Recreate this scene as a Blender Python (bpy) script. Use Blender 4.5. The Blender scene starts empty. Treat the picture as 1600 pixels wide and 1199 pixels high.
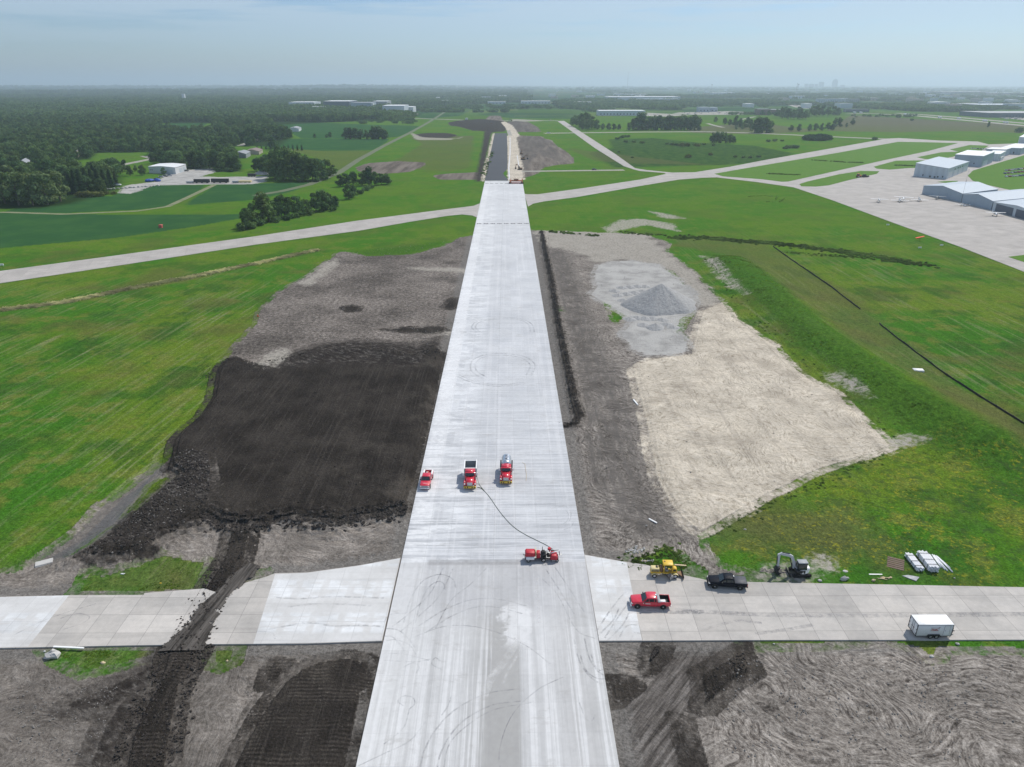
import bpy, bmesh, math, random
import numpy as np
from mathutils import Vector, Matrix

SC = bpy.context.scene
COL = SC.collection
R = math.radians
random.seed(7)

# ------------------------------------------------------------------ camera
H = 73.0                      # the drone hovers 73 m above the runway
FPX = 1110.0                  # focal length in pixels of the 1600 px wide photograph
PITCH = math.atan((599.5 - 131.0) / FPX)
cam_d = bpy.data.cameras.new('camera')
cam_d.sensor_width = 36.0
cam_d.lens = FPX / 1600.0 * 36.0
cam_d.clip_start = 1.0
cam_d.clip_end = 90000.0
cam = bpy.data.objects.new('camera', cam_d)
COL.objects.link(cam)
cam.location = (0, 0, H)
cam.rotation_euler = (math.pi / 2 - PITCH, 0, 0)
SC.camera = cam

# ------------------------------------------------------------------ sky, sun, exposure
SUN_ELEV = R(51)
SUN_AZ = math.atan2(1.08, 1.20)            # from +Y towards +X
world = bpy.data.worlds.new('World')
SC.world = world
world.use_nodes = True
wt = world.node_tree
wt.nodes.clear()
sky = wt.nodes.new('ShaderNodeTexSky')
sky.sky_type = 'NISHITA'
sky.sun_disc = False
sky.sun_elevation = SUN_ELEV
sky.sun_rotation = SUN_AZ
sky.altitude = 250
sky.air_density = 1.0
sky.dust_density = 0.7
sky.ozone_density = 3.0
bg = wt.nodes.new('ShaderNodeBackground')
bg.inputs['Strength'].default_value = 0.092
out = wt.nodes.new('ShaderNodeOutputWorld')
# thin high cloud veil over the clear sky
geo = wt.nodes.new('ShaderNodeTexCoord')
mp = wt.nodes.new('ShaderNodeMapping')
mp.inputs['Scale'].default_value = (1.0, 1.0, 14.0)
nz = wt.nodes.new('ShaderNodeTexNoise')
nz.inputs['Scale'].default_value = 3.2
nz.inputs['Detail'].default_value = 7
nz.inputs['Roughness'].default_value = 0.6
rp = wt.nodes.new('ShaderNodeMapRange')
rp.inputs['From Min'].default_value = 0.40
rp.inputs['From Max'].default_value = 0.5
rp.inputs['To Min'].default_value = 0.0
rp.inputs['To Max'].default_value = 0.5
sx = wt.nodes.new('ShaderNodeSeparateXYZ')
el = wt.nodes.new('ShaderNodeMapRange')
el.inputs['From Min'].default_value = 0.03
el.inputs['From Max'].default_value = 0.085
mu = wt.nodes.new('ShaderNodeMath'); mu.operation = 'MULTIPLY'
mx = wt.nodes.new('ShaderNodeMix'); mx.data_type = 'RGBA'
mx.inputs[7].default_value = (6.4, 7.5, 8.5, 1)
gm = wt.nodes.new('ShaderNodeMix'); gm.data_type = 'RGBA'; gm.blend_type = 'MULTIPLY'
gm.inputs[0].default_value = 1.0
gm.inputs[7].default_value = (0.83, 0.97, 1.17, 1)
L = wt.links.new
L(geo.outputs['Generated'], mp.inputs[0]); L(mp.outputs[0], nz.inputs['Vector'])
L(nz.outputs[0], rp.inputs[0]); L(geo.outputs['Generated'], sx.inputs[0])
L(sx.outputs['Z'], el.inputs[0]); L(rp.outputs[0], mu.inputs[0]); L(el.outputs[0], mu.inputs[1])
L(sky.outputs[0], gm.inputs[6]); L(gm.outputs[2], mx.inputs[6]); L(mu.outputs[0], mx.inputs[0])
L(mx.outputs[2], bg.inputs[0]); L(bg.outputs[0], out.inputs[0])

sun_d = bpy.data.lights.new('sun', 'SUN')
sun_d.energy = 3.9
sun_d.angle = R(0.6)
sun_d.color = (1.0, 0.94, 0.85)
sun = bpy.data.objects.new('sun', sun_d)
COL.objects.link(sun)
sdir = Vector((math.sin(SUN_AZ) * math.cos(SUN_ELEV), math.cos(SUN_AZ) * math.cos(SUN_ELEV), math.sin(SUN_ELEV)))
sun.rotation_euler = sdir.to_track_quat('Z', 'Y').to_euler()
sun.location = (200, 200, 400)

SC.view_settings.view_transform = 'Standard'
SC.view_settings.look = 'None'
SC.view_settings.exposure = 0.0
SC.view_settings.gamma = 1.0
SC.view_settings.use_curve_mapping = False
SC.render.engine = 'CYCLES'
SC.cycles.max_bounces = 4
SC.cycles.diffuse_bounces = 2
SC.cycles.glossy_bounces = 2
SC.cycles.transparent_max_bounces = 8
SC.cycles.volume_bounces = 1

# ------------------------------------------------------------------ helpers
CT, ST = math.cos(PITCH), math.sin(PITCH)

def G(px, py, z=0.0):
    """point of height z seen at pixel (px, py) of the 1600x1199 photograph"""
    v = (599.5 - py) / FPX
    dx, dy, dz = (px - 800.0) / FPX, CT + v * ST, -ST + v * CT
    t = (z - H) / dz
    return Vector((dx * t, dy * t, z))

def GP(pts, z=0.0):
    return [tuple(G(x, y, z))[:2] for x, y in pts]

def ground_y(py):
    return G(800, py).y

def _hash(ix, iy, s):
    n = (ix * 374761393 + iy * 668265263 + s * 2147483647) & 0xffffffff
    n = ((n ^ (n >> 13)) * 1274126177) & 0xffffffff
    return ((n ^ (n >> 16)) & 0xffff) / 65535.0

def vnoise(x, y, s=0):
    x = np.asarray(x, float); y = np.asarray(y, float)
    ix = np.floor(x).astype(np.int64); iy = np.floor(y).astype(np.int64)
    fx = x - ix; fy = y - iy
    fx = fx * fx * (3 - 2 * fx); fy = fy * fy * (3 - 2 * fy)
    a = _hash(ix, iy, s); b = _hash(ix + 1, iy, s); c = _hash(ix, iy + 1, s); d = _hash(ix + 1, iy + 1, s)
    return (a + (b - a) * fx) * (1 - fy) + (c + (d - c) * fx) * fy

def fbm(x, y, o=4, s=0):
    t = 0; a = 0.5; n = 0
    for i in range(o):
        t = t + a * vnoise(x * 2 ** i + 17.3 * i, y * 2 ** i - 9.1 * i, s + i); n += a; a *= 0.5
    return t / n

def sstep(e0, e1, x):
    t = np.clip((x - e0) / (e1 - e0), 0, 1)
    return t * t * (3 - 2 * t)

def poly_sdf(P, poly, margin=30.0):
    """signed distance (m, positive inside) of points P (n,2) to a closed polygon, clamped outside"""
    poly = np.array(poly, float)
    out = np.full(len(P), -margin)
    lo = poly.min(0) - margin; hi = poly.max(0) + margin
    idx = np.where((P[:, 0] > lo[0]) & (P[:, 0] < hi[0]) & (P[:, 1] > lo[1]) & (P[:, 1] < hi[1]))[0]
    if not len(idx): return out
    Q = P[idx]; d2 = np.full(len(Q), 1e18); ins = np.zeros(len(Q), bool)
    n = len(poly)
    for i in range(n):
        a = poly[i]; b = poly[(i + 1) % n]; e = b - a
        w = Q - a
        t = np.clip((w @ e) / max(e @ e, 1e-9), 0, 1)
        dd = w - t[:, None] * e
        d2 = np.minimum(d2, (dd * dd).sum(1))
        c = ((a[1] > Q[:, 1]) != (b[1] > Q[:, 1]))
        with np.errstate(divide='ignore', invalid='ignore'):
            xi = e[0] * (Q[:, 1] - a[1]) / (e[1] if e[1] != 0 else 1e-12) + a[0]
        ins ^= (c & (Q[:, 0] < xi))
    d = np.sqrt(d2)
    out[idx] = np.where(ins, d, -np.minimum(d, margin))
    return out

def line_dist(P, pts, margin=40.0):
    """distance to a polyline and the position along it (0..1)"""
    pts = np.array(pts, float)
    d = np.full(len(P), margin); tt = np.zeros(len(P))
    lo = pts.min(0) - margin; hi = pts.max(0) + margin
    idx = np.where((P[:, 0] > lo[0]) & (P[:, 0] < hi[0]) & (P[:, 1] > lo[1]) & (P[:, 1] < hi[1]))[0]
    if not len(idx): return d, tt
    Q = P[idx]; seg = np.linalg.norm(pts[1:] - pts[:-1], axis=1); cum = np.concatenate([[0], np.cumsum(seg)])
    bd = np.full(len(Q), margin * 1.0); bt = np.zeros(len(Q))
    for i in range(len(pts) - 1):
        a = pts[i]; e = pts[i + 1] - a
        w = Q - a; t = np.clip((w @ e) / max(e @ e, 1e-9), 0, 1)
        dd = np.linalg.norm(w - t[:, None] * e, axis=1)
        m = dd < bd; bd[m] = dd[m]; bt[m] = (cum[i] + t[m] * seg[i]) / cum[-1]
    d[idx] = bd; tt[idx] = bt
    return d, tt

# --- objects
def tag(o, label=None, cat=None, group=None, kind=None):
    if label: o['label'] = label
    if cat: o['category'] = cat
    if group: o['group'] = group
    if kind: o['kind'] = kind
    return o

def empty(name, loc=(0, 0, 0), rz=0.0, parent=None):
    o = bpy.data.objects.new(name, None)
    o.location = loc; o.rotation_euler = (0, 0, rz)
    o.empty_display_size = 0.5
    COL.objects.link(o)
    if parent: o.parent = parent
    return o

def link_mesh(name, me, parent=None):
    o = bpy.data.objects.new(name, me)
    COL.objects.link(o)
    if parent: o.parent = parent
    return o

def copy_tree(o, parent=None):
    c = o.copy(); COL.objects.link(c); c.parent = parent
    for ch in KIDS.get(o.name, []) or [x for x in o.children]:
        copy_tree(ch, c)
    return c
KIDS = {}

class MB:
    """collects primitives into one mesh"""
    def __init__(s): s.v = []; s.f = []; s.m = []; s.sm = []
    def add(s, vs, fs, mi=0, smooth=False):
        b = len(s.v); s.v += [tuple(v) for v in vs]
        for f in fs: s.f.append(tuple(b + i for i in f)); s.m.append(mi); s.sm.append(smooth)
        return s
    def box(s, x0, x1, y0, y1, z0, z1, mi=0, tx=0.0, ty=0.0, ox=0.0, oy=0.0):
        """box; tx, ty shrink the top on each side, ox, oy shift it"""
        vs = [(x0, y0, z0), (x1, y0, z0), (x1, y1, z0), (x0, y1, z0),
              (x0 + tx + ox, y0 + ty + oy, z1), (x1 - tx + ox, y0 + ty + oy, z1), (x1 - tx + ox, y1 - ty + oy, z1), (x0 + tx + ox, y1 - ty + oy, z1)]
        return s.add(vs, [(0, 3, 2, 1), (4, 5, 6, 7), (0, 1, 5, 4), (1, 2, 6, 5), (2, 3, 7, 6), (3, 0, 4, 7)], mi)
    def prism_y(s, prof, y0, y1, mi=0, inset=None, smooth=False):
        """profile of (x, z) extruded from y0 to y1; inset(x, z) gives how far each end is pulled in"""
        n = len(prof); f = inset or (lambda x, z: 0.0)
        vs = [(x, y0 + f(x, z), z) for x, z in prof] + [(x, y1 - f(x, z), z) for x, z in prof]
        fs = [(i, (i + 1) % n, n + (i + 1) % n, n + i) for i in range(n)]
        area = sum(prof[i][0] * prof[(i + 1) % n][1] - prof[(i + 1) % n][0] * prof[i][1] for i in range(n))
        if area > 0: fs = [tuple(reversed(q)) for q in fs]; fs += [tuple(range(n)), tuple(reversed(range(n, 2 * n)))]
        else: fs += [tuple(reversed(range(n))), tuple(range(n, 2 * n))]
        return s.add(vs, fs, mi, smooth)
    def prism_x(s, prof, x0, x1, mi=0, inset=None):
        """profile of (y, z) extruded along x"""
        b = len(s.v); s.prism_y(prof, x0, x1, mi, inset)
        for i in range(b, len(s.v)): x, y, z = s.v[i]; s.v[i] = (y, x, z)
        k = 0
        for j in range(len(s.f) - 1, -1, -1):
            if min(s.f[j]) < b: break
            s.f[j] = tuple(reversed(s.f[j]))
        return s
    def tube(s, pts, r, n=8, mi=0, cap=True, smooth=True):
        pts = [Vector(p) for p in pts]; rs = r if isinstance(r, (list, tuple)) else [r] * len(pts)
        vs = []; up0 = None
        for i, p in enumerate(pts):
            d = (pts[min(i + 1, len(pts) - 1)] - pts[max(i - 1, 0)]).normalized()
            if up0 is None:
                a = Vector((0, 0, 1)) if abs(d.z) < 0.9 else Vector((1, 0, 0)); up0 = d.cross(a).normalized()
            u = (up0 - d * up0.dot(d)).normalized(); up0 = u; w = d.cross(u)
            for k in range(n):
                an = 2 * math.pi * k / n
                vs.append(p + (u * math.cos(an) + w * math.sin(an)) * rs[i])
        fs = []
        for i in range(len(pts) - 1):
            for k in range(n):
                k2 = (k + 1) % n; fs.append((i * n + k, i * n + k2, (i + 1) * n + k2, (i + 1) * n + k))
        s.add(vs, fs, mi, smooth)
        if cap:
            b = len(s.v) - len(vs)
            s.f.append(tuple(b + k for k in reversed(range(n)))); s.m.append(mi); s.sm.append(False)
            s.f.append(tuple(b + (len(pts) - 1) * n + k for k in range(n))); s.m.append(mi); s.sm.append(False)
        return s
    def cyl(s, p0, p1, r, n=16, mi=0, r2=None):
        return s.tube([p0, p1], [r, r if r2 is None else r2], n, mi)
    def blob(s, c, r, mi=0, seed=0, rough=0.25, n=8, flat=False):
        """an irregular boulder of radii r=(rx, ry, rz)"""
        rd = random.Random(seed); vs = []; fs = []; m = max(3, n // 2)
        for i in range(m + 1):
            th = math.pi * i / m
            for k in range(n):
                ph = 2 * math.pi * k / n
                q = 1 + rough * (rd.random() - 0.5) * 2
                vs.append((c[0] + r[0] * q * math.sin(th) * math.cos(ph), c[1] + r[1] * q * math.sin(th) * math.sin(ph), c[2] + r[2] * q * math.cos(th)))
        for i in range(m):
            for k in range(n):
                k2 = (k + 1) % n; fs.append((i * n + k, (i + 1) * n + k, (i + 1) * n + k2, i * n + k2))
        return s.add(vs, fs, mi, not flat)
    def build(s, name, mats, parent=None, bevel=0.0, seg=1, loc=None):
        me = bpy.data.meshes.new(name)
        me.from_pydata(s.v, [], s.f)
        mats = mats if isinstance(mats, (list, tuple)) else [mats]
        for m in mats: me.materials.append(m)
        me.polygons.foreach_set('material_index', s.m)
        me.polygons.foreach_set('use_smooth', s.sm)
        me.update()
        if bevel:
            bm = bmesh.new(); bm.from_mesh(me)
            bmesh.ops.remove_doubles(bm, verts=bm.verts, dist=1e-4)
            es = [e for e in bm.edges if len(e.link_faces) == 2 and e.calc_face_angle(0) > R(25)]
            bmesh.ops.bevel(bm, geom=es, offset=bevel, segments=seg, affect='EDGES', clamp_overlap=True)
            for f in bm.faces: f.smooth = True
            bm.to_mesh(me); bm.free()
        o = link_mesh(name, me, parent)
        if loc: o.location = loc
        return o

def auto_smooth(o, ang=35):
    me = o.data
    me.polygons.foreach_set('use_smooth', [True] * len(me.polygons))
    me.set_sharp_from_angle(angle=R(ang))

# --- node helper
class NT:
    def __init__(s, name):
        s.mat = bpy.data.materials.new(name); s.mat.use_nodes = True
        s.t = s.mat.node_tree; s.t.nodes.clear()
        s.o = s.n('ShaderNodeOutputMaterial')
        s._pos = None
    def n(s, ty, **kw):
        nd = s.t.nodes.new(ty)
        for k, v in kw.items(): setattr(nd, k, v)
        return nd
    def set(s, sock, v):
        if isinstance(v, bpy.types.NodeSocket): s.t.links.new(v, sock)
        elif v is not None:
            if sock.type == 'RGBA' and len(v) == 3: v = (*v, 1)
            sock.default_value = v
    def pos(s):
        if s._pos is None: s._pos = s.n('ShaderNodeNewGeometry').outputs['Position']
        return s._pos
    def obj(s): return s.n('ShaderNodeTexCoord').outputs['Object']
    def noise(s, vec, scale, detail=3, rough=0.55, dist=0.0, col=False):
        nd = s.n('ShaderNodeTexNoise'); s.set(nd.inputs['Vector'], vec)
        nd.inputs['Scale'].default_value = scale; nd.inputs['Detail'].default_value = detail
        nd.inputs['Roughness'].default_value = rough; nd.inputs['Distortion'].default_value = dist
        return nd.outputs['Color' if col else 0]
    def m(s, op, a, b=0.0, c=None, clamp=False):
        nd = s.n('ShaderNodeMath', operation=op, use_clamp=clamp)
        s.set(nd.inputs[0], a); s.set(nd.inputs[1], b)
        if c is not None: s.set(nd.inputs[2], c)
        return nd.outputs[0]
    def vm(s, op, a, b):
        nd = s.n('ShaderNodeVectorMath', operation=op); s.set(nd.inputs[0], a)
        if op == 'SCALE': s.set(nd.inputs['Scale'], b)
        else: s.set(nd.inputs[1], b)
        return nd.outputs[0]
    def map(s, vec, rz=0.0, scale=(1, 1, 1), loc=(0, 0, 0)):
        """rotate then scale"""
        nd = s.n('ShaderNodeMapping', vector_type='POINT'); s.set(nd.inputs[0], vec)
        nd.inputs['Rotation'].default_value = (0, 0, rz); nd.inputs['Location'].default_value = loc
        return s.vm('MULTIPLY', nd.outputs[0], scale)
    def rng(s, v, a, b, c=0.0, d=1.0, smooth=False):
        nd = s.n('ShaderNodeMapRange', interpolation_type='SMOOTHSTEP' if smooth else 'LINEAR')
        for i, q in enumerate((v, a, b, c, d)): s.set(nd.inputs[i], q)
        return nd.outputs[0]
    def mix(s, f, a, b, blend='MIX'):
        nd = s.n('ShaderNodeMix', data_type='RGBA', blend_type=blend)
        s.set(nd.inputs[0], f); s.set(nd.inputs[6], a); s.set(nd.inputs[7], b)
        return nd.outputs[2]
    def fmix(s, f, a, b):
        nd = s.n('ShaderNodeMix', data_type='FLOAT')
        s.set(nd.inputs[0], f); s.set(nd.inputs[2], a); s.set(nd.inputs[3], b)
        return nd.outputs[0]
    def attr(s, name, ty='GEOMETRY', out='Fac'):
        nd = s.n('ShaderNodeAttribute', attribute_name=name, attribute_type=ty); return nd.outputs[out]
    def xyz(s, v):
        nd = s.n('ShaderNodeSeparateXYZ'); s.set(nd.inputs[0], v); return nd.outputs
    def ramp(s, v, stops, interp='LINEAR'):
        nd = s.n('ShaderNodeValToRGB'); s.set(nd.inputs[0], v); cr = nd.color_ramp; cr.interpolation = interp
        while len(cr.elements) < len(stops): cr.elements.new(0.5)
        for e, (p, c) in zip(cr.elements, stops):
            e.position = p; e.color = (*c, 1) if len(c) == 3 else c
        return nd.outputs[0]
    def wnoise(s, vec):
        nd = s.n('ShaderNodeTexWhiteNoise', noise_dimensions='3D'); s.set(nd.inputs[0], vec); return nd.outputs['Value']
    def bump(s, h, dist=0.1, strength=1.0, normal=None):
        nd = s.n('ShaderNodeBump'); s.set(nd.inputs['Height'], h)
        nd.inputs['Distance'].default_value = dist; nd.inputs['Strength'].default_value = strength
        if normal is not None: s.set(nd.inputs['Normal'], normal)
        return nd.outputs[0]
    def principled(s, color, rough=0.9, metal=0.0, normal=None, spec=0.3, alpha=None, coat=0.0):
        nd = s.n('ShaderNodeBsdfPrincipled')
        s.set(nd.inputs['Base Color'], color); s.set(nd.inputs['Roughness'], rough)
        s.set(nd.inputs['Metallic'], metal); s.set(nd.inputs['Specular IOR Level'], spec)
        if normal is not None: s.set(nd.inputs['Normal'], normal)
        if alpha is not None: s.set(nd.inputs['Alpha'], alpha)
        if coat: nd.inputs['Coat Weight'].default_value = coat; nd.inputs['Coat Roughness'].default_value = 0.08
        s.set(s.o.inputs[0], nd.outputs[0])
        return s.mat
# ------------------------------------------------------------------ lay of the land, traced on the ground plane
RW = dict(l0=G(557, 1199), l1=G(757, 283), r0=G(967, 1199), r1=G(817, 283))
RDIR = ((RW['l1'] + RW['r1']) / 2 - (RW['l0'] + RW['r0']) / 2).normalized()
RANG = math.atan2(-RDIR.x, RDIR.y)                      # runway heading, a hair left of straight ahead
RPERP = Vector((RDIR.y, -RDIR.x, 0))
RMID = (RW['l0'] + RW['r0']) / 2
RWID = 30.5
def RP(u, v):                                           # runway coordinates: u across, v along
    return RMID + RPERP * u + RDIR * v
RLEN = (((RW['l1'] + RW['r1']) / 2) - RMID).length

DIRT_L = [(768,362),(715,372),(690,386),(640,398),(575,401),(540,393),(526,394),(518,402),(480,430),(440,452),(402,487),(398,505),(378,527),(362,545),(345,572),(332,590),(326,625),(308,652),(284,672),(268,690),(262,712),(250,720),(240,728),(215,745),(180,772),(150,790),(120,825),(85,850),(55,870),(20,888),(-60,905),(-250,960),(-250,1300),(640,1300),(640,1003),(670,870),(720,675)]
DIRT_LB = [(-1500,985),(640,985),(640,1300),(-1500,1300)]
DIRT_R = [(800,362),(838,360),(870,366),(900,380),(940,384),(985,372),(1012,368),(1048,380),(1042,392),(1060,405),(1085,424),(1108,450),(1130,471),(1150,500),(1180,520),(1212,540),(1240,572),(1270,595),(1310,614),(1345,650),(1380,680),(1398,700),(1370,710),(1330,722),(1290,735),(1265,745),(1240,760),(1200,778),(1170,796),(1120,826),(1098,840),(1102,860),(1130,885),(1170,893),(1250,896),(1250,906),(1100,906),(1000,900),(860,900),(840,660)]
DIRT_RB = [(900,985),(1158,985),(1162,1004),(1200,1013),(1290,1011),(1340,1005),(1395,1008),(1432,1016),(1450,1032),(1470,1030),(1475,1018),(1540,1016),(1620,1020),(1900,1022),(3600,1020),(3600,1300),(900,1300)]
GRASS_IN = [   # green patches inside the stripped ground
 [(108,930),(122,915),(135,890),(165,897),(210,885),(240,870),(262,865),(300,872),(330,876),(322,895),(312,918),(298,925),(225,930)],
 [(372,908),(395,895),(420,892),(416,900),(385,912)],
 [(256,742),(276,745),(257,765),(232,785),(205,806),(184,806),(202,782),(222,760)],
 [(177,824),(150,842),(122,860),(105,862),(130,845),(155,828)],
 [(62,1013),(100,1008),(255,1010),(252,1022),(228,1033),(182,1045),(130,1056),(95,1040),(70,1025)],
 [(325,1008),(376,1008),(370,1035),(345,1046),(326,1040)],
 [(1038,424),(1052,419),(1068,423),(1070,430),(1055,434),(1042,430)],
 [(1060,432),(1072,436),(1080,452),(1068,444)],
 [(945,472),(962,480),(982,490),(975,500),(965,508),(955,498)],
 [(1052,505),(1064,495),(1086,486),(1075,500),(1065,520),(1076,528),(1068,532),(1058,520)],
 [(975,878),(985,868),(1015,862),(1032,848),(1052,852),(1066,866),(1075,880),(1098,893),(1050,897),(1000,890)],
 [(865,376),(878,375),(888,379),(880,383),(868,381)],
 [(872,481),(880,480),(882,486),(873,487)],
 [(1155,1002),(1190,1002),(1200,1012),(1175,1016),(1160,1010)],
]
DARK = [
 [(345,574),(372,562),(400,582),(430,584),(480,578),(530,574),(590,576),(640,582),(665,572),(676,552),(690,552),(697,562),(688,610),(676,665),(664,715),(650,760),(640,797),(600,807),(560,815),(525,822),(490,818),(450,815),(420,822),(385,828),(345,825),(335,800),(338,760),(332,720),(310,712),(285,725),(262,735),(256,730),(262,712),(268,690),(284,672),(308,652),(326,625),(332,590)],
 [(150,872),(180,858),(215,852),(240,866),(200,877),(150,881),(124,872)],
 [(205,805),(250,790),(300,790),(330,800),(330,812),(290,826),(240,835),(200,838),(185,825)],
 [(355,830),(400,828),(388,880),(374,905),(352,940),(335,965),(325,1000),(322,1020),(305,1050),(290,1072),(285,1100),(278,1140),(270,1199),(262,1300),(165,1300),(186,1199),(198,1150),(215,1110),(235,1078),(246,1050),(254,1020),(262,998),(280,975),(300,945),(308,922),(330,895),(345,870)],
 [(350,1300),(355,1199),(375,1160),(398,1120),(415,1095),(440,1062),(470,1040),(500,1028),(545,1022),(580,1030),(587,1036),(575,1080),(566,1130),(555,1180),(545,1230),(540,1300)],
 [(408,1072),(414,1048),(430,1034),(452,1036),(450,1056),(428,1076)],
 [(1004,1030),(1012,1008),(1030,1004),(1045,1008),(1040,1025),(1022,1045),(1010,1050)],
 [(1085,1052),(1125,1030),(1150,1012),(1166,1004),(1170,1022),(1187,1052),(1152,1070),(1132,1090),(1112,1110),(1085,1112),(1092,1085)],
 [(944,1063),(975,1061),(1000,1072),(985,1085),(965,1100),(950,1100)],
 [(1050,1120),(1076,1128),(1086,1165),(1095,1199),(1105,1300),(1082,1300),(1078,1199),(1062,1160)],
 [(533,480),(550,477),(566,480),(560,486),(545,488)],
 [(597,515),(640,511),(690,512),(700,516),(680,521),(640,521)],
 [(690,480),(705,466),(716,466),(714,480),(700,484)],
]
FILL = [(345,572),(372,556),(400,574),(430,570),(470,560),(530,551),(590,548),(640,562),(660,552),(672,540),(690,541),(697,556),(688,610),(676,665),(664,715),(650,760),(640,797),(600,807),(560,815),(525,822),(490,818),(450,815),(420,822),(385,828),(345,825),(320,810),(290,830),(255,848),(240,868),(200,877),(150,881),(122,872),(135,855),(165,838),(195,812),(225,785),(260,755),(272,745),(255,735),(262,712),(268,690),(284,672),(308,652),(326,625),(332,590)]
MID = [
 [(345,825),(335,790),(340,750),(332,715),(300,705),(262,720),(272,745),(260,757),(225,787),(195,814),(165,840),(130,862),(122,874),(150,882),(200,878),(240,869),(255,850),(290,832),(320,812)],
 [(395,575),(440,556),(490,540),(545,532),(600,533),(650,540),(690,525),(702,560),(640,592),(560,584),(480,590),(420,594)],
 [(852,385),(885,395),(905,440),(925,500),(950,560),(978,600),(992,655),(1000,700),(1012,760),(1040,808),(1075,840),(1040,850),(990,838),(950,800),(915,740),(905,680),(912,655),(895,560),(872,460)],
 [(945,1063),(975,1061),(1000,1070),(1010,1050),(1004,1030),(1012,1008),(1050,1000),(1105,999),(1165,1003),(1168,1022),(1187,1052),(1152,1070),(1132,1090),(1112,1110),(1085,1112),(1076,1128),(1086,1165),(1095,1199),(1105,1300),(960,1300),(962,1199),(955,1140)],
 [(700,192),(715,189),(755,187),(790,190),(793,203),(785,207),(740,205),(716,198),(703,197)],
 [(792,190),(825,191),(840,199),(846,207),(808,207),(800,203)],
 [(642,211),(665,208),(700,208),(717,212),(700,216),(660,215)],
 [(850,235),(862,228),(872,238),(880,251),(870,252),(862,248),(845,243),(838,232)],
 [(836,366),(850,366),(866,420),(880,500),(897,580),(909,655),(900,672),(878,672),(868,640),(856,560),(840,470)],
 [(254,1020),(246,1050),(235,1078),(215,1110),(198,1150),(186,1199),(165,1300),(100,1300),(128,1199),(150,1140),(180,1095),(215,1055),(240,1020)],
 [(150,1075),(215,1045),(255,1022),(240,1070),(180,1110),(120,1120),(85,1110),(110,1090)],
 [(742,284),(753,284),(767,210),(772,203),(758,203),(752,235)],
 [(812,215),(826,213),(850,216),(862,222),(850,232),(838,240),(826,262),(816,270)],
]
SAND = [(1010,562),(1075,552),(1090,500),(1095,486),(1120,474),(1132,472),(1150,500),(1180,520),(1212,540),(1240,572),(1270,595),(1310,614),(1345,650),(1380,680),(1398,700),(1370,710),(1330,722),(1290,735),(1265,745),(1240,760),(1200,778),(1170,796),(1120,826),(1095,838),(1078,828),(1060,812),(1040,790),(1020,752),(1010,700),(1002,655),(990,605),(984,578)]
GRAVEL = [(925,432),(932,414),(960,408),(985,407),(1030,413),(1052,428),(1085,455),(1091,474),(1082,490),(1066,500),(1062,520),(1077,535),(1082,550),(1060,556),(1010,557),(985,547),(968,522),(985,502),(962,486),(928,466),(920,460),(930,448)]
CROP = [
 [(-300,333),(0,332),(100,334),(190,336),(385,335),(378,341),(300,355),(180,372),(0,388),(-300,425)],
 [(5,331),(30,325),(90,310),(130,305),(175,307),(185,302),(250,288),(320,290),(310,300),(265,322),(215,328),(100,333)],
 [(338,289),(400,287),(490,285),(455,300),(400,312),(290,321),(300,312),(320,300)],
 [(402,229),(405,222),(430,217),(520,217),(610,217),(598,226),(582,235),(500,236),(450,232)],
 [(418,190),(470,191),(580,195),(655,197),(650,203),(618,215),(520,216),(470,216),(455,208),(440,200)],
 [(255,194),(300,191),(325,193),(310,201),(280,204),(262,203)],
 [(600,176),(660,174),(735,173),(720,181),(665,186),(640,180)],
 [(740,178),(800,176),(920,178),(900,186),(800,185)],
 [(820,140),(900,144),(950,149),(900,153),(830,151)],
 [(1060,170),(1180,167),(1215,172),(1190,178),(1080,180)],
]
DRY = [
 [(440,232),(580,236),(535,270),(520,262),(490,246)],
 [(1290,205),(1330,180),(1400,184),(1600,196),(1700,200),(1700,212),(1500,205),(1400,207)],
 [(1070,200),(1180,192),(1290,205),(1180,210),(1080,208)],
 [(1050,374),(1110,368),(1200,382),(1240,408),(1310,450),(1400,520),(1500,600),(1620,690),(1600,710),(1480,640),(1370,570),(1280,500),(1190,430),(1130,398),(1060,385)],
 [(-100,470),(0,482),(100,470),(200,448),(300,430),(400,410),(500,388),(505,392),(400,415),(300,436),(200,454),(100,476),(0,489),(-100,500)],
 [(1090,770),(1150,800),(1250,800),(1330,780),(1400,860),(1300,870),(1180,850),(1105,860)],
 [(40,880),(10,900),(-100,930),(-100,890)],
 [(640,215),(740,212),(735,262),(700,268),(600,262),(660,225)],
]
DRY.append([(1255,790),(1285,800),(1280,812),(1262,800)])
DRY += [GRASS_IN[0], GRASS_IN[4], GRASS_IN[5]]
LUSH = [
 [(960,262),(920,240),(950,232),(1060,226),(1110,232),(1180,236),(1240,240),(1210,252),(1130,258)],
 [(1105,395),(1160,400),(1200,430),(1240,470),(1310,530),(1390,590),(1470,640),(1560,690),(1620,720),(1700,760),(1640,770),(1540,730),(1440,690),(1360,640),(1300,590),(1240,540),(1190,490),(1150,450),(1110,415)],
 [(950,218),(1020,216),(1100,224),(1180,228),(1240,240),(1190,250),(1100,252),(1000,250),(960,238)],
 [(545,394),(575,401),(640,398),(685,386),(700,376),(640,384),(580,390)],
]
TAN = [
 [(790,212),(806,212),(812,240),(818,268),(819,282),(793,282),(793,240)],
 [(783,193),(788,190),(800,196),(812,212),(806,216),(795,210),(790,200)],
 [(752,283),(765,230),(770,208),(776,208),(768,235),(757,284)],
]
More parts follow.
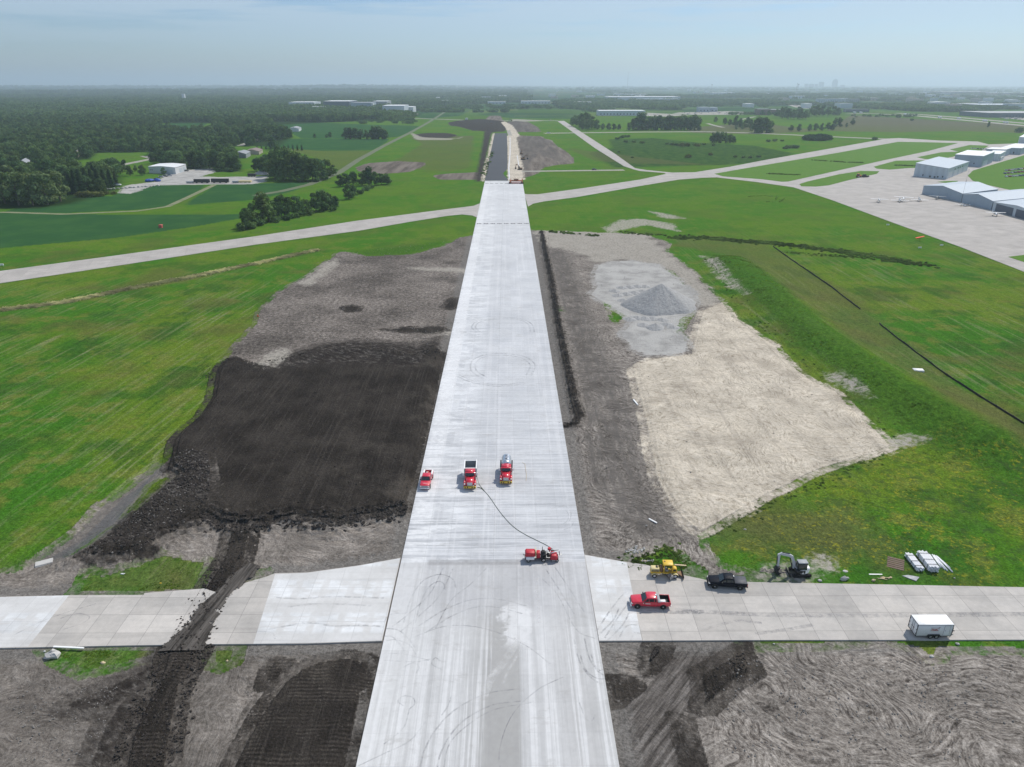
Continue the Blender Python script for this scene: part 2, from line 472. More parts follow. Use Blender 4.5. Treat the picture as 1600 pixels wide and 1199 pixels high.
DIRT_FAR = [
 [(832,360),(1010,366),(1030,385),(1080,424),(1128,470),(1100,482),(1086,470),(1050,424),(985,405),(930,410),(900,392),(850,384)],
 [(555,262),(575,255),(620,252),(665,254),(664,259),(640,269),(600,272),(560,268)],
 [(675,275),(690,272),(752,269),(756,281),(685,281)],
 [(757,188),(765,181),(782,181),(787,190)],
 [(806,212),(848,213),(851,217),(862,219),(871,229),(884,236),(897,248),(896,256),(870,258),(850,262),(840,272),(822,278),(815,278)],
]
DRY.append([(885,232),(940,238),(1010,247),(1110,258),(1000,256),(930,252)])
SCRAPE = [
 [(640,418),(700,419),(735,422),(735,426),(700,425),(640,421)],
 [(650,517),(700,516),(716,518),(702,522),(655,521)],
 [(668,668),(690,660),(672,676),(664,690)],
 [(832,360),(1010,366),(1030,385),(1080,424),(1128,470),(1100,482),(1086,470),(1050,424),(985,405),(930,410),(900,392),(850,384)],
 [(800,186),(860,189),(800,191)],
 [(640,206),(660,215),(717,217),(725,213),(705,219),(650,219)],
 [(970,344),(1005,342),(1050,350),(1060,362),(1010,352),(960,362),(955,368),(945,356)],
 [(1013,330),(1040,334),(1070,341),(1040,342)],
 [(1285,586),(1312,588),(1345,610),(1360,626),(1330,610),(1298,596)],
 [(1395,690),(1420,682),(1440,688),(1400,696)],
 [(1095,400),(1115,410),(1140,440),(1165,465),(1140,450),(1110,420)],
 [(1200,892),(1290,878),(1294,890),(1250,904),(1190,902)],
 [(440,545),(452,552),(430,580),(400,588),(385,578),(410,560)],
 [(470,442),(500,418),(522,404),(530,410),(505,430),(480,448)],
]
WET = [
 [(250,722),(243,722),(235,732),(222,745),(205,758),(185,772),(165,792),(140,817),(115,840),(75,862),(60,870),(78,874),(110,868),(140,850),(165,830),(190,812),(205,790),(225,765),(240,745),(254,730)],

]
WOOD = [
 [(-1200,330),(-300,330),(60,326),(115,318),(185,296),(190,268),(245,264),(300,270),(375,268),(372,240),(425,236),(455,214),(420,196),(640,186),(660,178),(600,168),(830,160),(835,139),(-900,139)],
]
FLOWERS = [(1240,760),(1398,700),(1500,690),(1640,720),(1700,880),(1600,915),(1400,905),(1250,880),(1120,850)]
YARD = [[(185,302),(195,290),(245,284),(262,268),(330,263),(336,270),(312,276),(345,277),(420,275),(414,285),(395,288),(290,289),(240,290),(205,303)],
        [(1555,292),(1600,262),(1900,180),(1900,330),(1600,318)]]

BERM = GP([(1120,398),(1160,425),(1210,470),(1280,530),(1370,590),(1460,645),(1560,700),(1640,740)])
RIDGE = GP([(846,362),(853,400),(862,440),(868,480),(876,525),(888,580),(898,630),(905,652),(898,664),(880,666)])
DITCH = GP([(250,722),(215,755),(165,805),(110,850),(50,885)])
CREST = GP([(330,592),(345,574),(400,576),(470,562),(530,553),(590,550),(640,565),(690,560)])      # cut edge above the dark fill
TOE = GP([(120,876),(200,878),(255,850),(320,812),(385,828),(450,815),(525,822),(600,807),(642,797)])

PAVES = {}      # name -> outline of each pavement sheet in photo pixels
PAVES['taxiway_cross_left'] = [(-400,470),(-400,500),(0,443),(200,413),(400,382.5),(560,361),(640,347),(700,337.5),(722,335.5),(738,337),(745,340),(750,318),(740,322),(700,327),(560,345),(400,369.5),(200,397),(0,424)]
PAVES['taxiway_cross_right'] = [(819,303),(824,304),(840,304),(910,294.5),(1000,281),(1041,272),(1038,270.5),(1000,267.5),(990,265),(975,260),(930,232),(871,189.5),(881,189),(960,240),(992,263),(1010,266),(1050,270),(1085,269.5),(1140,261),(1200,249.5),(1385,217),(1405,216),(1470,220),(1528,221.5),(1545,226),(1600,224),(1900,170),(1900,570),(1600,425),(1500,386),(1400,350),(1300,313),(1240,293),(1180,284.5),(1120,277.5),(1100,278),(1060,281),(1000,291),(900,308.5),(850,315),(833,318.5),(825,323)]
ISLANDS = [   # grass islands lying in the apron pavement
 [(1116,272),(1150,266),(1200,257.5),(1310,239),(1403,222),(1440,222.5),(1497,224),(1450,236.5),(1380,251),(1300,269),(1232,284),(1222,284.5),(1190,280.5),(1130,276)],
 [(1249,288),(1262,284),(1310,273),(1345,267.5),(1374,268),(1370,272),(1330,281),(1295,290),(1275,292),(1252,291.5)],
 [(1365,261),(1400,251.5),(1450,251),(1466,248),(1462,262),(1420,263),(1390,265.5),(1370,264)],
 [(1433,246),(1470,238.5),(1530,236),(1500,243),(1466,250),(1445,249)],
 [(1484,234),(1515,227),(1545,228),(1530,238),(1500,238)],
 [(1575,402),(1600,399),(1700,430),(1700,455),(1600,410)],
 [(1512,275),(1520,267),(1600,243),(1900,160),(1900,460),(1600,302),(1545,290),(1520,283)],
 [(1464,284.5),(1478,283.5),(1497,283),(1494,286.5),(1482,287)],
]
PAVES['connector_left'] = [(-1500,934),(0,934),(108,931.5),(225,931),(226,928),(320,921),(335,926),(418,902),(430,897),(480,896),(560,885),(626,873),(597,1003),(480,1007),(330,1008),(200,1010),(0,1014),(-400,1022),(-1500,1045)]
PAVES['connector_right'] = [(913,868),(975,879),(1010,884),(1050,896),(1105,908),(1180,911),(1400,915),(1600,919),(1900,926),(3600,962),(3600,995),(1600,1001),(1200,1001.5),(936,1003)]
ROADS = {
 'service_road': [[(815,268),(860,267.5),(975,266)], 9],
 'perimeter_road': [[(850,208.5),(930,207.5),(1010,206.5),(1100,206),(1170,208),(1240,211),(1300,214),(1385,217.5)], 17],
 'far_service_road': [[(640,185),(700,187),(760,189),(820,188.5),(872,189)], 16],
 'perimeter_track': [[(398,306),(440,299),(482,289),(530,270),(560,250),(600,228),(640,208),(672,190),(700,172),(708,168)], 7],
 'farm_track': [[(335,289),(318,297),(295,308),(262,323),(215,330),(100,335),(10,332),(-60,333)], 4.2],
 'country_road': [[(165,268),(190,258),(240,248),(225,244)], 9.0],
 'lane': [[(375,228),(400,219),(420,214)], 9.0],
 'hangar_road': [[(1500,292),(1508,280),(1530,268),(1600,244),(1720,205)], 7.0],
}
# ------------------------------------------------------------------ terrain
def land_height(P, det=True):
    """height of the ground (m) at points P (n,2)"""
    x = P[:, 0]; y = P[:, 1]
    h = np.zeros(len(P))
    far = sstep(2600, 7000, np.hypot(x, y))
    left = sstep(2500, -2500, x)
    h += far * (fbm(x / 2300, y / 2300, 3, 3) - 0.5) * (26 + 26 * left)
    h += sstep(5000, 12000, y) * left * 30
    # grassy berm right of the sand
    d, t = line_dist(P, BERM, 60)
    h += 3.4 * np.exp(-(d / 9.0) ** 2) * sstep(0, .1, t) * sstep(1.0, .93, t)
    # dark spoil ridge beside the runway
    d, t = line_dist(P, RIDGE, 20)
    h += (0.75 * np.exp(-(d / 0.9) ** 2)) * (0.55 + 0.9 * vnoise(x * 1.3, y * 1.3, 5))
    # wet ditch
    d, t = line_dist(P, DITCH, 20)
    h -= 0.8 * np.exp(-(d / 2.6) ** 2)
    if det:
        # stripped ground is a little lower, the fill stands above it
        s = poly_sdf(P, GP(FILL), 12)
        h += 1.3 * sstep(-0.6, 2.4, s)
        d, t = line_dist(P, CREST, 40)
        h += 1.0 * np.exp(-(d / 4.0) ** 2) * sstep(0, .08, t)
        d, t = line_dist(P, TOE, 20)
        h += 0.5 * np.exp(-(d / 2.0) ** 2) * (0.3 + 1.4 * vnoise(x * 0.8, y * 0.8, 6))
        for k, a in ((3, 0.3), (4, 0.4), (6, 0.4), (7, 0.5), (8, 0.4)):
            h += a * sstep(-0.3, 1.5, poly_sdf(P, GP(DARK[k]), 6))
        for k in (4, 5): h += 3.0 * sstep(-5, 25, poly_sdf(P, GP(MID[k]), 40))
        s = poly_sdf(P, GP(SAND), 15)
        h += 0.5 * sstep(-1, 3, s)
    return h

def pave_sdf(P):
    m = np.full(len(P), -30.0)
    for nm, pl in PAVES.items(): m = np.maximum(m, poly_sdf(P, GP(pl), 30))
    rp = [tuple(RP(-RWID / 2, -140))[:2], tuple(RP(RWID / 2, -140))[:2], tuple(RP(RWID / 2, RLEN))[:2], tuple(RP(-RWID / 2, RLEN))[:2]]
    return np.maximum(m, poly_sdf(P, rp, 30))

CLEAR_PX = [[(100,262),(125,248),(145,250),(160,262),(130,275)], [(138,250),(150,239),(235,238),(248,248),(245,262),(225,270),(160,275),(140,268)], [(330,243),(372,242),(420,242),(420,228),(345,230)], [(30,262),(50,262),(50,274),(30,274)], [(250,193),(335,193),(330,206),(275,207)]]
print('terrain grid')
ys = list(np.arange(-160, 50, 5.0))
py = 1199.0 + 60
while py > 133.6:
    yy = ground_y(py)
    if yy > ys[-1] + 0.25: ys.append(yy)
    py -= 1.35 if py > 200 else (0.9 if py > 150 else 0.6)
ys += [30000, 40000]
ys = np.array(ys)
us = np.concatenate([[-5, -3.2, -2.2, -1.6], np.linspace(-1.22, 1.22, 960), [1.6, 2.2, 3.2, 5]])
zc = np.maximum(CT * ys + H * ST, 62.0)
NX, NY = len(us), len(ys)
GX = (us[None, :] * zc[:, None] * 0.7207).ravel()
GY = np.repeat(ys, NX)
PT = np.stack([GX, GY], 1)
print('verts', NX * NY)

def union(polys, m=30):
    r = np.full(len(PT), -float(m))
    for p in polys: r = np.maximum(r, poly_sdf(PT, GP(p), m))
    return r

A = {}
dirt = union([DIRT_L, DIRT_LB, DIRT_R, DIRT_RB])
dirt = np.minimum(dirt, -union(GRASS_IN, 30))
dirt = np.maximum(dirt, union(DIRT_FAR + TAN + MID[4:8], 30))
A['dirt'] = dirt
A['dark'] = union(DARK) + .35
d_, t_ = line_dist(PT, RIDGE, 20)
A['dark'] = np.maximum(A['dark'], 0.75 - d_)
A['mid'] = union(MID)
A['scrape'] = union(SCRAPE)
A['sand'] = np.maximum(union([SAND]), union(TAN))
A['gravel'] = union([GRAVEL] + YARD)
A['crop'] = union(CROP)
A['dry'] = union(DRY)
A['lush'] = union(LUSH)
A['wet'] = union(WET)
A['wood'] = np.minimum(union(WOOD, 60), -union(CLEAR_PX, 40))
A['flower'] = union([FLOWERS], 60)
pv = pave_sdf(PT)
A['pave'] = pv
HZ = land_height(PT)
# clods and wheel ruts in the bare ground
near = sstep(420, 120, np.hypot(GX, GY))
dk = sstep(-0.5, 1.5, A['dark']); dr = sstep(-0.5, 1.5, A['dirt'])
wx = GX + 6 * (fbm(GX / 9, GY / 9, 2, 11) - .5); wy = GY + 6 * (fbm(GX / 9, GY / 9, 2, 12) - .5)
HZ += near * dr * (1 - dk) * 0.30 * (fbm(wx / 3.5, wy / 1.1, 3, 20) - 0.5)
HZ += near * dk * 0.30 * (fbm(GX / 1.2, GY / 3.5, 3, 30) - 0.5)
d, t = line_dist(PT, TOE, 10)
HZ += near * np.exp(-(d / 4.5) ** 2) * 0.9 * (fbm(GX / 0.9, GY / 0.9, 3, 31) - 0.35)
HZ += near * sstep(0, 2, A['lush']) * 0.7 * (fbm(GX / 1.6, GY / 1.6, 3, 40) - 0.3)
HZ += near * (1 - dr) * (1 - dk) * 0.12 * (fbm(GX / 1.4, GY / 1.4, 2, 41))
mask = sstep(0.3, -2.5, pv)
HZ = HZ * mask - 0.06 * (1 - mask)

ZN = ['ground', 'bare_soil', 'dark_topsoil', 'sandy_ground', 'gravel_pad', 'crop_field']
zi = np.zeros(len(PT), int)
zi[A['crop'] > 0] = 5
zi[A['dirt'] > 0] = 1
zi[A['sand'] > 0] = 3
zi[A['gravel'] > 0] = 4
zi[A['dark'] > 0] = 2
ii = np.arange(NX * NY).reshape(NY, NX)
quads = np.stack([ii[:-1, :-1], ii[:-1, 1:], ii[1:, 1:], ii[1:, :-1]], -1).reshape(-1, 4)
fz = zi[quads[:, 0]]

# ---- ground material
t = NT('ground_surface')
P = t.pos()
nbig = t.noise(P, 1 / 55, 3); nmid = t.noise(P, 1 / 8, 4, .6); nsm = t.noise(P, 1 / 1.1, 3, .6)
nfine = t.noise(P, 2.6, 3, .7)
edge = t.m('ADD', t.m('MULTIPLY', t.m('SUBTRACT', nmid, .5), 5.0), t.m('MULTIPLY', t.m('SUBTRACT', nsm, .5), 3.0))
def zone(name, w=0.5, amp=1.0):
    return t.rng(t.m('MULTIPLY_ADD', edge, amp, t.attr(name)), -w, w, smooth=True)
# grass
def frac_mask(n, a, b): return t.rng(n, a, b, smooth=True)
g = t.mix(frac_mask(nbig, .42, .58), (.056, .165, .016), (.130, .195, .022))
g = t.mix(t.m('MULTIPLY', frac_mask(nmid, .48, .62), .8), g, (.165, .190, .040))
nm2 = t.noise(P, 1 / 4.2, 5, .7)
g = t.mix(t.m('MULTIPLY', frac_mask(nm2, .52, .66), .55), g, (.045, .140, .016))
n30 = t.noise(P, 1 / 21, 4, .65)
g = t.mix(t.m('MULTIPLY', frac_mask(n30, .50, .64), .8), g, (.040, .110, .018))
# mower lines, running with the cross taxiway on the left and away to the apron on the right
la = G(0, 690); lb = G(400, 450)
ang = math.atan2(lb.y - la.y, lb.x - la.x)
mow = t.noise(t.map(P, -ang, (.035, .75, 1)), 1.0, 4, .65)
ra = G(1250, 400); rb = G(1600, 600)
ang2 = math.atan2(rb.y - ra.y, rb.x - ra.x)
mow2 = t.noise(t.map(P, -ang2, (.03, .6, 1)), 1.0, 4, .6)
X = t.xyz(P)
side = t.rng(X[0], -10, 30)
mw = t.fmix(side, mow, mow2)
mwz = t.m('MULTIPLY', t.rng(t.noise(P, 1 / 40, 3), .38, .6, .2, 1), t.fmix(side, t.rng(X[1], 330, 230, .12, 1), t.m('MULTIPLY', t.rng(X[1], 120, 175, .1, .75), t.rng(X[1], 420, 300, .3, 1))))
g = t.mix(t.m('MULTIPLY', t.m('MULTIPLY', frac_mask(mw, .51, .62), .66), mwz), g, (.230, .245, .135))
g = t.mix(t.m('MULTIPLY', t.m('MULTIPLY', frac_mask(mw, .47, .36), .55), mwz), g, (.030, .078, .020))
g = t.mix(t.m('MULTIPLY', frac_mask(t.noise(P, 1 / 34, 3, .6), .50, .66), .6), g, (.112, .108, .040))
tuft = t.m('MULTIPLY', t.rng(nfine, .3, .7, .55, 1.45), t.rng(nsm, .3, .7, .75, 1.2))
g = t.mix(1.0, g, t.n('ShaderNodeCombineColor').outputs[0], 'MULTIPLY') if False else g
def scale_col(c, f):
    return t.vm('SCALE', c, f)
g = scale_col(g, tuft)
g = t.mix(t.rng(X[1], 250, 420, 0, .55), g, t.mix(frac_mask(n30, .42, .62), (.066, .175, .018), (.100, .200, .024)))
# lush ground
lush = t.mix(nsm, (.026, .090, .012), (.085, .185, .022))
lush = t.mix(t.rng(X[1], 420, 600), lush, t.mix(frac_mask(nmid, .4, .6), (.022, .062, .020), (.060, .110, .030)))
lush = scale_col(lush, tuft)
g = t.mix(t.m('MULTIPLY', zone('lush', 3.0, 2.2), .85), g, lush)
dryc = t.mix(nmid, (.150, .135, .062), (.095, .110, .040))
dryc = t.mix(t.rng(X[1], 900, 1500), dryc, t.mix(nbig, (.150, .128, .100), (.120, .112, .080)))
dryc = scale_col(dryc, tuft)
g = t.mix(t.m('MULTIPLY', zone('dry', 2.5, 1.6), t.rng(X[1], 900, 1500, .52, .92)), g, dryc)
fl = t.m('MULTIPLY', zone('flower', 10, 2), t.m('MULTIPLY', frac_mask(t.noise(P, 1.0, 4, .8), .54, .62), frac_mask(nmid, .42, .58)))
g = t.mix(t.m('MULTIPLY', zone('flower', 10, 2), t.m('MULTIPLY', frac_mask(t.noise(P, 1 / 3, 5, .75), .50, .60), .6)), g, (.050, .078, .030))
g = t.mix(t.m('MULTIPLY', fl, .7), g, (.34, .32, .03))
# crop
rowv = t.noise(t.map(P, -0.35, (.05, .9, 1)), 1.0, 2)
cr = t.mix(frac_mask(n30, .4, .65), (.030, .090, .030), (.042, .110, .032))
cr = t.mix(t.m('MULTIPLY', frac_mask(rowv, .4, .65), .3), cr, (.018, .062, .024))
g = t.vm('MULTIPLY', g, (.84, .88, .80))
col = t.mix(zone('crop', .8, .35), g, cr)
far = t.rng(X[1], 1500, 2800)
# beyond the airfield the country is a patchwork
cell = t.n('ShaderNodeTexVoronoi', feature='F1', distance='CHEBYCHEV')
t.set(cell.inputs['Vector'], t.map(P, .06, (1 / 420, 1 / 700, 0))); cell.inputs['Randomness'].default_value = .75
cc = t.xyz(cell.outputs['Color'])[0]
patch = t.ramp(cc, [(0, (.028, .080, .030)), (.3, (.050, .105, .034)), (.5, (.030, .078, .030)), (.62, (.120, .125, .055)), (.78, (.060, .105, .036)), (.9, (.022, .055, .022))], 'CONSTANT')
patch = t.mix(frac_mask(t.noise(P, 1 / 260, 4, .6), .48, .56), patch, (.020, .046, .020))
col = t.mix(far, col, patch)
wood = t.mix(nmid, (.014, .034, .010), (.026, .050, .014))
col = t.mix(zone('wood', 6, 2), col, wood)
# bare soil, dragged and swirled by machines
warp = t.vm('ADD', P, t.vm('SCALE', t.vm('SUBTRACT', t.noise(P, 1 / 17, 2, .5, col=True), (.5, .5, .5)), 22.0))
drag = t.noise(t.map(warp, .25, (.50, 1.6, 1)), 1.0, 6, .72, .6)
drag2 = t.noise(t.map(warp, 1.45, (.6, 1.9, 1)), 1.0, 6, .72, .6)
sel = frac_mask(t.noise(P, 1 / 24, 2), .45, .55)
speck = t.noise(P, 1.5, 5, .82)
dragv = t.fmix(.31, t.fmix(sel, drag, drag2), speck)
so = t.ramp(dragv, [(.36, (.045, .041, .038)), (.44, (.120, .111, .104)), (.50, (.220, .208, .195)), (.57, (.325, .312, .296)), (.65, (.44, .425, .41))])
tone = t.rng(nmid, .3, .72, .62, 1.18)
smt = t.mix(t.rng(t.noise(t.map(P, .12, (.12, 1.3, 1)), 1.0, 5, .7), .35, .65), (.150, .138, .128), (.250, .236, .220))
so = t.mix(t.m('MULTIPLY', t.m('MULTIPLY', t.rng(X[0], -4, -12), t.rng(X[1], 150, 125)), .5), so, smt)
so = scale_col(so, t.fmix(t.m('MULTIPLY', t.rng(X[0], -24, -40), t.rng(X[1], 88, 80)), 1.0, .78))
so = scale_col(so, tone)
nx, ny = t.rng(X[1], 150, 260), None
so = t.mix(t.m('MULTIPLY', nx, .18), so, (.140, .129, .121))
rub = t.ramp(t.noise(P, .85, 7, .86), [(.40, (.045, .040, .037)), (.48, (.105, .096, .090)), (.54, (.190, .177, .167)), (.62, (.33, .312, .295))])
so = t.mix(t.m('MULTIPLY', t.m('MULTIPLY', t.rng(X[1], 125, 150), t.rng(X[0], -4, -12)), .78), so, rub)
so = scale_col(so, t.fmix(t.m('MULTIPLY', t.rng(X[1], 125, 150), t.rng(X[0], -4, -12)), 1.0, t.rng(t.noise(P, 1 / 22, 4, .6), .38, .6, .62, 1.16)))
so = t.mix(t.rng(X[1], 420, 560, 0, .75), so, t.mix(t.rng(t.noise(t.map(P, RANG, (.16, .012, 1)), 1, 4, .6), .4, .6), (.085, .074, .066), (.190, .172, .155)))
so = t.vm('MULTIPLY', so, (1.16, 1.10, 1.04))
so = scale_col(so, t.rng(nfine, .3, .7, .7, 1.22))
col = t.mix(zone('dirt', .35, .45), col, so)
# trampled brown earth, streaked along the haul direction
h0 = G(985, 1190); h1 = G(1120, 1010)
stk = t.noise(t.map(P, -math.atan2(h1.y - h0.y, h1.x - h0.x), (.10, 1.5, 1)), 1.0, 5, .7)
mdc = t.ramp(stk, [(.34, (.048, .042, .038)), (.46, (.095, .085, .077)), (.54, (.140, .126, .115)), (.66, (.215, .198, .182))])
mdc = scale_col(mdc, t.rng(nfine, .3, .7, .75, 1.25))
mdc2 = scale_col(t.mix(t.rng(t.noise(t.map(P, RANG, (.9, .10, 1)), 1.0, 4, .65), .36, .64), so, (.160, .146, .134)), .80)
mdc2 = scale_col(mdc2, t.rng(nmid, .3, .7, .82, 1.15))
mdc = t.mix(t.m('MULTIPLY', t.rng(X[1], 92, 108), t.rng(X[0], 8, 14)), mdc, mdc2)
clod = t.noise(t.map(P, .5, (.5, 1.1, 1)), 1.0, 7, .82)
mdc3 = t.ramp(clod, [(.42, (.026, .022, .020)), (.52, (.046, .040, .036)), (.58, (.095, .086, .078)), (.68, (.19, .175, .16))])
mdc = t.mix(t.rng(X[0], -6, -12), mdc, mdc3)
col = t.mix(zone('mid', 1.6, .9), col, mdc)
# gravelly shoulder against the pavements
sh = t.m('MULTIPLY', t.rng(t.m('MULTIPLY_ADD', t.m('SUBTRACT', nsm, .5), 2.2, t.attr('pave')), -2.6, -1.3, smooth=True), t.m('MULTIPLY', zone('dirt', .5, .1), .7))
col = t.mix(sh, col, scale_col(t.mix(nsm, (.13, .122, .113), (.215, .204, .190)), tuft))
# sand
sand = t.ramp(dragv, [(.35, (.22, .19, .155)), (.43, (.44, .40, .34)), (.50, (.60, .555, .485)), (.62, (.70, .66, .60))])
sand = t.mix(t.m('MULTIPLY', frac_mask(t.noise(P, 1 / 13, 5, .65), .50, .66), .5), sand, (.36, .325, .28))
sand = t.mix(t.m('MULTIPLY', frac_mask(t.noise(t.map(P, -RANG, (.8, .03, 1)), 1.0, 4, .7), .52, .62), .35), sand, (.33, .30, .265))
sand = scale_col(sand, t.rng(nmid, .3, .7, .76, 1.06))
sand = scale_col(sand, t.rng(nfine, .3, .7, .84, 1.12))
sand = t.vm('MULTIPLY', sand, (1.0, .965, .905))
col = t.mix(zone('sand', .9, .9), col, sand)
# bare scrapes showing through the grass
scm = t.m('MULTIPLY', zone('scrape', 1.4, 1.3), t.rng(nsm, .36, .56, .35, 1))
col = t.mix(scm, col, scale_col(t.mix(nmid, (.30, .275, .235), (.40, .375, .33)), t.rng(nfine, .3, .7, .8, 1.15)))
# gravel
gr = t.mix(frac_mask(nmid, .4, .66), (.42, .41, .39), (.30, .292, .278))
gr = t.mix(frac_mask(nsm, .55, .72), gr, (.40, .40, .39))
gr = scale_col(gr, t.rng(nfine, .3, .7, .86, 1.12))
col = t.mix(zone('gravel', 1.0, 1.1), col, gr)
# wet silt
col = t.mix(t.m('MULTIPLY', zone('wet', .4, .12), .9), col, t.mix(nsm, (.080, .075, .070), (.115, .108, .100)))
# dark topsoil
lineY = t.noise(t.map(P, -RANG, (1.9, .045, 1)), 1.0, 5, .72)
dks = t.mix(frac_mask(nmid, .35, .7), (.026, .0225, .020), (.046, .040, .035))
dks = t.mix(t.m('MULTIPLY', t.m('MULTIPLY', frac_mask(t.noise(P, 1 / 12, 5, .65), .48, .64), t.rng(X[0], -42, -20, .25, 1)), .8), dks, (.078, .068, .058))
dks = t.mix(t.m('MULTIPLY', frac_mask(lineY, .50, .66), .5), dks, (.072, .063, .055))
dks = t.mix(t.m('MULTIPLY', frac_mask(t.noise(P, 1.7, 3, .8), .60, .70), .5), dks, (.115, .102, .090))
dks = scale_col(dks, t.rng(nfine, .3, .7, .65, 1.35))
cleat = t.m('SINE', t.m('MULTIPLY', t.m('ADD', X[1], t.m('MULTIPLY', nmid, 1.3)), 11.0))
clm = t.m('MULTIPLY', t.m('MULTIPLY', t.rng(X[1], 84, 76), t.rng(X[0], -4, -8)), t.rng(t.noise(P, 1 / 4, 2), .42, .58))
dks = scale_col(dks, t.fmix(clm, 1.0, t.rng(cleat, -1, 1, .70, 1.35)))
fdk = t.m('MULTIPLY', zone('dark', .8, .75), t.rng(t.m('ADD', t.noise(P, .9, 5, .75), t.m('MULTIPLY', t.attr('dark'), .05)), .36, .46))
col = t.mix(fdk, col, dks)
hgt = t.fmix(zone('dirt', .5, .2), t.m('MULTIPLY', nfine, .5), t.m('ADD', dragv, t.m('MULTIPLY', nfine, .35)))
hgt = t.fmix(fdk, hgt, t.m('ADD', t.m('MULTIPLY', nfine, 1.0), t.m('MULTIPLY', lineY, .6)))
fadeb = t.rng(X[1], 900, 200, .15, 1)
nrm = t.bump(t.m('MULTIPLY', hgt, fadeb), .42, .8)
rough = t.fmix(t.m('MULTIPLY', zone('wet', .4, .12), 1.0), .95, .38)
MAT_GROUND = t.principled(col, rough, normal=nrm, spec=t.rng(t.attr('wet'), -.2, .3, .0, .3))

def sub_mesh(name, mask):
    q = quads[mask]
    if not len(q): return None
    used, inv = np.unique(q.ravel(), return_inverse=True)
    me = bpy.data.meshes.new(name)
    me.vertices.add(len(used)); me.loops.add(len(q) * 4); me.polygons.add(len(q))
    co = np.stack([GX[used], GY[used], HZ[used]], 1).astype(np.float32)
    me.vertices.foreach_set('co', co.ravel())
    me.loops.foreach_set('vertex_index', inv.astype(np.int32))
    me.polygons.foreach_set('loop_start', np.arange(0, len(q) * 4, 4, dtype=np.int32))
    me.polygons.foreach_set('loop_total', np.full(len(q), 4, dtype=np.int32))
    me.polygons.foreach_set('use_smooth', np.ones(len(q), bool))
    for k, v in A.items():
        a = me.attributes.new(k, 'FLOAT', 'POINT'); a.data.foreach_set('value', v[used].astype(np.float32))
    me.update(calc_edges=True); me.validate()
    me.materials.append(MAT_GROUND)
    o = link_mesh(name, me)
    tag(o, kind='structure')
    return o
for k, nm in enumerate(ZN): sub_mesh(nm, fz == k)
# the ground carries on behind the camera
mb = MB()
mb.add([(-9000, -9000, -.8), (9000, -9000, -.8), (9000, -159.9, -.8), (-9000, -159.9, -.8)], [(0, 1, 2, 3)])
o = mb.build('ground', MAT_GROUND); tag(o, kind='structure')

def ground_z(x, y):
    return float(land_height(np.array([[x, y]]))[0])
# ------------------------------------------------------------------ pavements
def concrete(name, base, dark, lx, ly, jcol=(.12, .115, .11), jw=.022, bright=0.1, rot=0.0, streak=.3, org=(0, 0, 0), fade=(250, 600)):
    t = NT(name)
    P = t.map(t.vm('SUBTRACT', t.pos(), org), -rot, (1, 1, 1))
    X = t.xyz(P)
    u = t.m('DIVIDE', X[0], lx); v = t.m('DIVIDE', X[1], ly)
    slab = t.n('ShaderNodeCombineXYZ'); t.set(slab.inputs[0], t.m('FLOOR', u)); t.set(slab.inputs[1], t.m('FLOOR', v))
    wn = t.wnoise(slab.outputs[0])
    n1 = t.noise(P, 1 / 7, 4, .6); n2 = t.noise(P, 1.3, 4, .7); n3 = t.noise(t.map(P, 0, (.03, .6, 1)), 1, 4, .6)
    c = t.mix(t.rng(n1, .35, .7, smooth=True), base, dark)
    c = t.mix(t.m('MULTIPLY', t.rng(n3, .5, .7, smooth=True), streak), c, tuple(q * .72 for q in dark))
    c = t.vm('SCALE', c, t.rng(wn, 0, 1, 1 - bright, 1 + bright))
    c = t.vm('SCALE', c, t.rng(n2, .3, .7, .93, 1.06))
    def joint(w, L):
        f = t.m('MULTIPLY', t.m('PINGPONG', w, .5), L)
        return t.rng(f, jw, jw * 2.2, 1, 0)
    j = t.m('MAXIMUM', joint(u, lx), joint(v, ly))
    dist = t.xyz(t.pos())[1]
    j = t.m('MULTIPLY', j, t.rng(dist, fade[0], fade[1], .55, .0))
    c = t.mix(j, c, jcol)
    # scattered mud specks
    sp = t.m('MULTIPLY', t.rng(t.noise(P, 2.2, 3, .8), .70, .76), t.rng(n1, .5, .62))
    c = t.mix(t.m('MULTIPLY', sp, .6), c, (.09, .08, .07))
    return t, c

t, c = concrete('old_concrete', (.505, .475, .440), (.42, .400, .375), 4.2, 3.81, org=tuple(G(1105, 908)), rot=math.atan2(G(1600, 1001).y - G(936, 1003).y, G(1600, 1001).x - G(936, 1003).x))
MAT_OLD = t.principled(c, .9, spec=.2)
t, c = concrete('taxiway_concrete', (.430, .400, .372), (.365, .340, .315), 7.6, 7.6, rot=.35, bright=.05, streak=.35)
MAT_TAXI = t.principled(c, .9, spec=.2)
t, c = concrete('road_gravel', (.36, .34, .30), (.28, .27, .23), 50, 50, bright=0, streak=.2)
MAT_ROAD = t.principled(c, .95, spec=.1)
t, c = concrete('track_surface', (.15, .165, .11), (.12, .15, .08), 50, 50, bright=0, streak=.2)
MAT_TRACK = t.principled(c, .95, spec=.1)

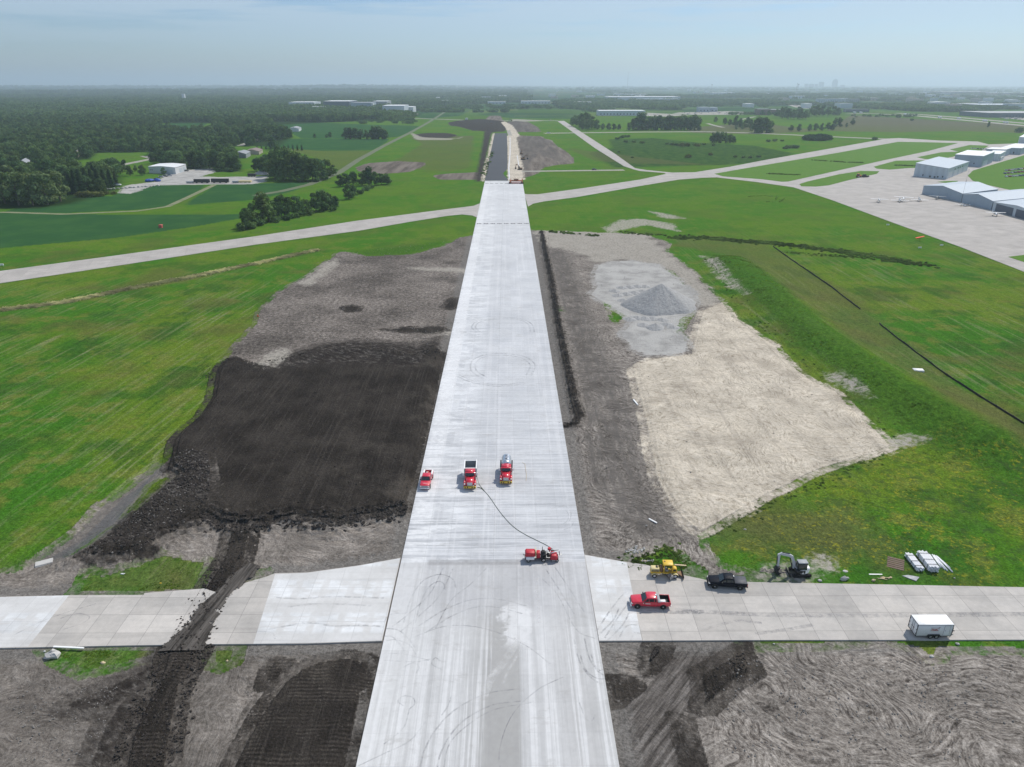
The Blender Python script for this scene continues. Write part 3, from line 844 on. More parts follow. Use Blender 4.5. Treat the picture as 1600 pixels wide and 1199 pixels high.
# new slab with white curing compound
def new_concrete(name, strength=1.0):
    t, c = concrete(name, (.70, .71, .715), (.55, .555, .555), 4.2, 3.81, jcol=(.36, .36, .36), org=tuple(G(625, 873)), rot=.0, bright=.05, streak=.35)
    P = t.pos()
    dust = t.m('MULTIPLY', t.rng(t.noise(t.map(P, .0, (.25, .8, 1)), 1, 3), .48, .62, smooth=True), .6)
    U = t.xyz(P)
    bd = t.rng(t.m('PINGPONG', t.m('DIVIDE', U[0], 4.2), .5), .10, .17, .5, 0)
    bd = t.m('MULTIPLY', bd, t.rng(t.noise(P, 1 / 2.5, 4, .7), .35, .55, .4, 1))
    rw = t.m('MULTIPLY', t.rng(t.m('SINE', t.m('MULTIPLY', U[1], .82)), -.1, .35), .45)
    c = t.mix(t.m('MAXIMUM', t.m('MULTIPLY', dust, .7), t.m('MAXIMUM', bd, rw)), c, (.50, .478, .450))
    return t.principled(c, .8, spec=.25)
MAT_NEW = new_concrete('new_concrete')

# runway: lanes 3.81 m wide, grooved part beyond the saw
t = NT('runway_concrete')
P = t.map(t.vm('SUBTRACT', t.pos(), tuple(RMID)), -RANG, (1, 1, 1))
X = t.xyz(P)
LW = RWID / 8
u = t.m('DIVIDE', t.m('ADD', X[0], RWID / 2), LW); v = t.m('DIVIDE', X[1], 4.57)
V = X[1]
saw_v = (G(845, 880) - RMID).dot(RDIR)
n1 = t.noise(P, 1 / 9, 4, .6); n2 = t.noise(P, 1.2, 4, .7)
across = t.noise(t.map(P, 0, (.10, 2.3, 1)), 1, 4, .7)       # fine transverse texture
along = t.noise(t.map(P, 0, (1.6, .022, 1)), 1, 4, .65)      # drag marks along the lanes
lane = t.m('FLOOR', u)
# general lane tone before the saw
uu = t.rng(u, 0, 8)
ln = t.ramp(uu, [(0, (.64, .64, .635)), (.135, (.60, .60, .595)), (.25, (.56, .56, .558)), (.37, (.56, .56, .558)), (.50, (.40, .395, .385)), (.625, (.405, .40, .39)), (.635, (.53, .53, .53)), (.75, (.60, .60, .60)), (.87, (.50, .495, .49)), (1, (.56, .56, .555))])
dusty = t.rng(V, 22, 30, smooth=True)
gray = t.mix(t.rng(n1, .35, .65), (.445, .445, .455), (.50, .50, .505))
edgeL = t.rng(u, 1.25, .95)
gray = t.mix(t.m('MULTIPLY', edgeL, .7), gray, (.62, .62, .62))
nearc = t.mix(t.m('MULTIPLY', dusty, .85), ln, gray)
sp_a = (G(810, 1008) - RMID).dot(RDIR); sp_b = (G(810, 945) - RMID).dot(RDIR)
# white washed splash right of the middle lane
sx_ = t.m('ADD', u, t.m('MULTIPLY', t.m('SUBTRACT', nmid_ := t.noise(P, 1 / 3.2, 4, .65), .5), 2.2))
sp1 = t.m('MULTIPLY', t.m('MULTIPLY', t.rng(sx_, 4.4, 4.7, smooth=True), t.rng(sx_, 5.6, 5.1, smooth=True)), t.m('MULTIPLY', t.rng(V, sp_a - 1.5, sp_a + 1, smooth=True), t.rng(V, sp_b + 1.5, sp_b - 1.5, smooth=True)))
nearc = t.mix(t.m('MULTIPLY', sp1, .8), nearc, (.70, .70, .70))
nearc = t.mix(t.m('MULTIPLY', t.m('MULTIPLY', t.rng(along, .50, .60, smooth=True), t.rng(V, 26, 16, .25, .75)), t.m('SUBTRACT', 1.0, t.m('MULTIPLY', t.rng(u, 4.0, 4.1), t.rng(u, 5.05, 4.95)))), nearc, (.70, .70, .70))
nearc = t.mix(t.m('MULTIPLY', t.rng(along, .46, .38, smooth=True), .26), nearc, (.36, .355, .35))
# grooved part
gv = t.mix(t.rng(n1, .35, .65), (.475, .487, .508), (.555, .563, .575))
# washed white panels near the left edge
s2 = t.n('ShaderNodeCombineXYZ'); t.set(s2.inputs[1], t.m('FLOOR', t.m('MULTIPLY', v, .8)))
t.set(s2.inputs[0], t.m('FLOOR', t.m('MULTIPLY', u, .66)))
wl = t.m('MULTIPLY', t.rng(t.wnoise(s2.outputs[0]), .45, .6), t.rng(u, 2.9, 2.6))
fing = t.noise(t.map(P, 0, (.12, .42, 1)), 1, 5, .72)
wl2 = t.m('MULTIPLY', t.rng(fing, .49, .57, smooth=True), t.rng(t.m('ADD', u, t.m('MULTIPLY', n2, 1.5)), 4.1, 3.0))
gv = t.mix(t.m('MULTIPLY', t.m('MAXIMUM', t.m('MULTIPLY', wl, .45), wl2), .8), gv, (.74, .75, .76))
strip = t.m('MULTIPLY', t.rng(u, 1.12, 1.02), t.rng(u, .0, .25))
gv = t.mix(t.m('MULTIPLY', strip, t.rng(n2, .3, .6, .35, .95)), gv, (.74, .745, .75))
gl = t.noise(t.map(P, 0, (.06, .95, 1)), 1, 3, .6)
gvn = t.m('MULTIPLY', t.rng(V, 110, 60), t.rng(gl, .50, .60, smooth=True))
gv = t.mix(t.m('MULTIPLY', gvn, .7), gv, (.36, .37, .39))
grv = t.noise(t.map(P, 0, (.05, 2.6, 1)), 1, 3, .7)
gv = t.mix(t.m('MULTIPLY', t.rng(V, 260, 120, .15, .5), t.rng(grv, .50, .58, smooth=True)), gv, (.66, .67, .69))
lg = t.noise(t.map(P, 0, (.9, .012, 1)), 1, 4, .65)
gv = t.mix(t.m('MULTIPLY', t.rng(lg, .52, .62, smooth=True), .35), gv, (.68, .68, .69))
gv = t.mix(t.m('MULTIPLY', t.rng(across, .52, .7, smooth=True), .35), gv, (.70, .71, .73))
gv = t.mix(t.m('MULTIPLY', t.rng(V, 150, 420), .45), gv, (.64, .64, .635))
isg = t.rng(t.m('ADD', V, 0.0), saw_v - .15, saw_v + .15)
c = t.mix(isg, nearc, gv)
# wet slurry band at the saw line
band = t.m('MULTIPLY', t.m('MULTIPLY', t.rng(V, saw_v - .9, saw_v - .5), t.rng(V, saw_v + .9, saw_v + .5)), t.m('MULTIPLY', t.rng(u, 1.1, 1.25), t.rng(u, 7.0, 6.6)))
c = t.mix(t.m('MULTIPLY', band, t.rng(n2, .3, .65, .2, .75)), c, (.27, .265, .265))
far_edge = t.m('MULTIPLY', t.rng(V, RLEN - 10, RLEN - 3), t.rng(n1, .4, .6))
c = t.mix(t.m('MULTIPLY', far_edge, .5), c, (.34, .34, .33))
slab = t.n('ShaderNodeCombineXYZ'); t.set(slab.inputs[0], lane); t.set(slab.inputs[1], t.m('FLOOR', v))
c = t.vm('SCALE', c, t.rng(t.wnoise(slab.outputs[0]), 0, 1, .955, 1.035))
st_ = t.noise(t.map(P, 0, (.22, .5, 1)), 1, 5, .72)
c = t.mix(t.m('MULTIPLY', t.rng(st_, .56, .68, smooth=True), .30), c, (.36, .345, .325))
c = t.vm('SCALE', c, t.rng(n2, .3, .7, .94, 1.05))
c = t.vm('SCALE', c, t.rng(t.noise(P, 1 / 30, 3), .3, .7, .93, 1.06))
ju = t.rng(t.m('MULTIPLY', t.m('PINGPONG', u, .5), LW), .02, .06, .7, 0)
jv = t.rng(t.m('MULTIPLY', t.m('PINGPONG', v, .5), 4.57), .02, .05, .25, 0)
jj = t.m('MULTIPLY', t.m('MAXIMUM', t.m('MULTIPLY', ju, .5), jv), t.rng(V, 420, 60, .25, .9))
c = t.mix(jj, c, (.33, .33, .33))
c = t.vm('SCALE', c, .94)
MAT_RUNWAY = t.principled(c, .75, spec=.25, normal=t.bump(across, .02, .3))

t = NT('black_base')
P = t.pos()
c = t.mix(t.noise(t.map(P, RANG, (.02, .2, 1)), 1, 4, .6), (.050, .054, .062), (.085, .088, .096))
MAT_BASE = t.principled(c, .9, spec=.2)
t = NT('island_grass')
c = t.mix(t.noise(t.pos(), 1 / 12, 5, .65), (.06, .165, .016), (.11, .19, .026))
MAT_ISLE = t.principled(t.vm('SCALE', c, t.rng(t.noise(t.pos(), 1.5, 3, .7), .3, .7, .75, 1.3)), .95, spec=.05)

t, c = concrete('farm_track_surface', (.24, .24, .15), (.15, .18, .09), 50, 50, bright=0, streak=.2)
MAT_FARM = t.principled(c, .95, spec=.1)
def smooth_poly(pts, it=1):
    return pts

def slab_obj(name, poly, z0, z1, mat, kind='structure'):
    """pavement sheet with real thickness from a ground outline"""
    bm = bmesh.new()
    vs = [bm.verts.new((x, y, z1)) for x, y in poly]
    f = bm.faces.new(vs)
    if f.normal.z < 0 or f.calc_area() and sum(poly[i][0] * poly[(i + 1) % len(poly)][1] - poly[(i + 1) % len(poly)][0] * poly[i][1] for i in range(len(poly))) < 0:
        f.normal_flip()
    r = bmesh.ops.extrude_face_region(bm, geom=[f])
    for v in [g for g in r['geom'] if isinstance(g, bmesh.types.BMVert)]: v.co.z = z0
    bmesh.ops.triangulate(bm, faces=bm.faces[:])
    bmesh.ops.recalc_face_normals(bm, faces=bm.faces)
    me = bpy.data.meshes.new(name); bm.to_mesh(me); bm.free()
    me.materials.append(mat)
    o = link_mesh(name, me)
    if kind: tag(o, kind=kind)
    return o

def RPt(u, v): p = RP(u, v); return (p.x, p.y)
hw = RWID / 2
slab_obj('runway', [RPt(-hw, -150), RPt(hw, -150), RPt(hw, RLEN), RPt(-hw, RLEN)], -.3, .22, MAT_RUNWAY)
slab_obj('taxiway', GP(PAVES['taxiway_cross_left']), -.3, .08, MAT_TAXI)
slab_obj('taxiway', GP(PAVES['taxiway_cross_right']), -.3, .08, MAT_TAXI)
for p in ISLANDS: slab_obj('grass_island', GP(p), -.2, .16, MAT_ISLE)
slab_obj('connector_taxiway', GP(PAVES['connector_left']), -.3, .155, MAT_OLD)
slab_obj('connector_taxiway', GP(PAVES['connector_right']), -.3, .155, MAT_OLD)
# freshly poured panels, butted in as sheets just proud of the old ones
slab_obj('new_panel', GP([(430,898.6),(480,896.6),(560,885.6),(625.4,873.8),(596.6,1002.4),(480,1006.2),(396,1007.6)]), .1, .168, MAT_NEW)
slab_obj('new_panel', GP([(-1500,934.6),(0,934.6),(108,932),(44,1012),(0,1013.2),(-400,1021),(-1500,1044)]), .1, .168, MAT_NEW)
slab_obj('new_panel', GP([(914,868.8),(975,879.6),(979,880.6),(1003,1002.2),(936,1002.4)]), .1, .168, MAT_NEW)
slab_obj('runway_base', GP([(757.5,282.4),(773,208.5),(792,208.5),(793,240),(793,264),(789,268),(786,271.5),(789,276),(793,279.5),(794,282.4)]), -.2, .14, MAT_BASE)

def ribbon(name, pts, w, z, mat, kind='structure', parent=None):
    mb = MB(); n = len(pts); vs = []
    for i, p in enumerate(pts):
        a = Vector(pts[max(i - 1, 0)]); b = Vector(pts[min(i + 1, n - 1)])
        d = (b - a); d.normalize(); nn = Vector((-d.y, d.x)) * w / 2
        zz = z if not callable(z) else z(p[0], p[1])
        vs += [(p[0] + nn.x, p[1] + nn.y, zz), (p[0] - nn.x, p[1] - nn.y, zz)]
    mb.add(vs, [(2 * i, 2 * i + 1, 2 * i + 3, 2 * i + 2) for i in range(n - 1)])
    o = mb.build(name, mat, parent)
    if kind: tag(o, kind=kind)
    return o
def densify(pts, step):
    out = []
    for a, b in zip(pts[:-1], pts[1:]):
        k = max(1, int(math.dist(a, b) / step))
        for i in range(k): out.append(tuple(a[j] + (b[j] - a[j]) * i / k for j in range(2)))
    out.append(tuple(pts[-1])); return out
for k, (pts, w) in ROADS.items():
    ribbon('road' if 'track' not in k else 'track', GP(pts), w, .045, MAT_TRACK if k == 'perimeter_track' else (MAT_FARM if k == 'farm_track' else MAT_ROAD))
# ------------------------------------------------------------------ trees
def leaf_mat(name, c1, c2):
    t = NT(name)
    oi = t.n('ShaderNodeObjectInfo').outputs['Random']
    c = t.mix(t.rng(oi, 0, 1), c1, c2)
    n = t.noise(t.pos(), .45, 3, .7)
    c = t.vm('SCALE', c, t.rng(n, .3, .7, .62, 1.45))
    w = t.noise(t.pos(), 1 / 13, 3, .6)
    c = t.vm('SCALE', c, t.rng(w, .35, .65, .62, 1.5))
    c = t.mix(t.m('MULTIPLY', t.rng(t.noise(t.pos(), 1 / 19, 2), .56, .66), .55), c, (.125, .160, .055))
    d = t.n('ShaderNodeBsdfDiffuse'); t.set(d.inputs[0], c)
    tr = t.n('ShaderNodeBsdfTranslucent'); t.set(tr.inputs[0], t.vm('MULTIPLY', c, (1.25, 1.35, .6)))
    mx = t.n('ShaderNodeMixShader'); mx.inputs[0].default_value = .22
    t.set(mx.inputs[1], d.outputs[0]); t.set(mx.inputs[2], tr.outputs[0]); t.set(t.o.inputs[0], mx.outputs[0])
    return t.mat
M_LEAF = leaf_mat('broad_leaves', (.060, .115, .050), (.120, .182, .070))
M_WILLOW = leaf_mat('pale_leaves', (.13, .185, .085), (.165, .215, .10))
M_NEEDLE = leaf_mat('needles', (.032, .068, .034), (.046, .088, .040))
M_REED = leaf_mat('reed_leaves', (.10, .12, .035), (.13, .14, .05))
M_DRYTUFT = leaf_mat('dry_tuft', (.40, .38, .21), (.50, .46, .28))
M_WEED = leaf_mat('weed_leaves', (.10, .165, .04), (.15, .21, .06))
t = NT('bark')
M_BARK = t.principled(t.mix(t.noise(t.map(t.pos(), 0, (3, 3, .5)), 1, 3), (.10, .08, .06), (.19, .16, .13)), .95, spec=.1)

def leaf_quads(mb, c, rad, n, size, rd, squash=1.0, droop=0.0):
    for _ in range(n):
        d = Vector((rd.gauss(0, 1), rd.gauss(0, 1), rd.gauss(0, 1) + .25)).normalized()
        q = rd.uniform(.70, 1.08)
        p = Vector(c) + Vector((d.x * rad[0], d.y * rad[1], d.z * rad[2])) * q
        nrm = (d + Vector((rd.gauss(0, .5), rd.gauss(0, .5), rd.gauss(0, .5)))).normalized()
        a = nrm.orthogonal().normalized(); b = nrm.cross(a)
        an = rd.uniform(0, 6.28); a, b = a * math.cos(an) + b * math.sin(an), b * math.cos(an) - a * math.sin(an)
        s = size * rd.uniform(.6, 1.35)
        mb.add([p - a * s * .5 - b * s * .35, p + a * s * .5 - b * s * .3, p + a * s * .42 + b * s * .4, p - a * s * .3 + b * s * .45], [(0, 1, 2, 3)])

def crown_mesh(kind, rd, leafs, size):
    """crown of a tree of unit height 1 m (z 0..1)"""
    mb = MB(); lobes = []
    if kind == 'round':
        for i in range(24):
            a = rd.uniform(0, 6.28); z = rd.uniform(.12, .88) ** .85; r = .33 * math.sin(math.pi * min(1, (z + .14) / 1.16)) * rd.uniform(.3, 1.1)
            lobes.append(((r * math.cos(a), r * math.sin(a), z), (rd.uniform(.09, .17),) * 2 + (rd.uniform(.08, .15),)))
        lobes.append(((0, 0, .52), (.2, .2, .34)))
    elif kind == 'tall':
        for i in range(14):
            z = rd.uniform(.10, .9); a = rd.uniform(0, 6.28); r = .13 * (1.1 - z) * rd.uniform(.4, 1.4)
            lobes.append(((r * math.cos(a), r * math.sin(a), z), (rd.uniform(.07, .12),) * 2 + (rd.uniform(.09, .15),)))
        lobes.append(((0, 0, .5), (.10, .10, .36)))
    elif kind == 'bush':
        for i in range(9):
            a = rd.uniform(0, 6.28); r = rd.uniform(.1, .75)
            lobes.append(((r * math.cos(a), r * math.sin(a), rd.uniform(.25, .6)), (rd.uniform(.3, .45),) * 2 + (rd.uniform(.22, .4),)))
    elif kind == 'clump':
        for i in range(13):
            a = rd.uniform(0, 6.28); r = 1.0 * math.sqrt(rd.random())
            lobes.append(((r * math.cos(a), r * math.sin(a), rd.uniform(.45, .75)), (rd.uniform(.22, .36),) * 2 + (rd.uniform(.22, .34),)))
        lobes.append(((0, 0, .3), (1.0, 1.0, .3)))
    tot = sum(l[1][0] for l in lobes)
    for c, r in lobes: leaf_quads(mb, c, r, int(leafs * r[0] / tot), size, rd)
    return mb

def conifer_mesh(rd, leafs, size):
    mb = MB()
    for i in range(leafs):
        z = rd.uniform(.06, 1) ** 1.0; a = rd.uniform(0, 6.28); w = .24 * (1.02 - z) ** .85
        tier = .72 + .28 * math.sin(z * 60)
        r = w * math.sqrt(rd.uniform(.25, 1)) * tier
        p = Vector((r * math.cos(a), r * math.sin(a), z - .12 * r))
        d = Vector((math.cos(a), math.sin(a), -.35)).normalized(); b = d.cross(Vector((0, 0, 1))).normalized()
        s = size * rd.uniform(.7, 1.3)
        mb.add([p - b * s * .35, p + d * s * .7, p + b * s * .35, p - d * s * .3], [(0, 1, 2, 3)])
    return mb

def trunk_mesh(kind, rd):
    mb = MB()
    if kind == 'conifer':
        mb.tube([(0, 0, -.02), (0, 0, .5), (0, 0, .96)], [.022, .014, .003], 6)
    else:
        top = .75
        mb.tube([(0, 0, -.03), (.01, 0, .2), (-.01, .01, .45), (0, 0, top)], [.026, .021, .014, .004], 6)
        for i in range(6):
            a = rd.uniform(0, 6.28); z = rd.uniform(.22, .5); l = rd.uniform(.12, .24) * (.5 if kind == 'tall' else 1)
            mb.tube([(0, 0, z), (l * .5 * math.cos(a), l * .5 * math.sin(a), z + .07), (l * math.cos(a), l * math.sin(a), z + .2)], [.010, .007, .002], 5)
    return mb

rd = random.Random(11)
TREES = {}
def variant(key, kind, name, mat, leafs, size, cat):
    if kind == 'conifer': c = conifer_mesh(rd, leafs, size)
    else: c = crown_mesh(kind, rd, leafs, size)
    me = bpy.data.meshes.new('crown'); me.from_pydata(c.v, [], c.f); me.materials.append(mat)
    tm = trunk_mesh(kind, rd); tme = bpy.data.meshes.new('trunk'); tme.from_pydata(tm.v, [], tm.f); tme.materials.append(M_BARK)
    TREES.setdefault(key, []).append((name, cat, me, tme))
for i in range(4): variant('round', 'round', 'broadleaf_tree', M_LEAF, 1700, .055, 'tree')
for i in range(2): variant('willow', 'round', 'broadleaf_tree', M_WILLOW, 1900, .050, 'tree')
for i in range(3): variant('tall', 'tall', 'poplar_tree', M_LEAF, 1100, .048, 'tree')
for i in range(2): variant('conifer', 'conifer', 'conifer_tree', M_NEEDLE, 1500, .075, 'tree')
for i in range(3): variant('bush', 'bush', 'shrub', M_LEAF, 700, .16, 'shrub')
for i in range(2): variant('reed', 'bush', 'shrub', M_REED, 600, .14, 'shrub')
N_TREE = 0
def plant(kind, x, y, h, w=1.0, label='', group=''):
    if w == .62: h *= .62; w = 1.3
    """one tree: an empty with crown and trunk"""
    global N_TREE
    N_TREE += 1
    name, cat, cm, tm = rd.choice(TREES[kind])
    o = empty(name, (x, y, ground_z(x, y) - .05), rd.uniform(0, 6.28))
    o.scale = (h * w, h * w, h)
    tag(o, label, cat, group)
    link_mesh('crown', cm, o)
    if kind not in ('bush', 'reed'): link_mesh('trunk', tm, o)
    return o
def tree_px(kind, px, by, ty, w=1.0, label='', group=''):
    """tree whose foot is seen at (px, by) and whose tip reaches row ty"""
    g = G(px, by)
    v = (599.5 - ty) / FPX
    h = H + (-ST + v * CT) / (CT + v * ST) * g.y
    return plant(kind, g.x, g.y, max(h, .6), w, label, group)

ORD = ['first', 'second', 'third', 'fourth', 'fifth', 'sixth', 'seventh', 'eighth', 'ninth', 'tenth', 'eleventh', 'twelfth'] + [str(i) + 'th' for i in range(13, 60)]
def cluster(kind, spots, label, group, w=1.0):
    for i, s in enumerate(sorted(spots, key=lambda q: (q[0], q[1]))):
        lb = ORD[i] + ' from the left, ' + label if len(spots) > 1 else label
        tree_px(kind, s[0], s[1], s[2], w * (s[3] if len(s) > 3 else 1), lb, group if len(spots) > 1 else None)

cluster('round', [(388,356,325),(400,352,318),(441,341,303),(452,339,306),(466,337,305),(478,334,312),(494,331,300),(503,330,297),(515,327,301),(524,326,306),(430,343,312)],
        'broad green tree in the row beside the cross taxiway', 'trees in the row beside the cross taxiway')
cluster('tall', [(413,349,297,1.5),(420,347,303,1.4),(509,328,298,1.5)],
        'tall narrow poplar in the row beside the cross taxiway', 'poplars in the row beside the cross taxiway')
cluster('bush', [(383,360,346),(395,357,346),(410,352,340),(432,347,337),(460,341,332),(485,336,327),(472,338,330),(448,344,335),(520,330,322)],
        'low shrub filling in the tree row beside the cross taxiway', 'shrubs in the row beside the cross taxiway')
cluster('round', [(532,292,273),(541,291,270),(552,289,268),(566,290,270),(586,290,268),(596,289,270),(604,288,271),(607,289,275),(571,287,266)],
        'dark tree in the clump nearest the runway', 'trees in the clump nearest the runway')
tree_px('tall', 577, 290, 261, 1.6, 'tallest tree of the clump nearest the runway, a narrow dark one', None)
cluster('round', [(545,312,288),(553,309,290)], 'green tree standing in front of the clump nearest the runway', 'trees in front of the clump')
cluster('bush', [(563,303,295),(572,298,290),(580,295,288)], 'pale shrub between the clump and the grass slope', 'pale shrubs by the clump')
cluster('round', [(402,268,246),(412,272,243),(424,275,240),(436,279,233),(446,281,230),(455,281,232),(465,282,238),(477,282,243),(489,283,246),(500,281,247),(511,279,250),(520,275,257),(430,281,250),(455,284,256),(480,284,258),(418,268,240),(442,272,231)],
        'leafy tree of the grove beside the gravel yard', 'trees of the grove beside the gravel yard')
cluster('bush', [(495,284,276),(470,285,277),(508,282,274),(440,284,275)], 'low shrub at the foot of the grove beside the gravel yard', 'shrubs at the foot of the grove')
cluster('tall', [(541,217.5,199,1.9),(548,217.5,198,2.2),(556,217.5,200,2.2),(564,217.5,201,2.2),(573,217.5,203,2.2),(580,217.5,202,2.2),(586,217.5,197,2.2),(592,217.5,196,2.2),(598,217.5,199,2.2),(602,217.5,202,2.2)],
        'dark round tree of the group in the bean field', 'trees of the group in the soybean field')
cluster('round', [(510,216,210),(516,215,206),(492,216,209)], 'small tree left of the group in the bean field', 'small trees in the soybean field')
cluster('round', [(405,222,201),(414,221,200),(423,220,203),(432,219,200),(440,218,196),(447,217,197),(453,217,201),(398,222,200),(390,222,196)],
        'dark tree at the corner of the wood beside the soybean field', 'trees at the corner of the wood')
cluster('conifer', [(402+7*i, 233+.25*i, 226, 1.3) for i in range(11)], 'small dark conifer in the row behind the dry field', 'small conifers in a row')
# left margin
cluster('willow', [(-40,318,268,1.1),(-15,316,266,1.1),(8,318,264,1.1),(30,321,268,1.1),(52,321,270,1.1),(75,320,268,1.1),(95,315,267,1.1),(15,298,258,1.1),(-90,322,262,1.1)],
        'big pale willow at the left edge of the picture', 'pale willows at the left edge')
cluster('conifer', [(112,303,271,1.2),(120,303,266,1.2),(129,302,264,1.2),(138,300,262,1.2),(147,299,263,1.2),(156,297,262,1.2),(165,295,264,1.2),(174,292,264,1.2),(182,290,267,1.2),(150,291,258,1.2),(170,286,259,1.2)],
        'dark conifer between the pale willows and the yard', 'dark conifers beside the willows')
cluster('reed', [(126,308,298),(137,308,297),(148,308,298),(158,307,298),(168,304,297),(178,304,298)], 'round pale shrub in front of the dark conifers', 'pale shrubs before the conifers')
cluster('round', [(185,270,249),(195,268,250),(176,266,248)], 'dark tree beside the country road left of the warehouse', 'trees beside the country road')
cluster('round', [(204,275,261),(223,274,257),(213,268,258)], 'young tree on the lawn left of the white warehouse', 'young trees left of the warehouse')
tree_px('round', 256, 273, 262, 1.0, 'small tree standing right against the front of the white warehouse', None)
cluster('round', [(240,256,238),(252,255,236),(262,254,239),(280,258,236),(292,262,238),(303,262,235),(315,263,234),(327,264,233),(338,264,234),(350,265,236),(360,266,238),(369,267,243),(345,258,228),(330,252,226),(310,250,228),(295,250,230),(356,255,230),(367,256,232)],
        'big dark tree of the wood behind the white warehouse', 'big trees behind the warehouse')
cluster('bush', [(341,268,262),(352,268,261),(362,269,262),(372,266,260)], 'shrub at the edge of the yard under the big trees', 'shrubs at the edge of the yard')
# right side
cluster('round', [(893,197,183),(900,198,179),(908,199,177),(916,201,175),(924,202,181),(932,203,186),(910,203,184),(920,204,186),(942,203.5,193),(951,203.5,192),(959,203.5,193),(967,203.5,194)],
        'dark tree of the grove right of the far taxiway end', 'trees of the grove by the far taxiway end')
cluster('tall', [(982,204,191,1.6),(989,203.5,185,1.8),(997,203.5,176,2),(1005,203.5,174,2)] + [(1012+5.2*i, 203.5+.15*(i % 2), 181+2*math.sin(i*1.7), 1.9) for i in range(16)],
        'tall tree of the long dense row along the perimeter road', 'tall trees along the perimeter road')
cluster('tall', [(1113,223.5,207,1.9),(1119,223.5,206,1.9),(1126,223.5,205,1.9),(1133,223.5,207,1.8)], 'tree of the tight clump in the meadow beyond the marsh', 'trees in the meadow beyond the marsh')
cluster('round', [(1140,224.5,209),(1146,224.5,213)], 'small tree right beside the tight clump in the meadow', 'small trees in the meadow')
cluster('tall', [(1179,208,187,1.9),(1185,208,183,2),(1191,208,182,2),(1197,208,184,2),(1203,207,188,1.9)], 'tree of the dark clump right on the perimeter road', 'trees of the dark clump on the perimeter road')
cluster('round', [(1118,191,182),(1132,195,184),(1140,197,186),(1148,199,181),(1156,200,187),(1164,201,188),(1172,202,186),(1157,193,184),(1168,194,183),(1150,203,196),(1160,203,194)],
        'tree or shrub of the loose thicket left of the dark clump', 'trees of the loose thicket')
cluster('round', [(1236,206,195),(1249,206,194),(1265,205.5,194),(1274,205,193),(1283,205,193),(1293,204,191),(1300,204,193),(1323,199,192)], 'small round tree in the row on the brown meadow', 'small trees on the brown meadow')
cluster('tall', [(1304,198,183,1.9),(1311,198,183,1.9),(1332,195.5,184,1.8)], 'taller narrow tree on the brown meadow', 'taller trees on the brown meadow')
cluster('round', [(1214,184,170),(1222,186,168),(1231,187,169),(1240,187,170),(1250,187,169),(1259,187,171),(1268,182,165),(1276,182,163),(1284,182,164),(1293,182,166),(1302,181,166),(1309,181,168),(1226,180,167),(1248,180,166),(1190,180,172),(1201,181,172)],
        'dark tree of the wood behind the brown meadow', 'trees of the wood behind the brown meadow')
cluster('bush', [(965,218,212),(972,216,208),(980,215,207),(1042,226,220),(1050,227,219),(1058,228,221),(1150,246,240),(1160,247,241),(1172,247,240),(1185,246,240),(1100,227,221),(1085,227,222),(1070,227,221),(1115,228,222),(978,223,216),(990,223,217),(1003,224,218),(967,238,234),(988,247,243),(1200,222,215),(1212,221,214),(1222,221,216),(1233,232,222),(1241,232,222),(1228,233,226)],
        'small dark shrub on the marshy ground between the taxiways', 'shrubs on the marshy ground', .62)
cluster('reed', [(1065,229,222),(1075,229,223),(1090,229,223),(1075,247,240),(1110,243,238)], 'pale shrub on the marshy ground between the taxiways', 'pale shrubs on the marshy ground')
cluster('bush', [(1365,219,213),(1545,180,171),(1592,207,198),(1405,184,178),(1425,189,185)], 'dark shrub standing alone on the far grass', 'lone far shrubs')
tree_px('tall', 1544, 199, 190, 1.5, 'small narrow tree alone beside the highway', None)
# round dense thicket
th = empty('thicket', G(1278, 219.5))
tag(th, 'large dome-shaped dark green thicket near the taxiway bend', 'thicket')
mb = MB(); r2 = random.Random(5)
for i in range(26):
    a = r2.uniform(0, 6.28); q = math.sqrt(r2.random())
    leaf_quads(mb, (20 * q * math.cos(a), 11 * q * math.sin(a), 4.0 * math.sqrt(max(0, 1 - q * q)) + 1.2), (6, 5, 3.4), 260, 1.3, r2)
me = bpy.data.meshes.new('crown'); me.from_pydata(mb.v, [], mb.f); me.materials.append(M_NEEDLE); link_mesh('crown', me, th)
print('planted', N_TREE)

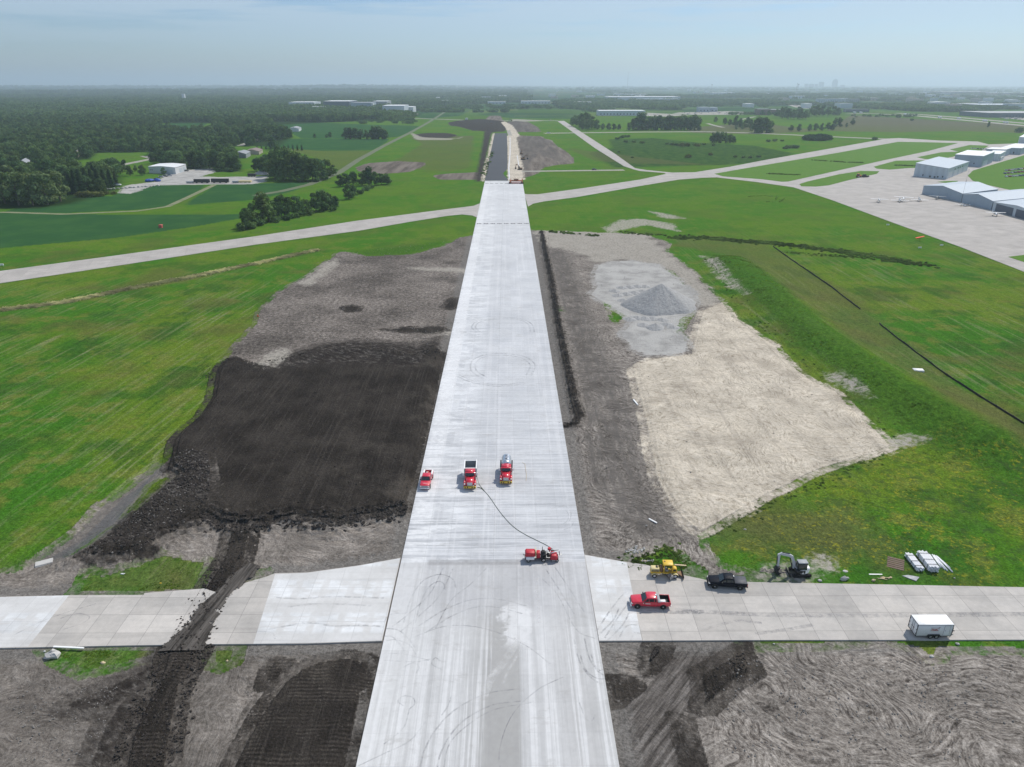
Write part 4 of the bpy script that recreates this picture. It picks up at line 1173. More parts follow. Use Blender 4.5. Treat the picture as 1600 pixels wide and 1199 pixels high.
# the big wood on the left and the scattered far trees
def scatter_object(name, pts, srcs):
    """pts: x, y, z, scale; instances picked at random from srcs"""
    me = bpy.data.meshes.new(name); me.vertices.add(len(pts)); me.vertices.foreach_set('co', pts[:, :3].astype(np.float32).ravel())
    a = me.attributes.new('size', 'FLOAT', 'POINT'); a.data.foreach_set('value', pts[:, 3].astype(np.float32))
    o = link_mesh(name, me)
    cl = bpy.data.collections.new(name + '_sources')
    for i, (m, nm) in enumerate(srcs):
        s = bpy.data.objects.new(nm, m); cl.objects.link(s)
    ng = bpy.data.node_groups.new(name, 'GeometryNodeTree')
    ng.interface.new_socket('Geometry', in_out='INPUT', socket_type='NodeSocketGeometry')
    ng.interface.new_socket('Geometry', in_out='OUTPUT', socket_type='NodeSocketGeometry')
    N = ng.nodes; LK = ng.links.new
    gi = N.new('NodeGroupInput'); go = N.new('NodeGroupOutput')
    ip = N.new('GeometryNodeInstanceOnPoints'); ci = N.new('GeometryNodeCollectionInfo')
    ci.inputs['Collection'].default_value = cl; ci.inputs['Separate Children'].default_value = True; ci.inputs['Reset Children'].default_value = True
    m2p = N.new('GeometryNodeMeshToPoints')
    na = N.new('GeometryNodeInputNamedAttribute'); na.data_type = 'FLOAT'; na.inputs['Name'].default_value = 'size'
    rv = N.new('FunctionNodeRandomValue'); rv.data_type = 'FLOAT_VECTOR'; rv.inputs['Max'].default_value = (0, 0, 6.28)
    LK(gi.outputs[0], m2p.inputs[0]); LK(m2p.outputs[0], ip.inputs['Points']); LK(ci.outputs[0], ip.inputs['Instance'])
    ip.inputs['Pick Instance'].default_value = True
    LK(na.outputs[0], ip.inputs['Scale']); LK(rv.outputs[0], ip.inputs['Rotation'])
    LK(ip.outputs[0], go.inputs[0])
    md = o.modifiers.new('scatter', 'NODES'); md.node_group = ng
    tag(o, kind='stuff')
    return o

r = np.random.RandomState(3)
wood = GP(WOOD[0])
FIELDS = [GP(p) for p in CROP + DRY[:2] + YARD]
def ok_fields(P, m=6.0):
    bad = np.zeros(len(P), bool)
    for f in FIELDS: bad |= poly_sdf(P, f, 20) > -m
    for nm, (pl, w) in ROADS.items(): bad |= line_dist(P, GP(pl), 20)[0] < w / 2 + 3
    return ~bad
# near part of the wood: trees one by one
CLEAR = [GP(p) for p in CLEAR_PX]
near_pts = []
yy = 520
P0 = r.uniform([-1500, 480], [0, 1650], (26000, 2))
s = poly_sdf(P0, wood, 10)
P0 = P0[(s > 3) & ok_fields(P0)]
for c in CLEAR: P0 = P0[poly_sdf(P0, c, 5) < 0]
P0 = P0[(np.abs(P0[:, 0]) < .80 * P0[:, 1] + 60)]
grid = {}; keep = []
for i in range(len(P0)):
    x, y = P0[i]; cs = 8.5; k = (int(x // cs), int(y // cs))
    if any(grid.get((k[0] + a, k[1] + b)) is not None and (grid[(k[0] + a, k[1] + b)][0] - x) ** 2 + (grid[(k[0] + a, k[1] + b)][1] - y) ** 2 < 60 for a in (-1, 0, 1) for b in (-1, 0, 1)): continue
    grid[k] = (x, y); keep.append(i)
P0 = P0[keep]
hts = 9 + 8 * fbm(P0[:, 0] / 60, P0[:, 1] / 60, 2, 77) + r.uniform(-2, 3, len(P0))
order = np.argsort(-(hts / P0[:, 1]))
nind = max(0, 286 - N_TREE)
inview = [i for i in order if abs(P0[i, 0]) < .69 * P0[i, 1] + 10][:nind]
for i in inview:
    plant('round', P0[i, 0], P0[i, 1], hts[i], 1.25, 'tree along the near edge of the great wood at the far left', 'trees along the near edge of the wood')
rest = np.setdiff1d(np.arange(len(P0)), inview)
pts = [np.column_stack([P0[rest], land_height(P0[rest], False) - .3, hts[rest]])]
# further back: clumps of crowns
def clumps(n, ymin, ymax, sz, cond):
    inv = r.uniform(1 / ymax ** .9, 1 / ymin ** .9, n); y = inv ** (-1 / .9); x = r.uniform(-.86, .86, n) * y
    P = np.stack([x, y], 1); P = P[cond(P)]
    return np.column_stack([P, land_height(P, False) - 1.0, sz(P[:, 1]) * r.uniform(.6, 1.3, len(P)) * (.75 + .5 * fbm(P[:, 0] / 170, P[:, 1] / 300, 2, 91))])
pts2 = clumps(30000, 1600, 12000, lambda y: 11 + y * .0006, lambda P: (poly_sdf(P, wood, 10) > 3) & ok_fields(P))
srcs = [(v[2], 'tree_crown') for v in TREES['round']]
cl_m = []
for i in range(3):
    c = crown_mesh('clump', rd, 700, .15)
    me = bpy.data.meshes.new('crown_clump'); me.from_pydata(c.v, [], c.f); me.materials.append(M_LEAF); cl_m.append((me, 'crown_clump'))
scatter_object('wood', pts[0], srcs)
scatter_object('distant_wood', pts2, cl_m)
def tree_noise(P):
    n = fbm(P[:, 0] / 420, P[:, 1] / 640, 3, 55)
    thr = np.where(P[:, 1] < 2600, .61, .555)
    n = n + .10 * sstep(0, -1500, P[:, 0]) * sstep(1800, 3500, P[:, 1]) + .05 * sstep(5000, 9000, P[:, 1])
    return (n > thr) & (poly_sdf(P, wood, 10) < 0) & ok_fields(P)
BUILT = []
pts3 = clumps(52000, 1750, 16000, lambda y: 8.5 + y * .0007, tree_noise)
def band(n, x0, x1, y0, y1, sz):
    """a belt of trees between two pixel corners"""
    P = np.array([tuple(G(r.uniform(x0, x1), r.uniform(y0, y1)))[:2] for _ in range(n)])
    return np.column_stack([P, np.zeros(n) - .5, sz * r.uniform(.6, 1.2, n)])
belts = [band(90, 425, 520, 184, 190, 8.5), band(110, 520, 640, 183, 188, 8.5), band(60, 600, 645, 182, 190, 7), band(40, 658, 724, 174.5, 176, 9), band(10, 743, 755, 175, 176, 8), band(12, 765, 776, 175, 176, 7), band(12, 784, 794, 174, 176, 8),
         band(170, 640, 900, 166, 171, 9), band(80, 900, 960, 166, 175, 8), band(150, 940, 1200, 162, 168, 9), band(60, 1330, 1420, 164, 171, 11), band(90, 1420, 1540, 163, 174, 10), band(60, 1200, 1330, 150, 156, 14), band(60, 1330, 1600, 150, 158, 13), band(40, 1140, 1230, 178, 180, 6), band(25, 1320, 1430, 181, 184, 5), band(30, 560, 650, 188, 194, 5)]
scatter_object('distant_trees', np.vstack([pts3] + belts), cl_m)
# hedge and weeds on the right of the airfield
def weeds(name, line, wdt, n, size, mat_src):
    L_ = np.array(GP(line)); seg = np.linalg.norm(L_[1:] - L_[:-1], axis=1); cum = np.concatenate([[0], np.cumsum(seg)])
    q = r.uniform(0, cum[-1], n); k = np.clip(np.searchsorted(cum, q) - 1, 0, len(seg) - 1); f = (q - cum[k]) / seg[k]
    P = L_[k] + (L_[k + 1] - L_[k]) * f[:, None] + r.normal(0, wdt, (n, 2))
    return np.column_stack([P, land_height(P, False) - .15, size * r.uniform(.5, 1.3, n)])
def remat(me, mat, nm_):
    m2 = me.copy(); m2.name = nm_; m2.materials.clear(); m2.materials.append(mat); return m2
bs = [(remat(v[2], M_WEED, 'weed'), 'weed') for v in TREES['bush']]
wd = [weeds(0, [(1050,372),(1100,372),(1160,377),(1230,383),(1300,392),(1370,402),(1450,415)], 2.3, 1100, .8, 0),
      weeds(0, [(1230,395),(1330,402),(1420,412)], 1.2, 140, .6, 0),
      weeds(0, [(858,363),(880,364),(900,366)], 1.2, 60, .8, 0), weeds(0, [(918,367),(935,369)], 1.2, 35, .7, 0), weeds(0, [(970,363),(1000,366),(1040,368)], 1.2, 80, .7, 0),
      weeds(0, [(1270,251),(1320,254),(1345,255)], 1.6, 90, 1.1, 0), weeds(0, [(1200,272),(1245,274)], 1.4, 70, 1.0, 0),
      weeds(0, [(1400,259),(1430,260)], 1.4, 70, 1.1, 0),
      weeds(0, [(1168,308),(1190,306),(1215,309),(1220,315),(1195,316)], 1.6, 60, .5, 0),
      weeds(0, [(985,880),(1020,872),(1050,862),(1070,885)], 1.2, 220, .35, 0),
      weeds(0, [(1110,835),(1180,798),(1300,745),(1380,712)], 1.0, 260, .35, 0),
      weeds(0, [(1105,405),(1150,470),(1200,520),(1260,575),(1350,640),(1400,690)], 1.6, 240, .35, 0),
      weeds(0, [(230,790),(260,752)], .8, 60, .3, 0),
      weeds(0, [(770,237),(760,262),(755,275)], 1.5, 60, 1.2, 0)]
scatter_object('weeds', np.vstack(wd), bs)
rdw = [weeds(0, [(0,485),(100,473),(200,452),(300,433),(400,412),(495,391)], .9, 3200, .75, 0)]
scatter_object('tall_dry_grass', np.vstack(rdw), [(remat(v[2], M_DRYTUFT, 'grass_tuft'), 'grass_tuft') for v in TREES['reed']])

# loose clods and tufts
def in_poly(px_poly, n, jitter=0):
    poly = np.array(GP(px_poly)); lo, hi = poly.min(0), poly.max(0); out_ = []
    while sum(map(len, out_)) < n:
        Q = r.uniform(lo, hi, (n * 3, 2)); Q = Q[poly_sdf(Q, poly, 1) > 0]; out_.append(Q)
    return np.vstack(out_)[:n]
def put(P, s0, s1, dz=-.05, power=2.0):
    sc = s0 + (s1 - s0) * r.uniform(0, 1, len(P)) ** power
    return np.column_stack([P, land_height(P) + dz * sc, sc])
def along(line, wdt, n):
    q = weeds(0, line, wdt, n, 1, 0); return q[:, :2]
def px_line(world): return world
def along_w(L_, wdt, n):
    L_ = np.array(L_); seg = np.linalg.norm(L_[1:] - L_[:-1], axis=1); cum = np.concatenate([[0], np.cumsum(seg)])
    q = r.uniform(0, cum[-1], n); k = np.clip(np.searchsorted(cum, q) - 1, 0, len(seg) - 1); f = (q - cum[k]) / seg[k]
    return L_[k] + (L_[k + 1] - L_[k]) * f[:, None] + r.normal(0, wdt, (n, 2))
t = NT('soil_clod'); M_CLOD = t.principled(t.mix(t.noise(t.pos(), .8, 3, .7), (.026, .022, .020), (.085, .075, .067)), .95, spec=.1)
t = NT('pale_clod'); M_PCLOD = t.principled(t.mix(t.noise(t.pos(), .8, 3, .7), (.13, .12, .11), (.34, .32, .30)), .95, spec=.1)
def clod_mesh(seed, mat, nm_):
    c_ = MB(); c_.blob((0, 0, .25), (1, .8, .65), seed=seed, rough=.35, n=7, flat=True)
    me = bpy.data.meshes.new(nm_); me.from_pydata(c_.v, [], c_.f); me.materials.append(mat); return (me, nm_)
TRK_L = [(345,870),(330,895),(312,920),(285,975),(256,1020),(235,1078),(215,1110),(198,1150),(186,1199)]
TRK_R = [(385,885),(372,905),(335,965),(322,1020),(305,1050),(285,1100),(270,1199)]
def off_pave(P): return P[pave_sdf(P) < -.35]
cl = [put(along_w(RIDGE, .28, 1500), .08, .34), put(off_pave(along_w(TOE[3:], 1.0, 3200)), .08, .42), put(along_w(CREST, 1.3, 700), .08, .3),
      put(in_poly(MID[0], 2600), .06, .34, power=3), put(in_poly(DARK[0], 1500), .05, .22, power=3), put(along_w(GP(TRK_L), .6, 500), .05, .28), put(along_w(GP(TRK_R), .6, 500), .05, .28),
      put(in_poly(DARK[3], 900), .05, .22, power=3)]
for k_ in (6, 7): cl.append(put(in_poly(DARK[k_], 260), .04, .2, power=3))
cl.append(put(in_poly([(845,370),(860,370),(905,640),(885,660)], 900), .05, .2, power=2))
scatter_object('soil_clods', np.vstack(cl), [clod_mesh(s_, M_CLOD, 'clod') for s_ in (1, 2, 3)])
pc = [put(in_poly([(0,1060),(200,1060),(160,1199),(0,1199)], 500), .03, .14, power=3), put(in_poly([(1120,1020),(1600,1025),(1600,1199),(1110,1199)], 1400), .03, .16, power=3), put(in_poly(DIRT_R, 1600), .04, .2, power=4), put(in_poly(MID[0], 700), .05, .2, power=3),
      put(in_poly([(430,830),(600,815),(640,800),(628,868),(440,895)], 350), .03, .14, power=3), put(in_poly([(500,400),(735,370),(700,540),(400,540),(410,490)], 1800), .06, .25, power=3)]
scatter_object('stones', np.vstack(pc), [clod_mesh(s_, M_PCLOD, 'stone_chip') for s_ in (4, 5, 6)])
def tuft_mesh(seed, mat, nm_, n=46):
    q_ = random.Random(seed); c_ = MB()
    for _ in range(n):
        a = q_.uniform(0, 6.28); rr = q_.uniform(0, .75); x, y = rr * math.cos(a), rr * math.sin(a); b = q_.uniform(0, 6.28); w_ = q_.uniform(.07, .15); h_ = q_.uniform(.15, .5); lx, ly = q_.uniform(-.55, .55), q_.uniform(-.55, .55)
        c_.add([(x - w_ * math.cos(b), y - w_ * math.sin(b), 0), (x + w_ * math.cos(b), y + w_ * math.sin(b), 0), (x + lx, y + ly, h_)], [(0, 1, 2)])
    me = bpy.data.meshes.new(nm_); me.from_pydata(c_.v, [], c_.f); me.materials.append(mat); return (me, nm_)
M_TUFT = leaf_mat('tuft_leaves', (.085, .175, .022), (.190, .265, .045))
def thin(P, poly_px, soft, nz, lo=.42, hi=.6, sd=0):
    """drop points towards the rim of a patch and where a noise is low"""
    e = poly_sdf(P, GP(poly_px), 60); k = sstep(0, soft, e) * sstep(lo, hi, fbm(P[:, 0] / nz, P[:, 1] / nz, 4, 200 + sd))
    return P[r.uniform(0, 1, len(P)) < k]
FIELD_R = [(1110,835),(1240,762),(1398,702),(1500,690),(1800,760),(1800,912),(1600,912),(1250,900),(1130,880)]
FIELD_L = [(-60,560),(180,560),(330,600),(262,700),(150,800),(60,860),(-60,890)]
tf = [put(thin(in_poly(LUSH[1], 16000), LUSH[1], 5.0, 5.0), .18, .50, 0),
      put(thin(in_poly(FIELD_R, 30000), FIELD_R, 8, 6.0, .45, .62), .08, .30, 0),
      put(thin(in_poly(FIELD_L, 16000), FIELD_L, 14, 7.0, .48, .66), .08, .22, 0)]
for g_ in (0, 2, 4, 10): tf.append(put(thin(in_poly(GRASS_IN[g_], 900), GRASS_IN[g_], 1.2, 3.0), .10, .30, 0))
scatter_object('grass_tufts', np.vstack(tf), [tuft_mesh(s_, M_TUFT, 'tuft') for s_ in (1, 2, 3)])
# ------------------------------------------------------------------ paints
def paint(name, c, rough=.35, metal=0.0, spec=.5, dirt=.25, coat=.0):
    t = NT(name)
    n = t.noise(t.obj(), 1.7, 4, .65)
    k = t.mix(t.m('MULTIPLY', t.rng(n, .45, .75), dirt), c, tuple(.55 * q + .45 * w for q, w in zip(c, (.30, .27, .23))))
    k = t.vm('SCALE', k, t.rng(t.noise(t.obj(), 9, 3), .3, .7, .94, 1.06))
    return t.principled(k, t.fmix(t.rng(n, .4, .7), rough, min(1, rough + .25)), metal, spec=spec, coat=coat)
M_RED = paint('red_paint', (.62, .010, .040), .28, coat=.6)
M_RED2 = paint('red_machine_paint', (.48, .012, .03), .45, dirt=.3)
M_BLACK = paint('black_paint', (.006, .008, .015), .4, dirt=.02, spec=.12)
M_TONNEAU = paint('bed_cover', (.05, .055, .07), .55)
M_WHITE = paint('white_paint', (.84, .84, .83), .4, dirt=.15)
M_YEL = paint('yellow_paint', (.72, .47, .035), .45, dirt=.35)
M_CREAM = paint('faded_yellow_paint', (.72, .60, .30), .55, dirt=.35)
M_ORANGE = paint('orange_paint', (.60, .14, .03), .5, dirt=.35)
M_TRIM = paint('black_trim', (.018, .018, .02), .6, dirt=.3)
M_RUB = paint('rubber', (.016, .016, .017), .85, dirt=.5, spec=.2)
M_STEEL = paint('steel', (.42, .43, .45), .35, .85, dirt=.2)
M_TANK = paint('polished_tank', (.66, .68, .70), .22, .95, dirt=.05)
M_RIM = paint('wheel_metal', (.55, .55, .56), .35, .8)
M_WRIM = paint('white_rim', (.75, .75, .73), .5)
M_GREY = paint('grey_paint', (.30, .32, .34), .5)
M_LGREY = paint('light_grey_paint', (.52, .54, .57), .45)
M_GLASS = paint('dark_glass', (.012, .022, .026), .06, spec=.8, dirt=.03)
M_LAMP = paint('lamp_glass', (.80, .80, .78), .15, spec=.7, dirt=.02)
M_TAIL = paint('tail_lamp', (.45, .01, .01), .2, dirt=.02)
M_WOODP = paint('pale_wood', (.62, .50, .32), .8, dirt=.4)
M_ROCK = paint('broken_concrete', (.50, .49, .47), .95, dirt=.6)
M_PVC = paint('white_pipe', (.80, .81, .83), .35, dirt=.06)
M_STRAP = paint('strap', (.06, .06, .06), .6)
M_LOAD = paint('gravel_load', (.22, .22, .21), .95, dirt=.5)
M_HOSE = paint('hose_rubber', (.11, .13, .085), .6)
M_BROOM = paint('brush_bristle', (.20, .17, .15), .9, dirt=.6)
M_RUST = paint('rusty_steel', (.22, .13, .07), .8, dirt=.5)
M_BLUE = paint('blue_tarp', (.02, .08, .42), .5)
M_SALMON = paint('faded_red', (.50, .10, .07), .5)

def wheel(parent, x, y, r, w, rim=None, side=1, rr=.58):
    """tyre with its rim as a sub-part; side is the outward direction"""
    mb = MB(); n = 20
    prof = [(r * rr, -w / 2), (r * .93, -w / 2), (r, -w * .32), (r, w * .32), (r * .93, w / 2), (r * rr, w / 2)]
    vs = []
    for k in range(n):
        a = 2 * math.pi * k / n
        for q, yy in prof: vs.append((q * math.cos(a), yy, q * math.sin(a)))
    m = len(prof); fs = []
    for k in range(n):
        for j in range(m):
            j2 = (j + 1) % m; k2 = (k + 1) % n
            fs.append((k * m + j, k * m + j2, k2 * m + j2, k2 * m + j))
    mb.add(vs, fs, 0, True)
    o = mb.build('wheel', M_RUB, parent, loc=(x, y, r))
    rb = MB(); rb.cyl((0, -w * .35, 0), (0, w * .35, 0), r * rr, 16)
    rb.cyl((0, side * w * .3, 0), (0, side * w * .46, 0), r * .22, 10)
    rb.build('rim', rim or M_RIM, o)
    return o

def pickup(label, loc, rz, M, kind):
    R0 = empty('pickup_truck', loc, rz)
    tag(R0, label, 'pickup truck')
    b = MB()
    b.prism_y([(-1.0, .46), (2.72, .44), (2.86, .62), (2.88, .98), (2.66, 1.13), (1.24, 1.24), (-1.0, 1.24)], -.98, .98, inset=lambda x, z: .10 if x > 2.6 else (.03 if z > 1.1 else 0))
    for s in (-1, 1):
        b.box(-2.92, -1.0, min(s * .86, s * .98), max(s * .86, s * .98), .55, 1.24)
    b.box(-2.98, -2.88, -.97, .97, .58, 1.24)
    b.box(-2.9, -1.0, -.87, .87, .5, .66)
    b.build('body', M, R0, bevel=.035)
    c = MB()
    f = lambda x, z: max(0, (z - 1.22)) * .26 + .03
    c.prism_y([(-1.0, 1.22), (1.28, 1.22), (.55, 1.84), (.2, 1.90), (-.7, 1.90), (-.92, 1.80)], -.98, .98, inset=f)
    c.build('cab', M, R0, bevel=.03)
    w = MB(); w.add([(1.24, -.86, 1.27), (1.24, .86, 1.27), (.62, .70, 1.81), (.62, -.70, 1.81)], [(0, 1, 2, 3)])
    for i in range(4): x, y, z = w.v[i]; w.v[i] = (x + .03, y, z + .025)
    w.build('windshield', M_GLASS, R0)
    for s in (-1, 1):
        g = MB()
        for xa, xb in (((1.0, .50), (.32, .32)), ((.24, .24), (-.50, -.50)), ((-.58, -.58), (-.86, -.78))):
            pts = [(xa[0], 1.30), (xa[1], 1.74), (xb[1], 1.74), (xb[0], 1.30)]
            vs = [(x, s * (.98 - f(0, z) + .006), z) for x, z in pts]
            g.add(vs, [(0, 1, 2, 3) if s > 0 else (3, 2, 1, 0)])
        g.build('side_window', M_GLASS, R0)
        mr = MB(); mr.box(.86, 1.02, min(s * .98, s * 1.24), max(s * .98, s * 1.24), 1.25, 1.42); mr.build('mirror', M_TRIM, R0, bevel=.02)
        l = MB(); l.box(2.70, 2.90, min(s * .62, s * .90), max(s * .62, s * .90), .80, 1.0); l.build('headlight', M_LAMP, R0)
        l = MB(); l.box(-3.0, -2.93, min(s * .84, s * .975), max(s * .84, s * .975), .8, 1.15); l.build('tail_light', M_TAIL, R0)
        for x in (-1.9, 1.95):
            a = MB(); a.cyl((x, s * .80, .42), (x, s * .988, .42), .47, 20); a.build('wheel_arch', M_TRIM, R0)
            wheel(R0, x, s * .90, .41, .24, side=s)
    r = MB(); r.add([(-1.01, -.72, 1.32), (-1.01, .72, 1.32), (-.93, .64, 1.76), (-.93, -.64, 1.76)], [(3, 2, 1, 0)])
    for i in range(4): x, y, z = r.v[i]; r.v[i] = (x - .03, y, z)
    r.build('rear_window', M_GLASS, R0)
    g = MB(); g.box(2.84, 2.91, -.60, .60, .70, 1.0); g.build('grille', M_TRIM if kind != 'front' else M_GREY, R0)
    bp = MB(); bp.box(2.84, 3.02, -.95, .95, .42, .66); bp.box(-3.12, -2.97, -.93, .93, .45, .62)
    bp.build('bumper', M_WHITE if kind != 'black' else M_TRIM, R0, bevel=.02)
    if kind == 'black':
        tn = MB(); tn.box(-2.93, -1.02, -.93, .93, 1.22, 1.27); tn.build('bed_cover', M_TONNEAU, R0, bevel=.01)
        l = MB(); l.box(-.98, -.86, -.15, .15, 1.86, 1.93); l.build('roof_lamp', M_LAMP, R0)
    else:
        ln = MB(); ln.box(-2.87, -1.02, -.86, .86, .655, .69)
        for s in (-1, 1): ln.box(-2.87, -1.02, min(s * .83, s * .862), max(s * .83, s * .862), .69, 1.2)
        ln.build('bed_liner', M_TRIM, R0)
        l = MB(); l.box(-.92, -.70, -.14, .14, 1.89, 1.96); l.build('roof_lamp', M_LAMP, R0)
        if kind == 'side':
            tb = MB(); tb.box(-1.45, -1.04, -.95, .95, .9, 1.36); tb.build('toolbox', M_GREY, R0, bevel=.02)
        else:
            tb = MB()
            for s in (-1, 1): tb.box(-2.9, -1.05, min(s * .66, s * .97), max(s * .66, s * .97), 1.1, 1.34)
            tb.build('side_toolbox', M_WHITE, R0, bevel=.02)
    if kind == 'front':
        lt = MB()
        for k in range(6): lt.box(2.06 + .02 * (k % 2), 2.18, -.42 + k * .15, -.32 + k * .15, 1.165, 1.18)
        lt.build('lettering', M_LAMP, R0)
    if kind == 'side':
        lt = MB()
        for s in (-1, 1):
            for k in range(6): lt.box(.72 - k * .13, .81 - k * .13, min(s * .975, s * .99), max(s * .975, s * .99), .92, 1.05)
            lt.box(1.05, 1.12, min(s * .975, s * .99), max(s * .975, s * .99), .95, 1.15)
        lt.build('lettering', M_LAMP, R0)
    return R0

ZR = .22; ZC = .155
def at(px, py, z=0): g = G(px, py, z); return (g.x, g.y, z)

pickup('red pickup facing the camera on the runway edge beside the dark soil', (-16.85, 121.9, ZR), -math.pi / 2 - .03, M_RED, 'front')
pickup('red pickup seen from the side, grey toolbox in its open bed, on the taxiway', (20.85, 86.25, ZC), math.pi + math.atan2(-.35, 5.7) * .6, M_RED, 'side')
pickup('black pickup with a covered bed on the right taxiway beside the grass', (33.75, 90.75, ZC), math.pi - .10, M_BLACK, 'black')
# things lying in the red pickup beds
mb = MB(); mb.box(-.42, .42, -.26, .26, 0, .30); o = mb.build('cargo_box', M_WHITE, bevel=.03, loc=(22.65, 85.72, ZC + .95)); o.rotation_euler.z = .05
tag(o, 'white box standing in the open bed of the red pickup on the right taxiway', 'box')
mb = MB(); mb.blob((0, 0, .28), (.38, .34, .26), seed=4, rough=.08, n=12); o = mb.build('fuel_can', M_SALMON, loc=(-16.9, 124.25, ZR + .70))
tag(o, 'red container standing in the bed of the red pickup at the runway edge', 'container')

def truck_front(R0, flat_grille=False):
    f = MB(); f.box(-3.6, 3.3, -.48, -.34, .72, .98); f.box(-3.6, 3.3, .34, .48, .72, .98)
    for x in (-3.3, -1.2, .3, 2.0): f.box(x, x + .12, -.34, .34, .76, .94)
    f.build('frame', M_TRIM, R0)
    h = MB()
    h.prism_y([(1.55, 1.0), (3.55, 1.0), (3.62, 1.45), (3.45, 1.80), (1.55, 2.02)], -.92, .92, inset=lambda x, z: (.10 if x > 3 else 0) + (.16 if z > 1.6 else 0))
    for s in (-1, 1):
        h.prism_y([(1.75, .95), (2.0, 1.38), (2.45, 1.52), (3.1, 1.48), (3.5, 1.15), (3.55, .9), (3.2, .95), (3.0, 1.22), (2.3, 1.22), (2.05, .95)], min(s * .80, s * 1.22), max(s * .80, s * 1.22))
    h.build('hood', M_RED, R0, bevel=.05, seg=2)
    c = MB()
    c.prism_y([(.05, 1.0), (1.6, 1.0), (1.62, 1.95), (1.32, 2.72), (1.0, 2.84), (.05, 2.84)], -1.08, 1.08, inset=lambda x, z: .12 if z > 2.5 else (.02 if z > 1.8 else 0))
    c.build('cab', M_RED, R0, bevel=.06, seg=2)
    w = MB(); w.add([(1.64, -.92, 2.02), (1.64, .92, 2.02), (1.36, .86, 2.66), (1.36, -.86, 2.66)], [(0, 1, 2, 3)]); 
    for i in range(4): x, y, z = w.v[i]; w.v[i] = (x + .035, y, z + .01)
    w.build('windshield', M_GLASS, R0)
    v = MB(); v.box(1.34, 1.62, -1.0, 1.0, 2.64, 2.72); v.build('sun_visor', M_RED, R0, bevel=.01)
    for s in (-1, 1):
        g = MB(); vs = [(1.35, s * 1.075, 2.0), (1.2, s * 1.02, 2.5), (.45, s * 1.02, 2.5), (.45, s * 1.075, 2.0)]
        g.add(vs, [(0, 1, 2, 3) if s > 0 else (3, 2, 1, 0)]); g.build('side_window', M_GLASS, R0)
        m = MB(); m.box(1.28, 1.40, min(s * 1.2, s * 1.48), max(s * 1.2, s * 1.48), 1.95, 2.55); m.tube([(1.3, s * 1.05, 2.5), (1.34, s * 1.3, 2.52)], .03, 6); m.tube([(1.3, s * 1.05, 2.0), (1.34, s * 1.3, 1.98)], .03, 6)
        m.build('mirror', M_WHITE, R0)
        l = MB(); l.box(3.42, 3.60, min(s * .88, s * 1.14), max(s * .88, s * 1.14), 1.16, 1.42); l.build('headlight', M_LAMP, R0, bevel=.02)
        wheel(R0, 2.62, s * 1.02, .52, .30, side=s)
        for x in (-1.55, -2.90): wheel(R0, x, s * .92, .52, .55, side=s)
        t_ = MB(); t_.cyl((.1, s * .86, .72), (1.4, s * .86, .72), .32, 14); t_.build('fuel_tank', M_STEEL, R0)
    g = MB(); g.box(3.56, 3.64, -.52, .52, 1.02, 1.66)
    for k in range(5): g.box(3.64, 3.67, -.46, .46, 1.08 + k * .12, 1.12 + k * .12, 1)
    g.build('grille', [M_STEEL, M_WHITE], R0)
    b = MB(); b.box(3.62, 3.86, -1.2, 1.2, .52, .92); b.build('bumper', M_YEL, R0, bevel=.02)
    p = MB()
    for y in (-1.0, -.55, .35, .8): p.box(3.86, 3.875, y, y + .22, .60, .86)
    p.build('bumper_stripes', M_TRIM, R0)
    return R0

D = empty('dump_truck', (-8.25, 122.75, ZR), -math.pi / 2 + .02)
tag(D, 'red dump truck with an open white box and yellow bumper parked on the runway', 'dump truck')
truck_front(D)
d = MB()
z0, z1 = 1.12, 2.55
d.box(-3.72, -.25, -1.2, 1.2, z0, z0 + .1)
for s in (-1, 1): d.box(-3.72, -.25, min(s * 1.12, s * 1.2), max(s * 1.12, s * 1.2), z0 + .1, z1)
d.box(-.33, -.25, -1.12, 1.12, z0 + .1, z1 + .05); d.box(-3.72, -3.64, -1.12, 1.12, z0 + .1, z1 - .15)
d.build('dump_box', M_GREY, D)
rm = MB()
for s in (-1, 1): rm.box(-3.80, -.20, min(s * 1.08, s * 1.28), max(s * 1.08, s * 1.28), z1, z1 + .10)
rm.box(-.38, -.16, -1.08, 1.08, z1 + .05, z1 + .16); rm.box(-3.80, -3.62, -1.08, 1.08, z1 - .15, z1 - .02)
for s in (-1, 1):
    for k in range(6): x = -3.6 + k * .62; rm.box(x, x + .10, min(s * 1.2, s * 1.27), max(s * 1.2, s * 1.27), z0, z1)
rm.build('box_rim', M_WHITE, D)
l = MB()
for k in range(16): l.blob((-1.3 + random.uniform(-.7, .8), random.uniform(-.8, .8), z0 + .2), (.35, .35, .32), seed=k, rough=.3, n=7)
l.build('load', M_LOAD, D)
s_ = MB(); s_.tube([(-.05, .98, 1.0), (-.05, .98, 2.95)], .07, 8); s_.build('exhaust_stack', M_STEEL, D)

T = empty('tank_truck', (-1.15, 124.65, ZR), -math.pi / 2 - .01)
tag(T, 'red truck with a polished cylindrical steel tank parked on the runway', 'tank truck')
truck_front(T)
k = MB(); rr_ = 1.02
pts = [(-3.95, .25), (-3.90, .62), (-3.75, .88), (-3.5, 1.0), (-3.2, rr_), (-.9, rr_), (-.55, 1.0), (-.30, .85), (-.18, .55), (-.14, .2)]
k.tube([(x, 0, 2.12) for x, r in pts], [r * .99 for x, r in pts], 28); k.build('tank', M_TANK, T)
wb = MB(); wb.box(-3.2, -.9, -.22, .22, 3.11, 3.16); wb.cyl((-1.6, 0, 3.12), (-1.6, 0, 3.30), .25, 14); wb.cyl((-2.7, 0, 3.12), (-2.7, 0, 3.26), .2, 12)
wb.build('hatch', M_STEEL, T)
hs = MB()
for s in (-1, 1): hs.box(-3.4, -.3, min(s * 1.02, s * 1.28), max(s * 1.02, s * 1.28), 1.35, 1.72)
